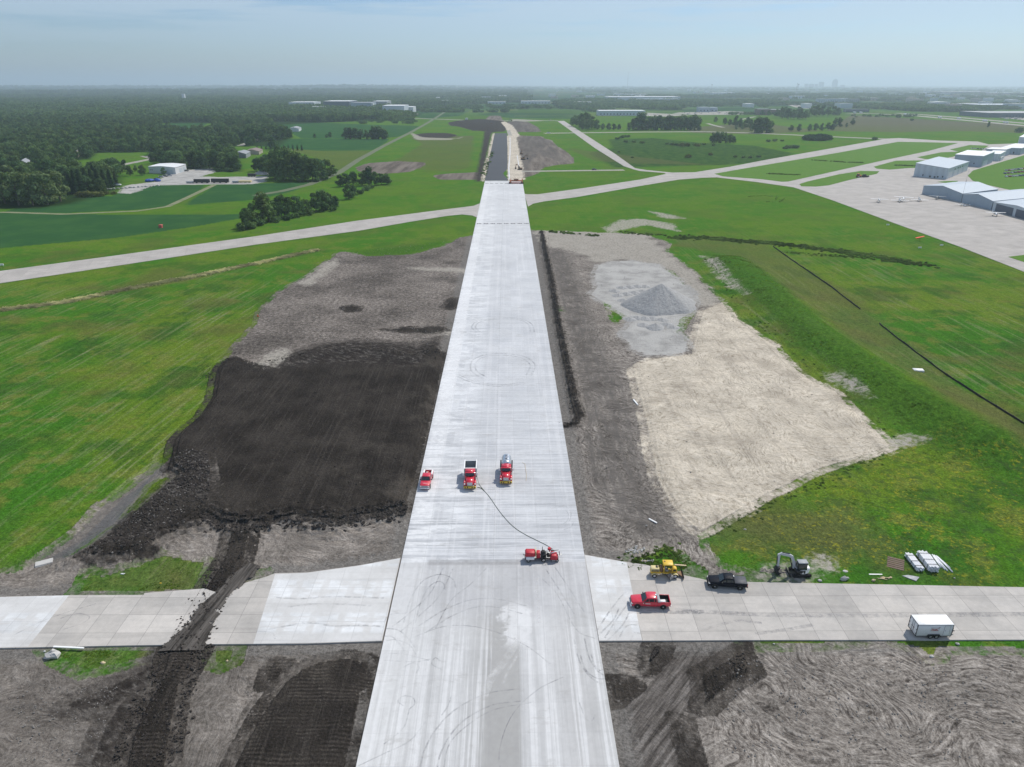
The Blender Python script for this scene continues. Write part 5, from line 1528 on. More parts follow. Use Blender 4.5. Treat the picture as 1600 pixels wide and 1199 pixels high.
hs.build('side_rack', M_TRIM, T, bevel=.02)
s_ = MB()
for y in (-.92, .92): s_.tube([(-.03, y, 1.0), (-.03, y, 3.05)], .07, 8)
s_.build('exhaust_stack', M_STEEL, T)

# ---- grooving machine
S = empty('grooving_machine', (4.9, 97.35, ZR), .02)
tag(S, 'long red grooving saw with a white tank and black engine working across the runway', 'paving machine')
f = MB(); f.box(-2.85, 2.75, -.62, -.50, .45, .60); f.box(-2.85, 2.75, .50, .62, .45, .60)
for x in (-2.8, -1.0, .6, 2.65): f.box(x, x + .1, -.5, .5, .45, .6)
f.build('frame', M_TRIM, S)
m = MB(); m.prism_y([(-2.7, .95), (-1.15, .95), (-1.0, 1.25), (-1.15, 1.68), (-2.55, 1.72), (-2.75, 1.4)], -.62, .66); m.build('engine_cover', M_RED2, S, bevel=.05)
m = MB(); m.tube([(-2.6, -.66, .72), (-2.5, -.66, .72), (-1.3, -.66, .72), (-1.2, -.66, .72)], [.12, .27, .27, .12], 14); m.build('water_tank', M_WHITE, S)
m = MB(); m.box(-1.02, -.94, -.7, .7, .7, 1.95); m.build('bulkhead', M_CREAM, S)
m = MB(); m.box(-.88, -.20, -.55, .55, .62, 1.55, tx=.05, ty=.08); m.build('radiator_box', M_RED2, S, bevel=.04)
m = MB(); m.box(-.15, .75, -.5, .5, .6, 1.35); m.box(-.05, .6, -.35, .35, 1.35, 1.75, tx=.08, ty=.08)
for k in range(5): m.cyl((.0 + k * .14, -.5, .8), (.0 + k * .14, -.72, .8 + .1 * (k % 2)), .09, 8)
m.build('engine', M_TRIM, S, bevel=.02)
m = MB(); m.tube([(.12, .1, 1.7), (.12, .1, 2.45)], .05, 8); m.build('exhaust_stack', M_TRIM, S)
m = MB(); m.cyl((1.30, .35, 1.3), (1.30, .35, 1.75), .12, 10); m.cyl((1.30, .35, 1.75), (1.30, .35, 2.02), .33, 14, r2=.26); m.build('air_cleaner', M_RED2, S)
m = MB(); m.box(.85, 1.35, -.35, .35, .65, 1.05); m.box(.85, .95, -.35, .35, 1.05, 1.55); m.build('seat', M_TRIM, S, bevel=.04)
m = MB(); m.prism_y([(1.35, .5), (2.5, .35), (2.65, .8), (2.4, 1.2), (1.6, 1.3)], -.85, .6); m.build('cutting_head', M_RED2, S, bevel=.05)
m = MB()
for k in range(14): m.cyl((1.95, -.8 + k * .09, .34), (1.95, -.77 + k * .09, .34), .30, 16)
m.build('saw_blades', M_STEEL, S)
m = MB(); m.tube([(1.5, .55, 1.35), (2.85, .55, 1.4), (2.95, .55, 1.15), (2.95, -.4, 1.1)], .06, 8); m.tube([(1.6, -.2, 1.4), (2.3, .0, 1.5), (2.9, .3, 1.4)], .09, 8, 1); m.build('vacuum_pipe', [M_TRIM, M_WHITE], S)
m = MB(); m.tube([(.55, -.72, .95), (.5, -1.15, .7), (1.0, -1.25, .65), (1.1, -.8, .9)], .035, 6); m.tube([(-2.95, 0, .8), (-3.05, .1, 1.1)], .05, 6); m.build('handrail', M_TRIM, S)
for x, r in ((-2.2, .34), (.3, .38), (2.55, .26)):
    for s in (-1, 1): wheel(S, x, s * .72, r, .24, side=s, rim=M_RIM)
for y in (-.3, .3):
    m = MB(); m.box(2.7, 2.78, y - .12, y + .12, .55, .8); m.build('lamp', M_LAMP, S)

# hose from the dump truck to the grooving machine
def spline(pts, n=8):
    out = []; P_ = [Vector(p) for p in pts]; P_ = [P_[0] * 2 - P_[1]] + P_ + [P_[-1] * 2 - P_[-2]]
    for i in range(1, len(P_) - 2):
        for k in range(n):
            t_ = k / n; a, b, c_, d_ = P_[i - 1:i + 3]
            out.append(.5 * ((2 * b) + (c_ - a) * t_ + (2 * a - 5 * b + 4 * c_ - d_) * t_ ** 2 + (3 * b - a - 3 * c_ + d_) * t_ ** 3))
    out.append(P_[-2]); return out
hz = ZR + .06
pts = [at(744.5, 741, 1.2), at(746, 748, .9), at(749, 757, ZR + .1), at(756, 766, hz), at(766, 778, hz), at(779, 797, hz), at(793, 814, hz), at(806, 826, hz), at(822, 836, hz), at(838, 844, hz), at(852, 851, hz), at(862, 857, hz + .02), at(866, 862, .9)]
m = MB(); m.tube(spline(pts), .038, 8); o = m.build('suction_hose', M_HOSE); tag(o, 'long dark green hose curving over the runway to the red grooving machine', 'hose')
m = MB(); m.tube(spline([at(746, 761.5, hz), at(752, 763, hz), at(757, 767.5, hz)]), .06, 8); o = m.build('hose', M_HOSE); tag(o, 'short hose end lying beside the front of the dump truck', 'hose')
m = MB(); m.tube(spline([at(816, 723, hz), at(820, 725, hz), at(821, 732, hz), at(822.5, 742, hz), at(822, 752, hz)]), .03, 6); o = m.build('cable', M_WOODP); tag(o, 'thin pale cable lying on the runway right of the tank truck', 'cable')
# pale wet slurry on the runway at the machine
t = NT('slurry_film')
c = t.mix(t.noise(t.pos(), 3, 3), (.62, .60, .56), (.70, .69, .66)); M_SLURRY = t.principled(c, .35, spec=.5)
pl = []
for k in range(26):
    a = 2 * math.pi * k / 26; q = 1 + .22 * math.sin(3 * a + 1) + .12 * math.sin(7 * a)
    pl.append((6.75 + 1.35 * q * math.cos(a), 98.6 + .75 * q * math.sin(a)))
slab_obj('slurry_puddle', pl, ZR - .002, ZR + .006, M_SLURRY)

# ---- yellow road broom
B = empty('road_broom', (24.55, 93.35, ZC), -.05)
tag(B, 'yellow self-propelled road broom with a cab and a front blade on the taxiway corner', 'sweeper')
m = MB(); m.box(-2.35, 1.5, -.42, .42, .62, .80); m.box(-2.3, -.7, -.5, .5, .55, .95); m.build('frame', M_YEL, B, bevel=.02)
m = MB(); m.box(-2.3, -.95, -.52, .52, .95, 1.50, tx=.04, ty=.05); m.build('engine_cover', M_CREAM, B, bevel=.04)
m = MB()
for k in range(7): m.box(-2.2 + k * .17, -2.11 + k * .17, -.54, -.52, .98, 1.30)
m.box(-1.5, -1.2, -.1, .25, 1.50, 1.62); m.cyl((-1.05, .1, 1.4), (-1.05, .1, 1.95), .05, 8)
m.build('engine_grille', M_TRIM, B)
m = MB(); m.box(-.85, -.45, -.45, .45, .85, 1.75, tx=.04); m.build('water_tank', M_RUST, B, bevel=.03)
m = MB()
for x in (-.35, .95):
    for y in (-.6, .6): m.box(x, x + .09, y - .05, y + .05, .80, 2.3)
m.box(-.35, 1.04, -.62, .62, .72, .84); m.box(-.36, -.30, -.6, .6, .84, 1.3)
m.build('cab_frame', M_YEL, B)
m = MB(); m.box(-.50, 1.18, -.74, .74, 2.3, 2.5, tx=.06, ty=.06); m.build('cab_roof', M_YEL, B, bevel=.04)
m = MB(); m.box(.93, .97, -.55, .55, 1.0, 2.28); m.box(-.24, .93, .57, .60, 1.2, 2.25); m.build('cab_glass', M_GLASS, B)
m = MB(); m.cyl((-.15, .2, 2.5), (-.15, .2, 2.56), .13, 12); m.build('roof_lamp', M_RUST, B)
m = MB(); m.box(.0, .5, -.28, .28, .84, 1.2); m.box(-.1, .05, -.28, .28, 1.2, 1.65); m.build('seat', M_GREY, B, bevel=.05)
m = MB(); m.cyl((.15, .95, .42), (.95, -1.15, .42), .40, 18)
m.build('brush', M_BROOM, B)
m = MB()
for k in range(5):
    a = k / 4; m.cyl((.15 + .8 * a - .03, .95 - 2.1 * a, .42), (.15 + .8 * a + .03, .95 - 2.1 * a - .08, .42), .42, 18)
m.build('brush_rings', M_STEEL, B)
m = MB(); m.cyl((1.45, -.35, 1.15), (1.45, .45, 1.15), .42, 16); m.box(1.15, 1.85, -.45, .5, .62, 1.05); m.build('front_housing', M_YEL, B, bevel=.02)
m = MB(); m.cyl((1.45, -.36, 1.15), (1.45, -.40, 1.15), .24, 14); m.build('front_opening', M_TRIM, B)
m = MB(); m.add([(1.85, -.12, .65), (2.75, -.75, .35), (2.75, .75, .35), (1.85, .12, .65), (1.85, -.12, .55), (2.75, -.75, .25), (2.75, .75, .25), (1.85, .12, .55)], [(0, 1, 2, 3), (7, 6, 5, 4), (0, 4, 5, 1), (1, 5, 6, 2), (2, 6, 7, 3), (3, 7, 4, 0)]); m.build('blade_arm', M_RUST, B)
m = MB(); m.prism_y([(2.74, .06), (2.82, .06), (2.90, .55), (2.82, .72), (2.76, .55)], -1.15, 1.15); m.build('blade', M_TRIM, B)
for x, r in ((-1.75, .36), (1.55, .40)):
    for s in (-1, 1):
        wheel(B, x, s * .74, r, .24, side=s, rim=M_WRIM)
        m = MB(); n = 9
        vs = []
        for k in range(n):
            a = math.pi * (.08 + .84 * k / (n - 1)); vs += [(x + (r + .10) * math.cos(a), s * .60, r + (r + .06) * math.sin(a)), (x + (r + .10) * math.cos(a), s * .90, r + (r + .06) * math.sin(a))]
        m.add(vs, [(2 * k, 2 * k + 1, 2 * k + 3, 2 * k + 2) for k in range(n - 1)]); m.build('mudguard', M_CREAM, B)

# ---- enclosed trailer
W = empty('enclosed_trailer', (59.95, 80.20, ZC), 0)
tag(W, 'white enclosed cargo trailer with tandem wheels parked on the right taxiway', 'trailer')
m = MB(); m.box(-2.5, 2.5, -1.02, 1.02, .42, 2.42); m.build('body', M_WHITE, W, bevel=.03)
m = MB(); m.box(-2.54, 2.54, -1.05, 1.05, 2.42, 2.48, tx=.02, ty=.02); m.build('roof', M_WHITE, W, bevel=.01)
m = MB(); m.box(-2.56, -2.50, -1.05, -.97, .40, 2.46); m.box(-2.56, -2.50, .97, 1.05, .40, 2.46); m.box(-2.56, -2.50, -.97, .97, 2.36, 2.46); m.box(-2.56, -2.50, -.97, .97, .40, .48)
m.box(2.47, 2.53, -1.05, -.97, .40, 2.44); m.box(2.47, 2.53, .97, 1.05, .40, 2.44); m.box(-2.5, 2.5, -1.04, -1.02, .38, .46); m.box(-2.5, 2.47, -1.045, -1.02, 2.34, 2.41, 1)
m.build('trim', [M_TRIM, M_GREY], W)
for s in (-1, 1):
    d = MB(); d.box(-2.535, -2.50, min(s * .02, s * .95), max(s * .02, s * .95), .50, 2.34)
    dd = d.build('rear_door', M_WHITE, W, bevel=.01)
    h = MB()
    for z in (.75, 1.4, 2.05): h.box(-2.56, -2.535, min(s * .80, s * .95), max(s * .80, s * .95), z, z + .10)
    h.tube([(-2.56, s * .22, .55), (-2.56, s * .22, 2.30)], .018, 6); h.box(-2.58, -2.535, min(s * .12, s * .32), max(s * .12, s * .32), 1.25, 1.38)
    h.build('hinge', M_TRIM, dd)
d = MB(); d.box(1.32, 2.10, -1.035, -1.02, .62, 2.22); dd = d.build('side_door', M_WHITE, W)
h = MB(); h.box(1.28, 1.31, -1.04, -1.02, .58, 2.25); h.box(2.11, 2.14, -1.04, -1.02, .58, 2.25); h.box(1.31, 2.11, -1.04, -1.02, 2.23, 2.26); h.box(1.42, 1.55, -1.06, -1.035, 1.35, 1.42); h.build('door_frame', M_GREY, dd)
lg = MB()
lg.box(-.60, .58, -1.030, -1.02, 1.88, 1.92); lg.box(-.60, -.56, -1.030, -1.02, 1.34, 1.88); lg.box(.54, .58, -1.030, -1.02, 1.34, 1.88); lg.box(-.60, .58, -1.030, -1.02, 1.30, 1.34)
def stroke(pts, r, mi=1):
    for a, b in zip(pts[:-1], pts[1:]):
        dx, dz = b[0] - a[0], b[1] - a[1]; L_ = math.hypot(dx, dz) or 1; nx_, nz_ = -dz / L_ * r, dx / L_ * r
        lg.add([(a[0] + nx_, -1.034, a[1] + nz_), (a[0] - nx_, -1.034, a[1] - nz_), (b[0] - nx_, -1.034, b[1] - nz_), (b[0] + nx_, -1.034, b[1] + nz_)], [(0, 1, 2, 3)], mi)
stroke([(-.45, 1.40), (-.42, 1.78), (-.30, 1.50), (-.20, 1.80), (-.16, 1.42)], .030)
stroke([(-.10, 1.42), (-.06, 1.64)], .026); stroke([(-.02, 1.40), (.05, 1.74), (.08, 1.42)], .024); stroke([(.12, 1.42), (.20, 1.66), (.24, 1.44)], .024)
stroke([(.26, 1.55), (.36, 1.60), (.30, 1.42), (.44, 1.46)], .022); stroke([(.10, 1.66), (.40, 1.74), (.66, 2.04)], .03); stroke([(-.5, 1.36), (-.1, 1.40), (.5, 1.37)], .026)
stroke([(.52, 1.98), (.6, 1.9), (.68, 2.02)], .026, 0)
lg.build('logo', [M_GREY, M_SALMON], W)
for s in (-1, 1):
    for x in (-.42, .42): wheel(W, x, s * 1.06, .34, .20, side=s)
    m = MB(); m.prism_y([(-.95, .42), (-.78, .74), (.78, .74), (.95, .42), (.86, .42), (.72, .68), (-.72, .68), (-.86, .42)], min(s * 1.02, s * 1.24), max(s * 1.02, s * 1.24)); m.build('fender', M_TRIM, W)
    m = MB(); m.box(-.86, .86, min(s * 1.018, s * 1.028), max(s * 1.018, s * 1.028), .42, .72); m.build('wheel_well', M_TRIM, W)
m = MB(); m.tube([(2.45, -.75, .42), (3.45, 0, .42), (2.45, .75, .42)], .05, 6); m.cyl((3.35, 0, .1), (3.35, 0, .95), .05, 8); m.box(3.3, 3.6, -.06, .06, .40, .50)
m.box(2.52, 2.75, -.25, .25, .5, .8); m.build('tongue', M_TRIM, W)

# ---- mini excavator
E = empty('mini_excavator', (46.5, 93.9, 0.0), math.pi)
E.scale = (1.12, 1.12, 1.12)
tag(E, 'white and black mini excavator digging in the grass beside the taxiway', 'excavator')
for s in (-1, 1):
    m = MB(); m.prism_y([(-1.1, .0), (1.1, .0), (1.38, .22), (1.3, .50), (-1.3, .50), (-1.38, .22)], min(s * .58, s * .98), max(s * .58, s * .98)); m.build('track', M_RUB, E, bevel=.05)
m = MB(); m.box(-.7, .7, -.55, .55, .25, .62); m.build('undercarriage', M_TRIM, E)
m = MB(); m.prism_x([(-.98, .08), (.98, .08), (.98, .48), (-.98, .48)], 1.62, 1.72); m.tube([(.6, -.4, .3), (1.65, -.4, .25)], .06, 6); m.tube([(.6, .4, .3), (1.65, .4, .25)], .06, 6); m.build('dozer_blade', M_TRIM, E)
m = MB(); n = 14
pr = [(-1.25 * math.cos(a) if math.cos(a) > 0 else -.9 * math.cos(a), 1.0 * math.sin(a)) for a in [2 * math.pi * k / 20 for k in range(20)]]
vs = [(x, y, .66) for x, y in pr] + [(x * .97, y * .97, 1.25) for x, y in pr]
m.add(vs, [(i, (i + 1) % 20, 20 + (i + 1) % 20, 20 + i) for i in range(20)] + [tuple(range(20, 40)), tuple(reversed(range(20)))]); m.build('house', M_WHITE, E)
m = MB(); m.box(-.35, .95, -.98, .98, .70, 1.22); m.build('side_panel', M_TRIM, E, bevel=.03)
m = MB(); m.box(-1.05, -.1, -.85, .85, 1.25, 1.52, tx=.08, ty=.08); m.build('engine_cover', M_WHITE, E, bevel=.05)
m = MB(); m.box(-.55, .75, -.02, .90, 1.25, 2.42, tx=.06, ty=.04); m.build('cab', M_GLASS, E, bevel=.03)
m = MB()
for x in (-.5, .66):
    for y in (.03, .83): m.box(x, x + .07, y - .01, y + .06, 1.26, 2.44)
m.build('cab_pillar', M_TRIM, E)
m = MB(); m.box(-.6, .8, -.05, .93, 2.42, 2.50, tx=.03, ty=.03); m.build('cab_roof', M_GREY, E, bevel=.02)
m = MB(); m.box(.0, .7, -.9, -.1, 1.25, 1.6); m.build('deck_cover', M_TRIM, E, bevel=.04)
bx = [(.95, 1.0), (1.15, 2.1), (1.55, 2.95), (1.95, 3.22), (3.15, 3.45)]
def beam(pts, w, hts, name, mat, parent):
    m = MB(); up = []; dn = []
    for i, (x, z) in enumerate(pts):
        a = Vector(pts[max(i - 1, 0)]); b = Vector(pts[min(i + 1, len(pts) - 1)]); d_ = (b - a).normalized(); nn = Vector((-d_.y, d_.x)) * hts[i] / 2
        up.append((x + nn.x, z + nn.y)); dn.append((x - nn.x, z - nn.y))
    m.prism_y(up + dn[::-1], -w / 2, w / 2); return m.build(name, mat, parent)
bm_ = beam(bx, .26, [.42, .38, .42, .40, .26], 'boom', M_LGREY, E)
beam([(3.0, 3.62), (3.45, 3.35), (3.30, 1.35)], .22, [.2, .36, .22], 'arm', M_LGREY, E)
m = MB(); m.tube([(1.3, .0, 1.2), (1.75, .0, 2.75)], .07, 8); m.tube([(1.9, 0, 3.48), (3.0, 0, 3.68)], .06, 8); m.tube([(3.62, 0, 3.05), (3.55, 0, 1.7)], .06, 8); m.build('hydraulic_cylinder', M_TRIM, E)
m = MB(); m.prism_y([(3.05, 1.35), (3.45, 1.25), (3.75, .75), (3.55, .25), (3.1, .10), (2.75, .35), (2.72, .45), (3.1, .45), (3.3, .7), (3.15, 1.0)], -.42, .42)
for k in range(4): m.box(2.58, 2.80, -.38 + k * .22, -.30 + k * .22, .34, .42)
m.build('bucket', M_TRIM, E)
# trench spoil by the bucket
for lx, nm in ((((1190, 893), (1228, 894)), 'left'),):
    m = MB()
    for k in range(26):
        p = G(random.uniform(1188, 1232), random.uniform(889, 896)); m.blob((p.x, p.y, .03), (random.uniform(.15, .5), random.uniform(.12, .3), .14), seed=k, rough=.3, n=7)
    o = m.build('spoil_heap', paint('dug_earth', (.20, .18, .16), .95, dirt=.5)); tag(o, 'low line of dug grey earth below the excavator bucket', 'earth')

# ---- pipe bundles
def pipe_run(name, a, b, nx_, nz_, r, label, group=None):
    A_, B_ = G(*a), G(*b); L_ = (B_ - A_).length; ang_ = math.atan2(B_.y - A_.y, B_.x - A_.x)
    root = empty(name, (A_.x, A_.y, .06), ang_); tag(root, label, 'pipes', group)
    pm = None; rdm = random.Random(int(L_ * 100))
    for i in range(nx_):
        for j in range(nz_):
            if pm is None:
                q = MB(); n = 12; vs = []
                for x, rr in ((0, r * .82), (0, r), (L_ - .3, r), (L_ - .25, r * 1.12), (L_, r * 1.12), (L_, r * .85), (.02, r * .82)):
                    for k in range(n): vs.append((x, rr * math.cos(2 * math.pi * k / n), rr * math.sin(2 * math.pi * k / n)))
                q.add(vs, [(s_ * n + k, s_ * n + (k + 1) % n, (s_ + 1) * n + (k + 1) % n, (s_ + 1) * n + k) for s_ in range(6) for k in range(n)], 0, True)
                o = q.build('pipe', M_PVC, root); pm = o.data
            else: o = link_mesh('pipe', pm, root)
            o.location = (rdm.uniform(-.14, .14) + (.18 if (i + j) % 2 else 0), (i - (nx_ - 1) / 2) * r * 2.1 + (r if j % 2 else 0) * .0, r + .1 + j * r * 2.1)
    for f_ in (.18, .55, .85):
        q = MB(); y_ = nx_ * r * 1.08; zt = .12 + nz_ * r * 2.12
        q.box(L_ * f_, L_ * f_ + .08, -y_ - .02, y_ + .02, zt, zt + .03); q.box(L_ * f_, L_ * f_ + .08, -y_ - .05, -y_ - .02, .05, zt + .03); q.box(L_ * f_, L_ * f_ + .08, y_ + .02, y_ + .05, .05, zt + .03)
        q.box(L_ * f_, L_ * f_ + .1, -y_, y_, 0, .09, 1); q.build('strap', [M_STRAP, M_WOODP], root)
    return root
pipe_run('pipe_bundle', (1418, 870), (1437, 894), 5, 3, .11, 'smaller strapped bundle of white pipes lying on the grass, left of the bigger one')
pipe_run('pipe_bundle', (1438, 869), (1458, 895), 6, 4, .12, 'bigger strapped bundle of white pipes lying on the grass')
for i, (a, b) in enumerate([((1452, 868), (1462, 882)), ((1456, 868), (1476, 891)), ((1459, 869), (1480, 893)), ((1462, 870), (1488, 895)), ((1464, 871), (1484, 889)), ((1458, 871), (1470, 888))]):
    A_, B_ = G(*a), G(*b); m = MB(); m.tube([(A_.x, A_.y, .16), (B_.x, B_.y, .14)], .12, 12); o = m.build('pipe', M_PVC)
    tag(o, 'loose white pipe lying on the grass right of the strapped bundles', 'pipe', 'loose pipes beside the bundles')

# ---- silt fences
def silt_fence(pts, label):
    P_ = densify(GP(pts), 2.6); root = empty('silt_fence', (P_[0][0], P_[0][1], ground_z(*P_[0]))); tag(root, label, 'fence'); O = root.location
    m = MB(); vs = []; r_ = random.Random(2)
    for x, y in P_:
        z = ground_z(x, y); l = r_.uniform(-.12, .12); vs += [(x - O.x, y - O.y, z - O.z - .1), (x - O.x + l, y - O.y + l, z - O.z + .52 + r_.uniform(-.12, .06))]
    n = len(P_)
    m.add(vs, [(2 * i, 2 * i + 2, 2 * i + 3, 2 * i + 1) for i in range(n - 1)])
    o = m.build('fabric', M_TRIM, root); sd = o.modifiers.new('thickness', 'SOLIDIFY'); sd.thickness = .05
    for i in range(0, n, 1 if n < 90 else 2):
        x, y = P_[i]; q = MB(); z = ground_z(x, y); q.box(-.03, .03, -.03, .03, -.1, .9); q.build('post', M_TRIM, root, loc=(x - O.x, y - O.y + .06, z - O.z))
silt_fence([(1208, 386), (1230, 402), (1262, 424), (1300, 450), (1325, 470), (1344, 484)], 'black silt fence line on the grass slope, the upper of the two')
silt_fence([(1374, 507), (1400, 528), (1440, 558), (1480, 588), (1530, 621), (1570, 646), (1610, 672), (1680, 712)], 'long black silt fence line across the grass at the right, the lower of the two')

# ---- gravel heaps
t = NT('crushed_stone')
n = t.noise(t.obj(), 1.1, 5, .75)
ob = t.xyz(t.obj()); rill = t.noise(t.map(t.obj(), 0, (1, 1, .12)), .9, 4, .6)
c = t.mix(t.rng(n, .35, .7), (.31, .306, .30), (.44, .437, .43)); M_STONE = t.principled(c, .95, spec=.1, normal=t.bump(t.m('ADD', n, t.m('MULTIPLY', rill, 1.2)), .5, .7))
def heap(px, py, rx, ry, h, label, seed, group=None, nm='gravel_heap'):
    g = G(px, py); m = MB(); r_ = random.Random(seed); nr, na = 14, 40; vs = [(0, 0, h)]; ph = [r_.uniform(0, 6.28) for _ in range(4)]
    for i in range(1, nr + 1):
        for k in range(na):
            a = 2 * math.pi * k / na; e = 1 + .08 * math.sin(2 * a + ph[0]) + .05 * math.sin(5 * a + ph[1]) + .025 * math.sin(11 * a + ph[2]); q = i / nr
            z = h * (1 - q) ** (.96 if q < .8 else .94) * (1 + .05 * math.sin(9 * a + ph[3]) * q) - (.15 if i == nr else 0)
            vs.append((rx * q * e * math.cos(a), ry * q * e * math.sin(a), z + r_.uniform(-.03, .03)))
    fs = [(0, 1 + k, 1 + (k + 1) % na) for k in range(na)]
    for i in range(nr - 1):
        for k in range(na): a0 = 1 + i * na; fs.append((a0 + k, a0 + na + k, a0 + na + (k + 1) % na, a0 + (k + 1) % na))
    m.add(vs, fs, 0, True); o = m.build(nm, M_STONE, loc=(g.x, g.y, ground_z(g.x, g.y))); tag(o, label, 'gravel heap', group); return o
heap(1031, 477, 12.8, 13.5, 8.0, 'big cone of grey crushed stone on the gravel pad', 1)
heap(1024, 512, 3.2, 3.4, 1.5, 'darkest small heap of crushed stone in front of the big cone', 2)
for i, (x, y, s_) in enumerate([(961,455,2.4),(972,450,2.4),(984,449,2.4),(996,448,2.6),(1008,448,2.4),(966,462,2.5),(979,460,2.6),(992,458,2.8),(1004,456,2.8),(975,470,2.6),(988,469,3.2),(1000,466,3.2),(1030,449,2.3)]):
    heap(x, y, s_, s_, .30 * s_, 'small dumped heap of crushed stone behind and left of the big cone', 10 + i, 'small heaps behind the big cone')
for i, (x, y, s_) in enumerate([(984,499,2.5),(996,497,2.6),(1008,498,2.8),(1020,498,2.6),(1034,500,2.5),(1042,507,2.4),(1006,508,2.6),(1052,512,2.2)]):
    heap(x, y, s_, s_, .28 * s_, 'small dumped heap of crushed stone in front of the big cone', 40 + i, 'small heaps in front of the big cone')

# ---- debris
def junk(name, px, py, mb, mat, label, cat, rz=0.0, z=None, group=None, bevel=0):
    g = G(px, py); o = mb.build(name, mat, bevel=bevel, loc=(g.x, g.y, ground_z(g.x, g.y) if z is None else z)); o.rotation_euler.z = rz; tag(o, label, cat, group); return o
junk('concrete_block', 83, 1026, MB().blob((0, 0, .35), (1.05, .8, .55), seed=8, rough=.25, n=10, flat=True), M_ROCK, 'pale grey boulder-like lump of concrete on the grass below the left taxiway', 'concrete lump')
junk('plank', 108, 1014.5, MB().box(-2.2, 2.2, -.13, .13, .1, .24), M_WHITE, 'long white plank on the grass edge below the left taxiway', 'plank', -.06, .15)
junk('stone', 161, 1037, MB().blob((0, 0, .1), (.35, .22, .2), seed=3), M_WOODP, 'yellowish stone on the left grass patch below the taxiway', 'stone')
junk('stone', 355, 1034, MB().blob((0, 0, .1), (.2, .16, .14), seed=5), M_WOODP, 'small stone on the grass patch right of the dark soil track', 'stone')
junk('concrete_slab', 68, 875, MB().prism_x([(-.7, -.1), (.9, .0), (.7, .35), (-.5, .3)], -1.3, 1.2), M_ROCK, 'white slab of concrete at the end of the muddy ditch', 'concrete slab', .5)
junk('stone', 70, 1019, MB().blob((0, 0, .1), (.14, .12, .12), seed=6), M_WHITE, 'small white stone just above the grey concrete lump', 'stone')
junk('rag', 194, 898, MB().blob((0, 0, .06), (.55, .14, .1), seed=6, rough=.5), M_WHITE, 'crumpled white scrap on the grass left of the soil track', 'scrap')
junk('stone', 251, 912, MB().blob((0, 0, .06), (.2, .14, .1), seed=9), M_YEL, 'yellow object on the grass left of the soil track', 'scrap')
junk('plank', 1368, 898.5, MB().box(-1.05, 1.05, -.1, .1, 0, .14), M_WHITE, 'white board lying on the grass beside the taxiway, left of the wood scraps', 'plank', -.02)
m = MB(); r_ = random.Random(4)
for k in range(9):
    a = r_.uniform(-.9, .9); x = r_.uniform(-.9, .9); y = r_.uniform(-.3, .3); l = r_.uniform(.4, .9)
    m.tube([(x - l * math.cos(a), y - l * .5 * math.sin(a), .08), (x + l * math.cos(a), y + l * .5 * math.sin(a), .16)], .06, 4)
junk('wood_scraps', 1384, 904.5, m, M_WOODP, 'little pile of pale wood scraps on the grass beside the taxiway', 'wood scraps')
junk('stone', 1365, 908, MB().blob((0, 0, .12), (.36, .22, .2), seed=12), M_WOODP, 'pale round stone at the taxiway edge left of the wood scraps', 'stone')
junk('concrete_block', 1319, 906, MB().blob((0, 0, .2), (.75, .35, .42), seed=14, rough=.3, n=9, flat=True), M_ROCK, 'grey lump of concrete at the taxiway edge', 'concrete lump')
junk('concrete_slab', 1424, 904, MB().add([(-1.25, .5, .16), (-.2, .62, .2), (1.3, .1, .2), (.35, -.75, .12), (-1.25, .5, .02), (-.2, .62, .02), (1.3, .1, .02), (.35, -.75, .0)], [(0, 3, 2, 1), (0, 1, 5, 4), (1, 2, 6, 5), (2, 3, 7, 6), (3, 0, 4, 7)]), M_GREY, 'flat dark grey plate lying on the grass below the pipe bundles', 'plate')
m = MB()
for k in range(6): m.box(-1.3 + .03 * k, 1.2 + .03 * k, -1.6 + k * .55, -1.6 + k * .55 + .4, 0, .12)
junk('timber_mat', 1399, 881, m, paint('brown_timber', (.16, .11, .08), .9, dirt=.6), 'brown timber mat lying in the grass left of the pipe bundles', 'timber mat', -.45)
junk('stone', 1320, 893, MB().blob((0, 0, .02), (.5, .4, .1), seed=2), M_ROCK, 'flat pale stone on the bare patch above the taxiway edge', 'stone')
junk('plank', 1063, 884.5, MB().box(-.95, .95, -.13, .13, .05, .2), M_WOODP, 'pale board lying on the weeds behind the yellow broom', 'plank', -.12)
m = MB(); r_ = random.Random(14)
for k in range(44):
    x = r_.gauss(0, .9); y = r_.gauss(0, .45); m.blob((x, y, .12), (r_.uniform(.08, .3), r_.uniform(.08, .2), r_.uniform(.06, .16)), seed=k, rough=.35, n=6, flat=True)
junk('rubble_pile', 994, 862, m, M_ROCK, 'heap of white broken concrete beside the runway edge', 'rubble')
m = MB()
for k in range(16):
    x = r_.gauss(0, .6); y = r_.gauss(0, .2); m.blob((x, y, .1), (r_.uniform(.06, .22), r_.uniform(.06, .16), r_.uniform(.06, .14)), seed=k + 60, rough=.35, n=6, flat=True)
junk('rubble_pile', 1014, 878, m, M_ROCK, 'small scatter of white rubble just behind the yellow broom', 'rubble')
junk('plank', 1005, 877.5, MB().box(-.6, .6, -.07, .07, .05, .14), M_WOODP, 'short pale board beside the small white rubble', 'plank', -.03)
junk('concrete_slab', 1020, 815, MB().box(-.9, .9, -.13, .13, .05, .2), M_WHITE, 'thin white beam lying on the grey soil right of the runway', 'plank', -.85)
junk('concrete_slab', 993, 630, MB().box(-1.6, 1.6, -.16, .16, .05, .25), M_WHITE, 'white beam lying along the edge of the sand', 'plank', 1.75)
junk('inlet_box', 1434, 582, MB().box(-1.3, 1.3, -.8, .8, -.1, .45).box(-1.0, 1.0, -.5, .5, .45, .5), M_WHITE, 'white concrete inlet box in the grass near the long silt fence', 'inlet box', -.15, bevel=.03)
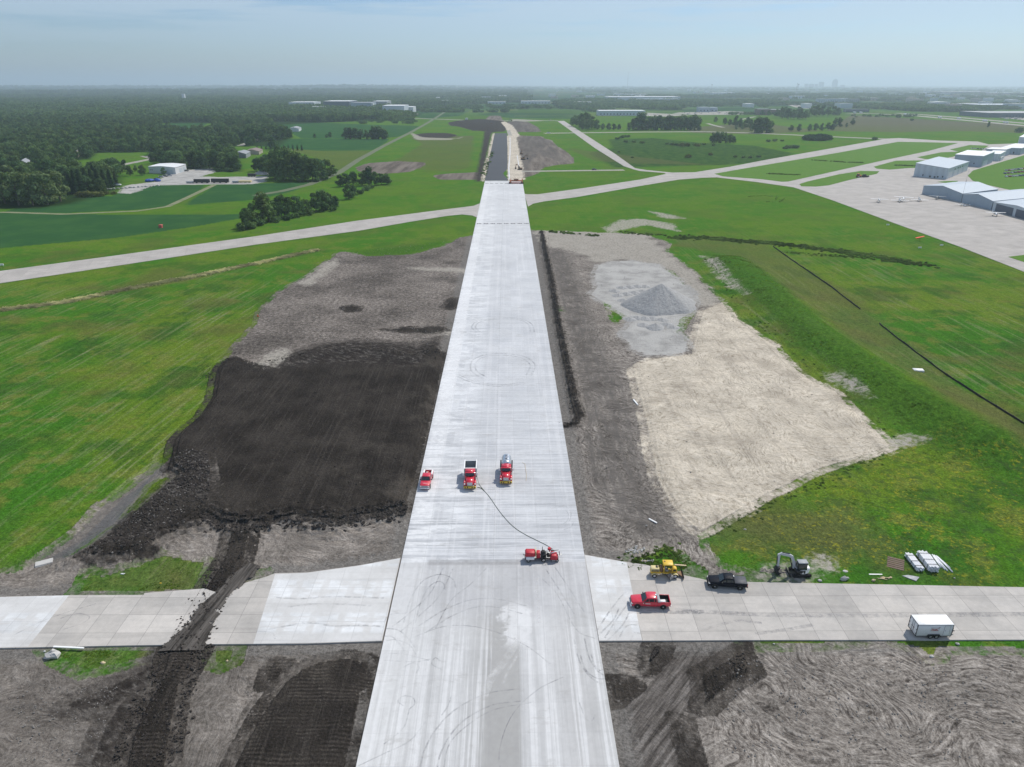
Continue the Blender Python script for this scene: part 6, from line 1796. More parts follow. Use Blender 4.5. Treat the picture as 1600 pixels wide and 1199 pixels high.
for i, (x, y, s_) in enumerate([(1164, 828, .22), (1496, 1007, .3), (1455, 1027, .3), (1209, 1007, .14), (1281, 908, .3), (1491, 904, .12), (1010, 822, .15), (985, 866, .2)]):
    junk('stone', x, y, MB().blob((0, 0, .08), (s_ * 1.2, s_ * .8, s_ * .6), seed=70 + i), M_ROCK, ['small white stone alone on the grass between sand and excavator', 'white stone at the grass edge right of the trailer', 'white stone on the grass tongue under the trailer', 'tiny white stone at the left end of the lower grass strip', 'pale lump at the taxiway edge left of the concrete block', 'tiny white stone right of the dark plate', 'small white stone beside the white beam on the grey soil', 'white stone left of the rubble heap'][i], 'stone')
m = MB(); m.cyl((0, 0, 0), (0, 0, .05), .4, 4); m.cyl((0, 0, .05), (0, 0, .8), .28, 10, r2=.08)
junk('traffic_marker', 403, 495, m, M_ORANGE, 'orange marker cone at the edge between grass and bare soil', 'cone')
m = MB(); m.box(-.9, .9, -.15, .15, .3, 1.0); m.box(-.7, -.6, -.05, .05, 0, .3); m.box(.6, .7, -.05, .05, 0, .3)
junk('airfield_sign', 3, 416, m, M_WHITE, 'white airfield sign in the grass at the left edge beside the cross taxiway', 'sign')
m = MB(); r_ = random.Random(21)
for row_v in [(G(785, yy_) - RMID).dot(RDIR) for yy_ in (350.5, 287.5)]:
    for k in range(8):
        for j in range(3):
            p = RP(-RWID / 2 + 1.2 + k * 3.81 + j * .9, row_v + r_.uniform(-.25, .25)); m.box(p.x - .32, p.x + .32, p.y - .5, p.y + .5, ZR, ZR + .22, tx=.1, ty=.1)
o = m.build('sandbags', M_RUB); tag(o, kind='stuff')
# ------------------------------------------------------------------ buildings
def cladding(name, c, pitch=.9, dirt=.2, vert=True):
    t = NT(name)
    X = t.xyz(t.obj())
    s_ = t.m('ADD', X[0], X[1])
    w = t.m('SINE', t.m('MULTIPLY', s_, 6.283 / pitch))
    n = t.noise(t.map(t.obj(), 0, (.6, .6, .12)), 1, 4, .6)
    k = t.mix(t.m('MULTIPLY', t.rng(n, .45, .7), dirt), c, tuple(q * .68 for q in c))
    k = t.vm('SCALE', k, t.rng(w, -1, 1, .93, 1.05))
    return t.principled(k, .55, spec=.35)
K_BLUE = cladding('blue_grey_cladding', (.34, .41, .48))
K_WHITE = cladding('white_cladding', (.66, .68, .69))
K_PALE = cladding('pale_cladding', (.52, .58, .62))
K_DARK = cladding('dark_cladding', (.10, .12, .16))
K_BROWN = cladding('brown_cladding', (.22, .15, .12))
K_ROOFB = cladding('blue_roof', (.44, .50, .56), 1.2)
K_ROOFW = cladding('white_roof', (.78, .79, .80), 1.2)
K_ROOFG = cladding('grey_roof', (.30, .31, .32), 1.2)
K_ROOFBR = cladding('brown_roof', (.24, .17, .145), 1.2)
K_TAN = cladding('tan_wall', (.42, .37, .30))
K_CITY = cladding('city_wall', (.07, .09, .12), 8)
K_WIN = paint('building_glass', (.03, .045, .06), .12, dirt=.02, spec=.7)
K_DOOR = cladding('door_panel', (.24, .28, .32), .6)

def building(name, label, corners, h, wall, roof, kind='flat', ridge=0.0, over=.3, cat='building', windows=(), doors=(), z=0.0, tops=None):
    """corners: ground points A (left), B (near corner), C (right); D completes the rectangle; ridge runs along B-C"""
    A_, B_, C_ = [Vector((c[0], c[1], 0)) for c in corners]
    ux = A_ - B_; uy = C_ - B_; W_, L_ = ux.length, uy.length
    root = empty(name, (B_.x, B_.y, z)); tag(root, label, cat)
    ux.normalize(); uy.normalize()
    def P_(a, b, zz): v = ux * a + uy * b; return (v.x, v.y, zz)
    m = MB()
    rz_ = ridge
    vs = [P_(0, 0, 0), P_(W_, 0, 0), P_(W_, L_, 0), P_(0, L_, 0), P_(0, 0, h), P_(W_, 0, h), P_(W_, L_, h), P_(0, L_, h)]
    fs = [(0, 1, 5, 4), (1, 2, 6, 5), (2, 3, 7, 6), (3, 0, 4, 7)]
    if tops:
        for i_, q_ in enumerate(tops): vs[4 + i_] = (vs[4 + i_][0], vs[4 + i_][1], q_)
    if kind == 'gable':
        vs += [P_(W_ / 2, 0, h + rz_), P_(W_ / 2, L_, h + rz_)]
        fs[0] = (0, 1, 5, 8, 4); fs[2] = (2, 3, 7, 9, 6)
    m.add(vs, fs); m.build('wall', wall, root)
    r_ = MB(); o_ = over; tk = .22
    if kind == 'gable':
        for s in (0, 1):
            a0 = -o_ if s == 0 else W_ + o_; zz = h - o_ * rz_ / (W_ / 2)
            q = [P_(a0, -o_, zz), P_(W_ / 2, -o_, h + rz_), P_(W_ / 2, L_ + o_, h + rz_), P_(a0, L_ + o_, zz)]
            q2 = [(x, y, k + tk) for x, y, k in q]
            f_ = [(0, 1, 2, 3), (7, 6, 5, 4), (0, 4, 5, 1), (1, 5, 6, 2), (2, 6, 7, 3), (3, 7, 4, 0)]
            r_.add([(x, y, k + .02) for x, y, k in q] + q2, f_ if s == 0 else [tuple(reversed(f)) for f in f_])
    else:
        q = [P_(-o_, -o_, h + .02), P_(W_ + o_, -o_, h + .02), P_(W_ + o_, L_ + o_, h + .02), P_(-o_, L_ + o_, h + .02)]
        top = [(x, y, h + tk + rz_ * (1 if i in (2, 3) else 0)) for i, (x, y, k) in enumerate(q)]
        if tops: q = [(x, y, tops[i] + .02) for i, (x, y, k) in enumerate(q)]; top = [(x, y, k + tk) for x, y, k in q]
        r_.add(q + top, [(0, 1, 2, 3), (7, 6, 5, 4), (0, 4, 5, 1), (1, 5, 6, 2), (2, 6, 7, 3), (3, 7, 4, 0)])
    ro = r_.build('roof', roof, root)
    bm = bmesh.new(); bm.from_mesh(ro.data); bmesh.ops.recalc_face_normals(bm, faces=bm.faces); bm.to_mesh(ro.data); bm.free()
    def panel(nm, side, f0, f1, z0_, z1_, mat, out=.06):
        b = MB()
        if side == 'front':
            q = [P_(W_ * f0, -out, z0_), P_(W_ * f1, -out, z0_), P_(W_ * f1, -out, z1_), P_(W_ * f0, -out, z1_)] + [P_(W_ * f0, .02, z0_), P_(W_ * f1, .02, z0_), P_(W_ * f1, .02, z1_), P_(W_ * f0, .02, z1_)]
        else:
            q = [P_(-out, L_ * f0, z0_), P_(-out, L_ * f1, z0_), P_(-out, L_ * f1, z1_), P_(-out, L_ * f0, z1_)] + [P_(.02, L_ * f0, z0_), P_(.02, L_ * f1, z0_), P_(.02, L_ * f1, z1_), P_(.02, L_ * f0, z1_)]
        b.add(q, [(0, 1, 2, 3), (0, 4, 5, 1), (1, 5, 6, 2), (2, 6, 7, 3), (3, 7, 4, 0)]); return b.build(nm, mat, root)
    for w_ in windows: panel('window', *w_, K_WIN)
    for w_ in doors: panel('door', *w_[:5], w_[5] if len(w_) > 5 else K_DOOR, out=.12)
    return root
def g2(px, py): g = G(px, py); return (g.x, g.y)
def block(name, label, x0, x1, by, depth, h, wall, roof, turn=0.0, cat='building', **kw):
    """building whose near wall runs between two pixels of row by"""
    a, b = G(x0, by), G(x1, by); d = (b - a).normalized(); n = Vector((-d.y, d.x, 0)); c = b + n * depth
    return building(name, label, (tuple(a)[:2], tuple(b)[:2], tuple(c)[:2]), h, wall, roof, cat=cat, **kw)

building('hangar', 'large pale hangar with a low sloping roof in the middle of the apron', (g2(1427,275.8), g2(1478.5,280.6), g2(1511,267)), 8.7, K_PALE, K_ROOFB, 'flat', tops=(8.6, 10.8, 10.2, 7.8),
         windows=[('front', .10, .14, 1.2, 2.4), ('front', .24, .29, .8, 2.0), ('front', .33, .38, .4, 1.6), ('front', .47, .52, .4, 1.8), ('front', .70, .73, 1.0, 2.4), ('side', .30, .36, 5.6, 6.5), ('side', .44, .50, 5.6, 6.5), ('side', .54, .60, 5.6, 6.5), ('side', .66, .72, 5.6, 6.5)],
         doors=[('side', .05, .22, 0, 5.2, K_WHITE), ('side', .30, .47, 0, 5.0, K_WHITE), ('side', .53, .70, 0, 5.0, K_WHITE), ('side', .76, .93, 0, 5.0, K_WHITE)])
building('hangar', 'white roofed hangar directly behind the large pale hangar', (g2(1489,258.5), g2(1532.5,261.6), g2(1550,254.5)), 10.0, K_BLUE, K_ROOFW, 'flat', .5, windows=[('front', .25, .29, 2.5, 3.6), ('front', .70, .74, 2.8, 3.8)], doors=[('side', .1, .5, 0, 5, K_PALE)])
building('hangar', 'small white hangar between the two white roofed hangars', (g2(1540,251.5), g2(1560,252.3), g2(1569,247.5)), 7.0, K_PALE, K_ROOFW, 'flat', .4)
building('hangar', 'long white roofed hangar at the back of the hangar row', (g2(1562,241), g2(1593.5,242.3), g2(1614,236)), 7.0, K_BLUE, K_ROOFW, 'flat', .4, windows=[('front', .3, .36, 1, 3)])
building('hangar', 'narrow white hangar with a grey front in the middle of the hangar row', (g2(1539,243.6), g2(1569,244.7), g2(1577,242.3)), 7.0, K_BLUE, K_ROOFW, 'flat', .3)
building('hut', 'small white hut beside the road behind the white hangars', (g2(1554,251.5), g2(1563,252), g2(1567,249.5)), 3.2, K_WHITE, K_ROOFG, 'gable', .7)
building('hangar', 'pale hangar cut off by the right edge, farthest of the row', (g2(1590,225), g2(1604,226), g2(1615,219)), 8.5, K_PALE, K_ROOFW, 'flat', .3)
building('hangar', 'blue grey gabled hangar nearest the parked aeroplanes', (g2(1440.5,303), g2(1501,316.5), g2(1556,309)), 5.6, K_BLUE, K_ROOFB, 'gable', 2.4, doors=[('front', .36, .92, 0, 5.2, K_BLUE), ('front', .05, .3, 0, 5.0, K_BLUE)])
building('hangar', 'blue grey gabled hangar in front, second along the apron edge', (g2(1502,317), g2(1548,328.5), g2(1640,319)), 5.4, K_BLUE, K_ROOFB, 'gable', 2.2, doors=[('front', .12, .86, 0, 5.0, K_BLUE)])
building('hangar', 'hangar with big dark doors at the right edge, nearest the camera', (g2(1549.5,329), g2(1625,350), g2(1700,340)), 5.0, K_PALE, K_ROOFB, 'gable', 1.4, doors=[('front', .56, .93, 0, 4.6, K_DARK), ('front', .12, .50, 0, 4.6, K_DARK)])

building('warehouse', 'white metal warehouse beside the gravel yard left of the runway', (g2(233.5,271), g2(275,272.5), g2(292,267)), 5.6, K_WHITE, K_ROOFW, 'gable', .7, doors=[('front', .10, .32, 0, 3.8, K_PALE), ('side', .35, .62, 0, 3.8, K_PALE), ('side', .7, .9, 0, 3.8, K_PALE)], windows=[('front', .86, .89, 2.6, 3.4), ('front', .93, .96, 2.6, 3.4)])
building('shed', 'long low brown roofed shed behind the yard', (g2(349,245.5), g2(369,246), g2(385,243)), 3.0, K_TAN, K_ROOFBR, 'gable', 1.2)
building('barn', 'grey gabled barn at the end of the brown shed', (g2(366,246.5), g2(385,247.5), g2(392,243.5)), 4.2, K_ROOFG, K_ROOFG, 'gable', 1.6)
building('house', 'brown roofed house with a white fence to its right', (g2(385,241), g2(405,242), g2(411,238.5)), 3.4, K_TAN, K_ROOFBR, 'gable', 1.6)
building('farmhouse', 'white house half hidden among the trees behind the warehouse', (g2(258,247), g2(272,247.5), g2(278,245)), 7.0, K_WHITE, K_ROOFG, 'gable', 2.0)
building('house', 'pale roofed house in the wood above the pale willows', (g2(30,268), g2(46,269), g2(52,265)), 7.5, K_TAN, K_ROOFG, 'gable', 2.2)
building('house', 'grey roofed house in the wood beside the country road', (g2(105,245), g2(122,246), g2(127,242)), 6.5, K_TAN, K_ROOFG, 'gable', 2.2)
building('house', 'small white house at the wood edge above the bean field', (g2(452,206), g2(467,206), g2(471,203.5)), 4.5, K_WHITE, K_ROOFG, 'gable', 2)
block('white_fence', 'white fence right of the brown roofed house', 391, 409, 236, .5, 1.8, K_WHITE, K_WHITE, cat='fence')
block('shed', 'white shed left of the far earthworks', 727, 731, 188, 6, 4, K_WHITE, K_ROOFW)

FAR = [
 ('white roofed factory at the left end of the far industrial row', 452, 491, 170, 90, 14, K_PALE, K_ROOFW),
 ('low white building in front of the left factory', 435, 461, 173, 30, 8, K_WHITE, K_ROOFW),
 ('long dark blue factory with a white roof in the far row', 506, 547, 171, 120, 17, K_DARK, K_ROOFW),
 ('blue glass-like factory right of the long dark one', 549, 580, 172, 90, 15, K_BLUE, K_ROOFG),
 ('grey factory with a white block at its left end', 583, 605, 170, 90, 16, K_ROOFG, K_ROOFW),
 ('white block at the end of the grey factory', 579, 583.5, 172, 20, 14, K_WHITE, K_ROOFW),
 ('big white warehouse nearest in the far industrial row', 598, 632, 178.5, 90, 15, K_PALE, K_ROOFW),
 ('white annex right of the big white warehouse', 632.5, 646, 176.5, 60, 11, K_WHITE, K_ROOFW),
 ('small white hall between the trees of the far row', 487, 506, 174, 30, 9, K_WHITE, K_ROOFW),
 ('low pale offices with a bright white roof right of the far taxiway', 936, 1008, 181, 60, 9, K_PALE, K_ROOFW),
 ('very long white roofed warehouse on the right horizon', 951, 1063, 157.5, 160, 13, K_PALE, K_ROOFW),
 ('white warehouse behind the long one', 978, 1012, 152, 90, 13, K_WHITE, K_ROOFW),
 ('blue grey warehouse right of the very long one', 1006, 1062, 160.5, 60, 11, K_BLUE, K_ROOFB),
 ('two storey blue office left of the car park', 1092, 1108, 175.5, 30, 10, K_BLUE, K_ROOFB),
 ('pale blue office beside the two storey office', 1110, 1121, 175, 30, 9, K_BLUE, K_ROOFB),
 ('brown office block with pale columns left of the far wood', 1184, 1203, 180, 30, 11, K_BROWN, K_ROOFG),
 ('long brown building right of the brown office block', 1204, 1225, 179, 40, 9, K_BROWN, K_ROOFG),
 ('row of pale apartment blocks below the skyline', 1278, 1295, 163.5, 30, 16, K_PALE, K_ROOFG),
 ('second pale apartment block below the skyline', 1296, 1313, 163.5, 30, 16, K_PALE, K_ROOFG),
 ('third pale apartment block with a white roof', 1314, 1324, 162, 30, 15, K_PALE, K_ROOFW),
 ('grey apartment block at the right end of the pale row', 1326, 1342, 162.5, 30, 14, K_ROOFG, K_ROOFG),
 ('long dark flat bridge-like building beside the highway', 1322, 1358, 175.5, 20, 6, K_DARK, K_DARK),
 ('bright white roofed hall among the trees on the right', 1443, 1456, 150, 60, 14, K_WHITE, K_ROOFW),
 ('long dark warehouse at the right edge behind the car parks', 1545, 1680, 184, 120, 8, K_DARK, K_ROOFG),
 ('dark warehouse with a white band above it at the right', 1534, 1680, 170, 140, 9, K_DARK, K_ROOFB),
 ('long white roofed warehouse far at the upper right', 1470, 1545, 147.5, 150, 14, K_DARK, K_ROOFW),
 ('blue grey warehouse right of the far white roof', 1550, 1660, 150, 150, 14, K_DARK, K_ROOFB),
 ('white hall left of the skyline', 1197, 1208, 150, 60, 13, K_WHITE, K_ROOFW),
 ('long white roof far left of the skyline', 1113, 1148, 148.5, 90, 12, K_PALE, K_ROOFW),
 ('pale warehouse under the radio mast', 960, 975, 151, 60, 12, K_WHITE, K_ROOFW),
 ('white roofed store in the middle distance beyond the fields', 814, 860, 162.5, 60, 8, K_PALE, K_ROOFW),
 ('pale row of units in the middle distance', 893, 924, 164, 40, 7, K_WHITE, K_ROOFW),
 ('small pale units left of the white roofed store', 762, 790, 163, 30, 6, K_PALE, K_ROOFW),
 ('white house group on the far fields', 712, 730, 150, 30, 9, K_WHITE, K_ROOFW),
 ('blue roofed barn on the wooded horizon at the left', 225, 231, 139.5, 60, 16, K_WHITE, K_ROOFW),
 ('tiny white barn on the wooded horizon', 269, 273, 140, 40, 14, K_WHITE, K_ROOFW),
 ('white house in a gap of the left wood', 285, 289, 158, 14, 20, K_WHITE, K_ROOFW),
 ('small pale store right of the white hall, below the skyline', 1235, 1262, 155, 30, 10, K_PALE, K_ROOFW),
 ('small brown store below the tallest tower', 1350, 1372, 158, 30, 9, K_TAN, K_ROOFW),
 ('pale hall behind the highway trees', 1500, 1530, 168, 30, 8, K_TAN, K_ROOFW),
]
for i_, (lb, x0, x1, by, dp, h_, w_, r_) in enumerate(FAR):
    h_ *= 1.35 if i_ < 9 else (1.25 if i_ < 31 else 1.5)
    n_ = max(2, int((x1 - x0) / 5)); wn = []
    if (x1 - x0) > 9:
        wn = [('front', (i + .3) / n_, (i + .6) / n_, h_ * .2, h_ * .45) for i in range(min(n_, 22))]
    if 'apartment' in lb: wn = [('front', (i + .25) / 5, (i + .6) / 5, z_, z_ + 1.8) for i in range(5) for z_ in (1.5, 5, 8.5, 12)]
    block('warehouse' if 'office' not in lb and 'apartment' not in lb else 'office_building', lb, x0, x1, by, dp, h_, w_, r_, windows=wn)
r_ = random.Random(31)
for k in range(95):
    x = r_.uniform(640, 1600) if k > 25 else r_.uniform(1250, 1600); by = 134 + 32 * r_.random() ** 1.5 + 6; w_px = r_.uniform(3, 14) * (by - 128) / 28
    if 870 < x < 930 and by > 165: continue
    if by > 160 and x < 1150: by -= 8
    kk = r_.randrange(3)
    block('suburban_building', ['white low building in the hazy suburbs on the right horizon', 'grey low building in the hazy suburbs on the right horizon', 'tan low building in the hazy suburbs on the right horizon'][kk], x, x + w_px, by, r_.uniform(30, 70), r_.uniform(11, 18), (K_WHITE, K_PALE, K_TAN)[kk], (K_ROOFW, K_ROOFG, K_ROOFBR)[kk])

for o_ in COL.objects:
    if o_.name.startswith('suburban_building'): o_['group'] = 'low buildings in the hazy suburbs'
# downtown skyline, 16 km away
def tower(label, px, top, w, mat=K_CITY, steps=((1, 1),)):
    D_ = 16000.0; x = (px - 800) / FPX * (CT * D_ + H * ST); v = (599.5 - top) / FPX; h_ = H + (-ST + v * CT) / (CT + v * ST) * D_
    r_ = empty('skyscraper', (x, D_, -2)); tag(r_, label, 'skyscraper'); m = MB(); z_ = 0
    for f0, ww in steps: m.box(-w * ww / 2, w * ww / 2, -w * ww / 2, w * ww / 2, z_, h_ * f0); z_ = h_ * f0
    m.build('shaft', mat, r_); c_ = MB(); c_.box(-w * ww * .3, w * ww * .3, -w * ww * .3, w * ww * .3, z_, z_ + 6); c_.build('crown', K_ROOFG, r_)
tower('tallest tower of the distant skyline, stepped at the top', 1303.5, 124, 85, steps=((.80, 1), (.95, .8), (1, .45)))
tower('broad second tower left of the tallest one on the skyline', 1282.5, 128.5, 82)
tower('low block left of the broad tower on the skyline', 1275, 131.5, 50)
tower('wide low pair of blocks in the middle of the skyline', 1267, 131.5, 90)
tower('small separate tower at the left of the skyline', 1259, 131.3, 55)
tower('low block right of the tallest skyline tower', 1316, 133.2, 70)
def mast(label, px, by, ty, w, guy=True, nm='radio_mast'):
    g = G(px, by); v = (599.5 - ty) / FPX; h_ = H + (-ST + v * CT) / (CT + v * ST) * g.y
    r_ = empty(nm, (g.x, g.y, 0)); tag(r_, label, 'mast'); m = MB(); m.tube([(0, 0, 0), (0, 0, h_)], [w, w * .6], 5); m.build('pole', K_ROOFG, r_)
    m = MB(); m.box(-w * 1.8, w * 1.8, -w * 1.8, w * 1.8, h_ * .62, h_ * .66); m.box(-w * 1.5, w * 1.5, -w * 1.5, w * 1.5, h_ * .97, h_); m.build('platform', K_ROOFG, r_)
mast('tall thin radio mast on the horizon right of the runway', 980, 143, 113, 1.6)
mast('thin mast at the left end of the skyline', 1244, 146, 130, 2.2)
mast('short mast between the warehouses on the right horizon', 1019.5, 142, 133, 1.6)
mast('thin mast beside the car parks at the right, farthest right of all', 1262, 165, 143, .7)
mast('slim tall pole in front of the gabled hangar', 1501.5, 317, 264, .07)
def water_tower(px, by, ty, label):
    g = G(px, by); v = (599.5 - ty) / FPX; h_ = H + (-ST + v * CT) / (CT + v * ST) * g.y
    r_ = empty('water_tower', (g.x, g.y, 0)); tag(r_, label, 'water tower'); m = MB(); m.tube([(0, 0, 0), (0, 0, h_ * .7)], 4, 8); m.build('stem', K_CITY, r_)
    m = MB(); m.blob((0, 0, h_ * .85), (13, 13, h_ * .15), rough=0, n=14); m.build('tank', K_CITY, r_)
water_tower(1247, 139.5, 131, 'water tower at the left end of the skyline')
water_tower(1112, 139, 131.5, 'water tower alone on the horizon left of the skyline')

# ------------------------------------------------------------------ highway, cars, lots
slabm = MAT_ROAD
ribbon('highway', GP([(1325,178.2),(1360,177.6),(1400,179.3),(1440,182),(1500,187.5),(1550,192),(1600,196.5),(1700,206)]), 26, .05, MAT_ROAD)
ribbon('highway', GP([(1400,177),(1440,179.3),(1500,184),(1550,188.4),(1600,192.8),(1700,201)]), 24, .05, MAT_ROAD)
ribbon('highway', GP([(1212,158.5),(1225,160.5),(1240,164.5),(1252,168),(1268,170)]), 40, .05, MAT_ROAD)
ribbon('road', GP([(900,147.5),(912,150.5),(920,153)]), 22, .05, MAT_ROAD)
ribbon('road', GP([(928,153.5),(941,157)]), 18, .05, MAT_ROAD)
ribbon('road', GP([(1105,193),(1115,196),(1130,199.5)]), 8, .05, MAT_ROAD)
ribbon('road', GP([(1158,187),(1170,184.5),(1180,182.5)]), 8, .05, MAT_ROAD)
ribbon('road', GP([(0,262),(20,259),(50,256),(70,250)]), 5, .05, MAT_ROAD)
for q in ([(935,178),(1010,181.5),(1040,182.5),(1080,180),(1005,176)], [(1050,178),(1092,180),(1150,179.5),(1205,177),(1140,174),(1060,176)], [(1505,176),(1560,177.5),(1545,181),(1500,180)], [(1540,182),(1640,186),(1640,192),(1560,184)], [(1565,270),(1640,262),(1700,275),(1640,292),(1560,277)], [(1515,236),(1530,230),(1560,231),(1550,236)],
          [(400,173),(500,177),(600,178),(655,178),(640,182),(560,180),(440,177)], [(830,160),(860,161),(850,163),(815,163)]):
    slab_obj('car_park', GP(q), -.1, .06, MAT_ROAD)
def simple_car(mat):
    m = MB(); m.box(-2.3, 2.3, -.9, .9, .3, .85, tx=.06, ty=.03); m.build
    return m
CARM = [paint('car_' + n_, c, .3) for n_, c in (('white', (.75, .75, .75)), ('silver', (.45, .46, .48)), ('dark', (.03, .03, .04)), ('red', (.35, .03, .03)), ('blue', (.04, .08, .22)))]
CAR = []
for mt in CARM:
    r_ = empty('parked_car', (0, 0, 0)); b = MB(); b.prism_y([(-2.3, .3), (2.2, .3), (2.35, .6), (2.1, .85), (1.1, .95), (-2.2, .98), (-2.35, .6)], -.9, .9); b.build('body', mt, r_, bevel=.04)
    c = MB(); c.box(-1.7, 1.0, -.82, .82, .93, 1.42, tx=.45, ty=.12); c.build('cabin', K_WIN, r_, bevel=.03)
    w_ = MB()
    for x in (-1.4, 1.4):
        for y in (-.85, .65): w_.cyl((x, y, .33), (x, y + .2, .33), .33, 10)
    w_.build('wheels', M_RUB, r_); CAR.append(r_)
used = set()
def car(px, py, mi, rz, label, group, z=.06):
    p = G(px, py)
    if mi not in used: c = CAR[mi]; used.add(mi)
    else: c = copy_tree(CAR[mi])
    c.location = (p.x, p.y, z); c.rotation_euler.z = rz; tag(c, label, 'car', group); return c
r_ = random.Random(8)
nm = ['white', 'silver', 'dark', 'red', 'blue']
rows = [((1572, 267.5), (1600, 264.5)), ((1570, 272), (1602, 269)), ((1572, 277), (1604, 275)), ((1519, 233), (1545, 234.5))]
for a, b in rows:
    for i in range(7 if a[0] > 1550 else 6):
        f = i / 6; mi = r_.randrange(5) if a[0] > 1550 else r_.choice([0, 1, 2])
        car(a[0] + (b[0] - a[0]) * f, a[1] + (b[1] - a[1]) * f, mi, 1.2 + r_.uniform(-.05, .05), nm[mi] + ' car parked on the lot at the right edge' if a[0] > 1550 else nm[mi] + ' car parked behind the white roofed hangars', 'cars on the lot at the right edge' if a[0] > 1550 else 'cars behind the hangars')
for (x0, x1, y0, y1, n_, nm_) in ((938, 1030, 179.2, 181.6, 34, 'car park by the low pale offices'), (1055, 1195, 176.2, 179.2, 60, 'car park by the blue offices'), (1508, 1552, 177.5, 180, 18, 'car park above the highway'), (1552, 1600, 183, 187, 22, 'car park before the dark warehouse')):
    for i in range(n_):
        mi = r_.choice([0, 0, 1, 1, 2, 3, 4]); car(r_.uniform(x0, x1), r_.uniform(y0, y1), mi, r_.choice([.2, 1.4]), nm[mi] + ' car in the ' + nm_, 'cars in the ' + nm_)
# traffic
TK = empty('lorry', (0, 0, 0)); b = MB(); b.box(-7, 5.2, -1.25, 1.25, 1.1, 4.0); b.build('trailer_box', M_WHITE, TK); b = MB(); b.box(5.5, 8, -1.2, 1.2, .8, 3.4, tx=.2); b.build('cab', M_WHITE, TK, bevel=.1)
b = MB()
for x in (-5.5, -4.3, 4.6, 7): b.cyl((x, -1.2, .5), (x, 1.2, .5), .5, 10)
b.build('wheels', M_RUB, TK)
tk0 = True
for i, (x, y) in enumerate([(1414.5, 180), (1421, 180.5), (1468, 184.8), (1498, 186.5), (1538.5, 190.2), (1571, 193), (1335, 177.2), (1345, 177.3)]):
    p = G(x, y); c = TK if tk0 else copy_tree(TK); tk0 = False
    q0, q1 = G(1440, 182), G(1600, 196.5); c.location = (p.x, p.y, .06); c.rotation_euler.z = math.atan2(q1.y - q0.y, q1.x - q0.x)
    tag(c, ORD[i] + ' white lorry from the left driving on the highway' if i < 6 else ['white lorry beside the dark bridge-like building, left one', 'white lorry beside the dark bridge-like building, right one'][i - 6], 'lorry', 'lorries on the highway')
for i in range(26):
    x = r_.uniform(1215, 1266); y = 158.8 + (x - 1212) * .205 + r_.uniform(-1, 1); mi = r_.choice([0, 0, 1, 3, 2])
    car(x, y, mi, -1.0, nm[mi] + ' car in the dense traffic on the far highway', 'cars on the far highway')
# vehicles around the yard on the left
for i, (x, y, mi, lb) in enumerate([(183, 291, 0, 'white van parked on the grass beside the dark conifers'), (245, 281, 2, 'dark car left of the trailers in the gravel yard'), (252, 277.5, 1, 'silver car nearest the warehouse on the gravel'), (258, 276.5, 2, 'dark car nearest the warehouse on the gravel'), (265, 275.5, 1, 'silver car under the warehouse wall'), (291, 268, 2, 'dark car beside the right wall of the warehouse'), (928.5, 266, 2, 'dark car on the service road right of the runway'), (857.5, 208.6, 0, 'white van on the perimeter road at the earthworks'), (859.5, 188.3, 2, 'dark car near the far taxiway end'), (1510, 322.5, 0, 'white car parked in front of the gabled hangars, right one')]):
    c = copy_tree(CAR[mi]); p = G(x, y); c.location = (p.x, p.y, .07); c.rotation_euler.z = .3; tag(c, lb, 'car')
    c.scale = (1.3, 1.3, 1.5) if 'van' in lb else (1, 1, 1)
def long_box(px0, px1, py, h_, mat, name, label, cat, d=2.4):
    a, b = G(px0, py), G(px1, py); m = MB(); L_ = (b - a).length; m.box(0, L_, 0, d, .5, h_, tx=.05, ty=.1)
    for k in range(3): m.cyl((L_ * (.15 + .35 * k), 0, .4), (L_ * (.15 + .35 * k), d, .4), .4, 10)
    o = m.build(name, mat, loc=(a.x, a.y, .05)); tag(o, label, cat)
long_box(303, 327, 286.6, 3.0, M_TRIM, 'trailer', 'long black trailer in the gravel yard, left one', 'trailer')
long_box(330, 357, 286.2, 3.2, M_TRIM, 'trailer', 'long black trailer in the gravel yard, right one', 'trailer')
long_box(291, 302, 286.8, 1.4, M_GREY, 'flatbed', 'low grey flatbed left of the black trailers', 'trailer')
long_box(363, 372, 286.4, 1.6, M_GREY, 'machine', 'small grey machine right of the black trailers', 'machine')
long_box(373, 392, 286.2, 1.8, M_CREAM, 'machine', 'row of pale machines right of the black trailers', 'machines')
long_box(387, 399, 276.5, 2.6, M_TRIM, 'machine', 'dark machine at the right end of the gravel yard', 'machine')
m = MB()
for k in range(9): m.blob((r_.uniform(-6, 6), r_.uniform(-1.5, 1.5), .9), (2.2, 1.6, 1.3), seed=k, rough=.15, n=8)
junk('covered_pile', 236, 284, m, M_BLUE, 'pile under a blue tarpaulin at the yard entrance', 'covered pile', .35)
m = MB()
for k in range(14): x = -16 + 2.6 * k; m.blob((x, r_.uniform(-.8, .8) + x * .35, .4), (r_.uniform(.8, 1.8), .7, r_.uniform(.4, .8)), seed=k, rough=.3, n=7)
junk('scrap_pile', 205, 294, m, M_ROCK, 'line of pale scrap along the yard track', 'scrap', .25)
heap(412, 272, 9, 8, 4.2, 'pale gravel heap at the right end of the yard, against the grove', 81)
m = MB(); m.box(-.8, .8, -.8, .8, 0, 1.3); m.box(-1.0, 1.0, -1.0, 1.0, 1.3, 1.7, tx=.3, ty=.3)
junk('utility_box', 251.5, 356, m, M_SALMON, 'small reddish box with a cap at the lower edge of the dark field', 'utility box')

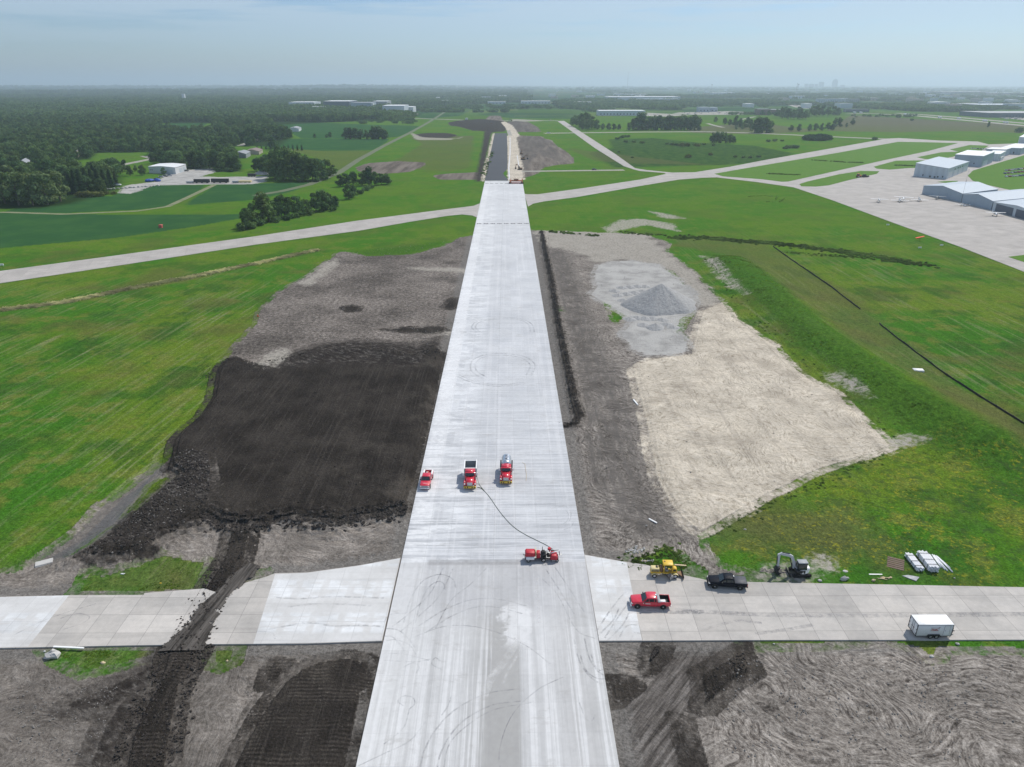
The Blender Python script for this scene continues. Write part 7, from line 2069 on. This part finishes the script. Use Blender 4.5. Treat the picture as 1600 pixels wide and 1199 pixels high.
# ------------------------------------------------------------------ aeroplanes
def aeroplane(label, px, py, rz, high=True, mat=M_WHITE, wings=2 if False else 1, s=1.0):
    p = G(px, py); R_ = empty('aeroplane', (p.x, p.y, .08), rz); tag(R_, label, 'aeroplane'); R_.scale = (s, s, s)
    m = MB(); m.tube([(3.0, 0, 1.35), (2.85, 0, 1.35), (2.2, 0, 1.38), (1.0, 0, 1.5), (-.6, 0, 1.55), (-2.2, 0, 1.5), (-4.6, 0, 1.55)], [.12, .42, .52, .62, .62, .38, .12], 12); m.build('fuselage', mat, R_)
    z = 2.12 if high else 1.0
    for s_ in (-1, 1):
        w_ = MB(); w_.add([(1.1, 0, z - .06), (.9, s_ * 5.4, z + .06), (-.1, s_ * 5.4, z + .06), (-.5, 0, z - .06), (1.1, 0, z + .08), (.9, s_ * 5.4, z + .12), (-.1, s_ * 5.4, z + .12), (-.5, 0, z + .08)], [(0, 1, 2, 3), (7, 6, 5, 4), (0, 4, 5, 1), (1, 5, 6, 2), (2, 6, 7, 3)]); w_.build('wing', mat, R_)
        t_ = MB(); t_.box(-4.6, -3.8, min(0, s_ * 1.7), max(0, s_ * 1.7), 1.56, 1.64); t_.build('tailplane', mat, R_)
        if high: q = MB(); q.tube([(.4, s_ * .5, 1.05), (.4, s_ * 2.4, 2.1)], .04, 6); q.build('strut', mat, R_)
        l = MB(); l.tube([(.2, s_ * .3, 1.1), (.2, s_ * 1.15, .3)], .05, 6); l.cyl((.2, s_ * 1.1, .28), (.2, s_ * 1.28, .28), .28, 12); l.build('main_wheel', M_TRIM, R_)
        c_ = MB(); c_.box(-.4, 1.0, min(s_ * .56, s_ * .64), max(s_ * .56, s_ * .64), 1.6, 2.0); c_.build('window', M_GLASS, R_)
    if not high: c_ = MB(); c_.blob((.2, 0, 1.95), (1.1, .5, .42), rough=0, n=12); c_.build('canopy', M_GLASS, R_)
    else: c_ = MB(); c_.add([(1.35, -.45, 1.75), (1.35, .45, 1.75), (1.0, .45, 2.1), (1.0, -.45, 2.1)], [(0, 1, 2, 3)]); c_.build('windshield', M_GLASS, R_)
    f = MB(); f.prism_y([(-4.75, 1.6), (-3.7, 1.6), (-4.3, 2.9), (-4.8, 2.9)], -.05, .05); f.build('fin', mat, R_)
    pr = MB(); pr.box(3.0, 3.06, -.06, .06, .45, 2.25); pr.build('propeller', M_TRIM, R_)
    n_ = MB(); n_.tube([(2.2, 0, 1.0), (2.2, 0, .3)], .04, 6); n_.cyl((2.2, -.08, .22), (2.2, .08, .22), .22, 12); n_.build('nose_wheel', M_TRIM, R_)
aeroplane('white high-wing aeroplane at the left end of the parked row', 1373, 316.5, -1.9)
aeroplane('white high-wing aeroplane standing behind the low-wing one', 1411, 314, 1.0, s=1.1)
aeroplane('white low-wing aeroplane in front of the high-wing one, second from left', 1405.5, 316, -1.9, False)
aeroplane('white low-wing aeroplane alone in the middle of the parked row', 1436, 315, -1.9, False)
aeroplane('grey aeroplane parked close against the gabled hangar', 1464, 312, -2.3, True, M_GREY)
aeroplane('white aeroplane at the right, in front of the dark hangar doors', 1554, 338, -1.8)
aeroplane('small white low-wing aeroplane left of the white car', 1502, 322, -2.2, False, s=.7)
# wind indicator, tractor, signs
W_ = empty('wind_indicator', at(1437, 376.5)); tag(W_, 'orange wind indicator standing in the grass below the apron', 'wind indicator')
m = MB(); m.tube([(0, 0, 0), (0, 0, 1.9)], .07, 8); m.build('pole', M_TRIM, W_)
m = MB(); m.add([(-2.2, -.9, 1.5), (2.0, -.2, 2.3), (2.0, .9, 2.3), (-2.2, .9, 1.4), (-1.4, 0, .9)], [(0, 1, 2, 3), (0, 4, 1), (3, 2, 4), (1, 4, 2), (0, 3, 4)]); m.build('vane', paint('signal_orange', (.85, .08, .02), .6, dirt=.05), W_)
for x, y, lb in ((1387, 352.5, 'small white sign in the grass just below the apron edge'), (1437, 388.5, 'small white marker in the grass under the wind indicator'), (1471, 384.5, 'tiny marker in the grass right of the wind indicator')):
    m = MB(); m.box(-.8, .8, -.08, .08, .2, .8); m.box(-.5, -.42, -.04, .04, 0, .2); m.box(.42, .5, -.04, .04, 0, .2); junk('airfield_sign', x, y, m, M_WHITE, lb, 'sign')
TR = empty('tractor', at(1341, 277.5, .08), .25); tag(TR, 'orange tractor with a dark mower parked on the apron corner', 'tractor')
m = MB(); m.box(-1.0, 2.6, -.7, .7, .9, 1.9, tx=.1, ty=.1); m.build('body', M_ORANGE, TR, bevel=.05); m = MB(); m.box(-1.2, .5, -.8, .8, 1.9, 3.0, tx=.15, ty=.12); m.build('cab', M_GLASS, TR); m = MB(); m.box(-1.3, .6, -.9, .9, 3.0, 3.15); m.build('cab_roof', M_ORANGE, TR)
for x, r__ in ((-.6, .9), (2.0, .6)):
    for s_ in (-1, 1): wheel(TR, x, s_ * 1.0, r__, .45, side=s_)
m = MB(); m.box(3.4, 9.5, -1.8, 1.8, .4, 1.3, tx=.4, ty=.3); m.box(4.0, 7.5, -.6, .6, 1.3, 2.4, tx=.5); m.tube([(2.6, 0, .9), (3.5, 0, .9)], .1, 6); m.build('mower_deck', M_TRIM, TR)

# ------------------------------------------------------------------ machines at the far end of the runway
PV = empty('slipform_paver', at(806.5, 286.5, ZR), .0); tag(PV, 'wide orange slipform paver standing across the far end of the white runway', 'paving machine')
m = MB(); m.box(-5.0, 5.0, -.4, .4, 1.6, 2.3); m.box(-5.0, 5.0, -2.4, -1.9, 1.6, 2.1); m.box(-4.2, 4.2, -1.9, -.4, 1.5, 1.7); m.build('main_beam', M_ORANGE, PV)
for sx_ in (-4.8, 4.8):
    for sy_ in (-3.4, 2.4):
        m = MB(); m.box(sx_ - .3, sx_ + .3, sy_ - .3, sy_ + .3, .8, 3.3); m.box(sx_ - .35, sx_ + .35, min(sy_, -1), max(sy_, 0), 1.7, 2.1); m.build('leg', M_ORANGE, PV)
        m = MB(); m.prism_y([(sx_ - .9, 0), (sx_ + .9, 0), (sx_ + 1.1, .45), (sx_ + .8, .85), (sx_ - .8, .85), (sx_ - 1.1, .45)], sy_ - .35, sy_ + .35); m.build('crawler_track', M_RUB, PV)
m = MB(); m.box(-1.8, 1.8, -1.6, .4, 2.3, 3.5, tx=.1, ty=.1); m.build('engine_housing', M_RUST, PV); m = MB(); m.box(-3.6, -2.2, -1.2, .2, 2.3, 2.4); m.tube([(-3.6, -1.2, 2.4), (-3.6, -1.2, 3.5), (-2.2, -1.2, 3.5), (-2.2, -1.2, 2.4)], .05, 6); m.build('platform', M_TRIM, PV)
m = MB(); m.box(-4, 4, -3.1, -1.9, .25, .95); m.build('screed', M_SALMON, PV)
def small_digger(px, py, rz, label):
    R_ = empty('excavator', at(px, py), rz); tag(R_, label, 'excavator')
    for s_ in (-1, 1): m = MB(); m.prism_y([(-1.7, 0), (1.7, 0), (2.0, .4), (1.7, .8), (-1.7, .8), (-2.0, .4)], min(s_ * .8, s_ * 1.35), max(s_ * .8, s_ * 1.35)); m.build('track', M_RUB, R_)
    m = MB(); m.box(-2.0, 1.2, -1.3, 1.3, .9, 2.0, tx=.05, ty=.08); m.build('house', M_RUST, R_, bevel=.05); m = MB(); m.box(.0, 1.3, .1, 1.25, 2.0, 3.0, tx=.1, ty=.05); m.build('cab', M_GLASS, R_)
    beam([(1.0, 1.5), (2.6, 4.2), (5.0, 4.4)], .4, [.6, .6, .4], 'boom', M_RUST, R_); beam([(4.7, 4.9), (5.6, 1.6)], .35, [.5, .3], 'arm', M_RUST, R_)
    m = MB(); m.prism_y([(5.2, 1.8), (6.0, 1.5), (6.1, .6), (5.2, .2), (4.8, .8)], -.5, .5); m.build('bucket', M_TRIM, R_)
small_digger(812.5, 265.5, 2.4, 'dark excavator beside the far end of the runway, nearest of three')
small_digger(817.5, 250, .6, 'dark excavator on the far brown earth, middle of three')
small_digger(814.5, 241.5, 1.4, 'dark excavator on the far brown earth, farthest of three')
small_digger(799, 189.5, 2.6, 'excavator on the dark spoil beyond the black strip')
small_digger(765, 196.5, .3, 'excavator on the dark mound left of the far haul road')
# trench edge and dowel baskets beside the strip
ribbon('haul_track', GP([(796,281),(795,262),(797,240),(797,215)]), 1.2, .06, MAT_NEW)
ribbon('haul_track', GP([(811,266),(810,255),(808,243)]), 1.0, .12, MAT_NEW)
ribbon('haul_track', GP([(789,190),(794,203),(797,212)]), 6, .07, MAT_ROAD)

# ------------------------------------------------------------------ tyre marks and stains on the concrete
t = NT('tyre_mark')
n = t.noise(t.pos(), 1.3, 4, .75); n2_ = t.noise(t.pos(), 1 / 6, 2)
al = t.m('MULTIPLY', t.rng(n, .38, .62), t.rng(n2_, .3, .62, .08, .42))
M_MARK = t.principled((.30, .30, .31), .9, spec=.1, alpha=al)
t = NT('chalky_mark')
n = t.noise(t.pos(), .9, 5, .7)
M_CHALK = t.principled((.78, .78, .77), .9, spec=.1, alpha=t.m('MULTIPLY', t.rng(n, .38, .66), .5))
mk = MB(); ck = MB()
def mark(pts, w=.22, z=ZR + .005, gap=0.0, mb=None):
    mb = mb or mk
    P_ = [Vector(G(*p)) for p in pts]; P_ = spline([tuple(p) for p in P_], 7)
    for off in ((-gap / 2, gap / 2) if gap else (0,)):
        vs = []
        for i, p in enumerate(P_):
            d_ = (Vector(P_[min(i + 1, len(P_) - 1)]) - Vector(P_[max(i - 1, 0)])).normalized(); nn = Vector((-d_.y, d_.x, 0))
            a = Vector(p) + nn * (off - w / 2); b = Vector(p) + nn * (off + w / 2); vs += [(a.x, a.y, z), (b.x, b.y, z)]
        mb.add(vs, [(2 * i, 2 * i + 1, 2 * i + 3, 2 * i + 2) for i in range(len(P_) - 1)])
for pts, g_ in (
 ([(668,1240),(672,1190),(690,1150),(720,1118),(765,1095),(812,1088)], 2.0), ([(692,1220),(700,1170),(725,1140),(770,1112),(830,1100)], .0),
 ([(640,975),(650,940),(665,915),(685,905),(700,910),(704,922)], 1.7), ([(660,985),(700,960),(740,945),(780,945),(820,955)], 1.8),
 ([(604,1003),(620,1002),(640,1010),(650,1025)], 0), ([(640,960),(610,962),(600,975)], 0), ([(600,990),(618,992),(632,1005),(640,1016)], 1.5),
 ([(757,592),(740,580),(742,565),(760,557),(790,555),(818,560),(832,572),(826,588)], 1.4), ([(747,520),(740,512),(750,503),(780,499),(812,500),(828,508),(832,520)], 1.2), ([(715,588),(740,598),(780,604),(820,600)], 1.0),
 ([(880,795),(888,805),(886,816),(876,822)], 0), ([(873,793),(884,793),(892,803),(890,816)], 0), ([(880,830),(892,825),(896,818)], 0),
 ([(915,1025),(922,1045),(935,1056),(945,1055)], 1.5), ([(905,1000),(912,1030),(925,1052),(940,1064)], 1.5), ([(905,1100),(915,1125),(925,1128),(930,1118)], 0),
 ([(630,1045),(645,1038),(655,1044),(650,1055)], 0), ([(600,1023),(630,1024),(655,1030),(670,1034)], 0), ([(600,1034),(650,1036),(672,1032)], 0), ([(630,1105),(622,1098),(630,1090),(645,1092),(648,1102),(640,1110)], .0),
 ([(560,1199),(600,1180),(640,1160),(665,1130)], 0), ([(600,1165),(630,1140),(640,1110)], 0), ([(690,1120),(700,1105),(705,1090)], 0), ([(790,1240),(780,1180),(800,1120),(840,1080),(880,1060)], 0),
 ([(640,1000),(700,980),(760,985),(820,1010),(860,1040)], 0), ([(700,890),(680,930),(650,960),(620,985)], 1.6), ([(760,890),(735,915),(705,940),(680,985)], 0), ([(840,900),(870,930),(900,985),(930,1000)], 0), ([(860,890),(880,920),(905,960)], 1.6),
 ([(688,1035),(680,1030),(675,1040),(690,1048)], 0)):
    mark(pts, (.22 if g_ else .16) * (2.2 if pts[0][1] < 700 else 1), gap=g_)
for pts in ([(937,995),(960,960),(975,940),(985,930)], [(940,1000),(965,975),(975,955)], [(975,1003),(985,985),(1000,985)]): mark(pts, .25, ZC + .018, 1.6)
for pts in ([(960,905),(975,900),(985,905)], [(1055,955),(1200,962),(1400,963),(1620,961)], [(1000,958),(1100,958)]): mark(pts, .9, ZC + .006)
mark([(1100,985),(1150,972),(1190,975)], .5, ZC + .006); mark([(1180,992),(1230,985),(1270,978)], .6, ZC + .006)
for pts in ([(20,995),(60,975),(100,960),(150,945)], [(100,985),(130,975),(140,965),(120,960),(95,968)], [(400,988),(425,990),(430,1000)]): mark(pts, .22, ZC + .016)
for pts in ([(432,935),(470,937),(520,934),(600,936)], [(450,950),(500,945),(580,948)], [(520,980),(570,979),(600,981)], [(420,985),(480,975),(520,980)]): mark(pts, .35, ZC + .018)
o = mk.build('tyre_marks', M_MARK); tag(o, kind='stuff')
for x0, w_ in ():
    mark([(x0 + (1199 - 1199), 1240), (x0 + (790 - x0) * .2, 1120), (x0 + (790 - x0) * .32, 1010)], w_, ZR + .009, mb=ck)
for u_ in range(1, 8):                                    # pale seams between the lanes
    p0, p1 = RP(-RWID / 2 + u_ * RWID / 8, 14), RP(-RWID / 2 + u_ * RWID / 8, RLEN)
    if u_ == 4: ck.add([(p0.x - .05, p0.y, ZR + .003), (p0.x + .05, p0.y, ZR + .003), (p1.x + .05, p1.y, ZR + .003), (p1.x - .05, p1.y, ZR + .003)], [(0, 1, 2, 3)])
mark([(812, 1003), (800, 1018), (785, 1040), (768, 1062), (756, 1090)], 1.1, ZR + .009, mb=ck)
mark([(818, 1006), (806, 1030), (794, 1050), (786, 1070)], .35, ZR + .011, mb=ck)
mark([(838, 905), (840, 940), (842, 975)], .4, ZR + .009, mb=ck)
o = ck.build('curing_streaks', M_CHALK); tag(o, kind='stuff')
# mud tracked over the left taxiway
t = NT('tracked_mud')
X = t.map(t.pos(), -math.atan2(G(372,905).y - G(290,1010).y, G(372,905).x - G(290,1010).x), (.10, 1.9, 1))
n = t.noise(X, 1, 5, .7); nn_ = t.noise(t.pos(), .7, 5, .75)
c = t.mix(t.rng(n, .38, .62), (.028, .025, .022), (.125, .113, .102))
ed = t.m('ADD', t.attr('edge'), t.m('MULTIPLY', t.m('SUBTRACT', nn_, .5), 3.2))
M_MUD = t.principled(c, .95, spec=.1, normal=t.bump(n, .12, 1), alpha=t.rng(ed, .28, .42))
L0 = [(385,880),(352,905),(330,932),(305,950),(290,975),(262,1000),(240,1020)]; R0_ = [(412,888),(396,905),(372,925),(352,945),(340,975),(332,1000),(322,1018)]
nu = 14; A_ = [Vector(G(*p)) for p in L0]; B_ = [Vector(G(*p)) for p in R0_]
A_ = spline([tuple(a) for a in A_], 6); B_ = spline([tuple(b) for b in B_], 6); vs = []; ev = []
for i, (a, b) in enumerate(zip(A_, B_)):
    a = Vector(a); b = Vector(b)
    for k in range(nu + 1):
        f = k / nu; p = a + (b - a) * f; e = min(f, 1 - f) * 2; ev.append(e * 1.6); vs.append((p.x, p.y, ZC + .02 + .13 * min(1, e * 2.2) * (.4 + 1.2 * float(vnoise(p.x * 2, p.y * 2, 3)))))
m = MB(); n_ = len(A_); m.add(vs, [(i * (nu + 1) + k, i * (nu + 1) + k + 1, (i + 1) * (nu + 1) + k + 1, (i + 1) * (nu + 1) + k) for i in range(n_ - 1) for k in range(nu)], 0, True)
o = m.build('tracked_mud', M_MUD); a = o.data.attributes.new('edge', 'FLOAT', 'POINT'); a.data.foreach_set('value', ev); tag(o, kind='structure')
# ------------------------------------------------------------------ haze
hb = MB().box(-34000, 34000, -9500, 42000, -40, 300)
t = NT('haze')
pvn = t.n('ShaderNodeVolumePrincipled')
pvn.inputs['Color'].default_value = (.74, .885, 1.0, 1)
pvn.inputs['Density'].default_value = 0.00011
pvn.inputs['Anisotropy'].default_value = 0.35
t.set(t.o.inputs['Volume'], pvn.outputs[0])
o = hb.build('haze', t.mat)
tag(o, kind='stuff')
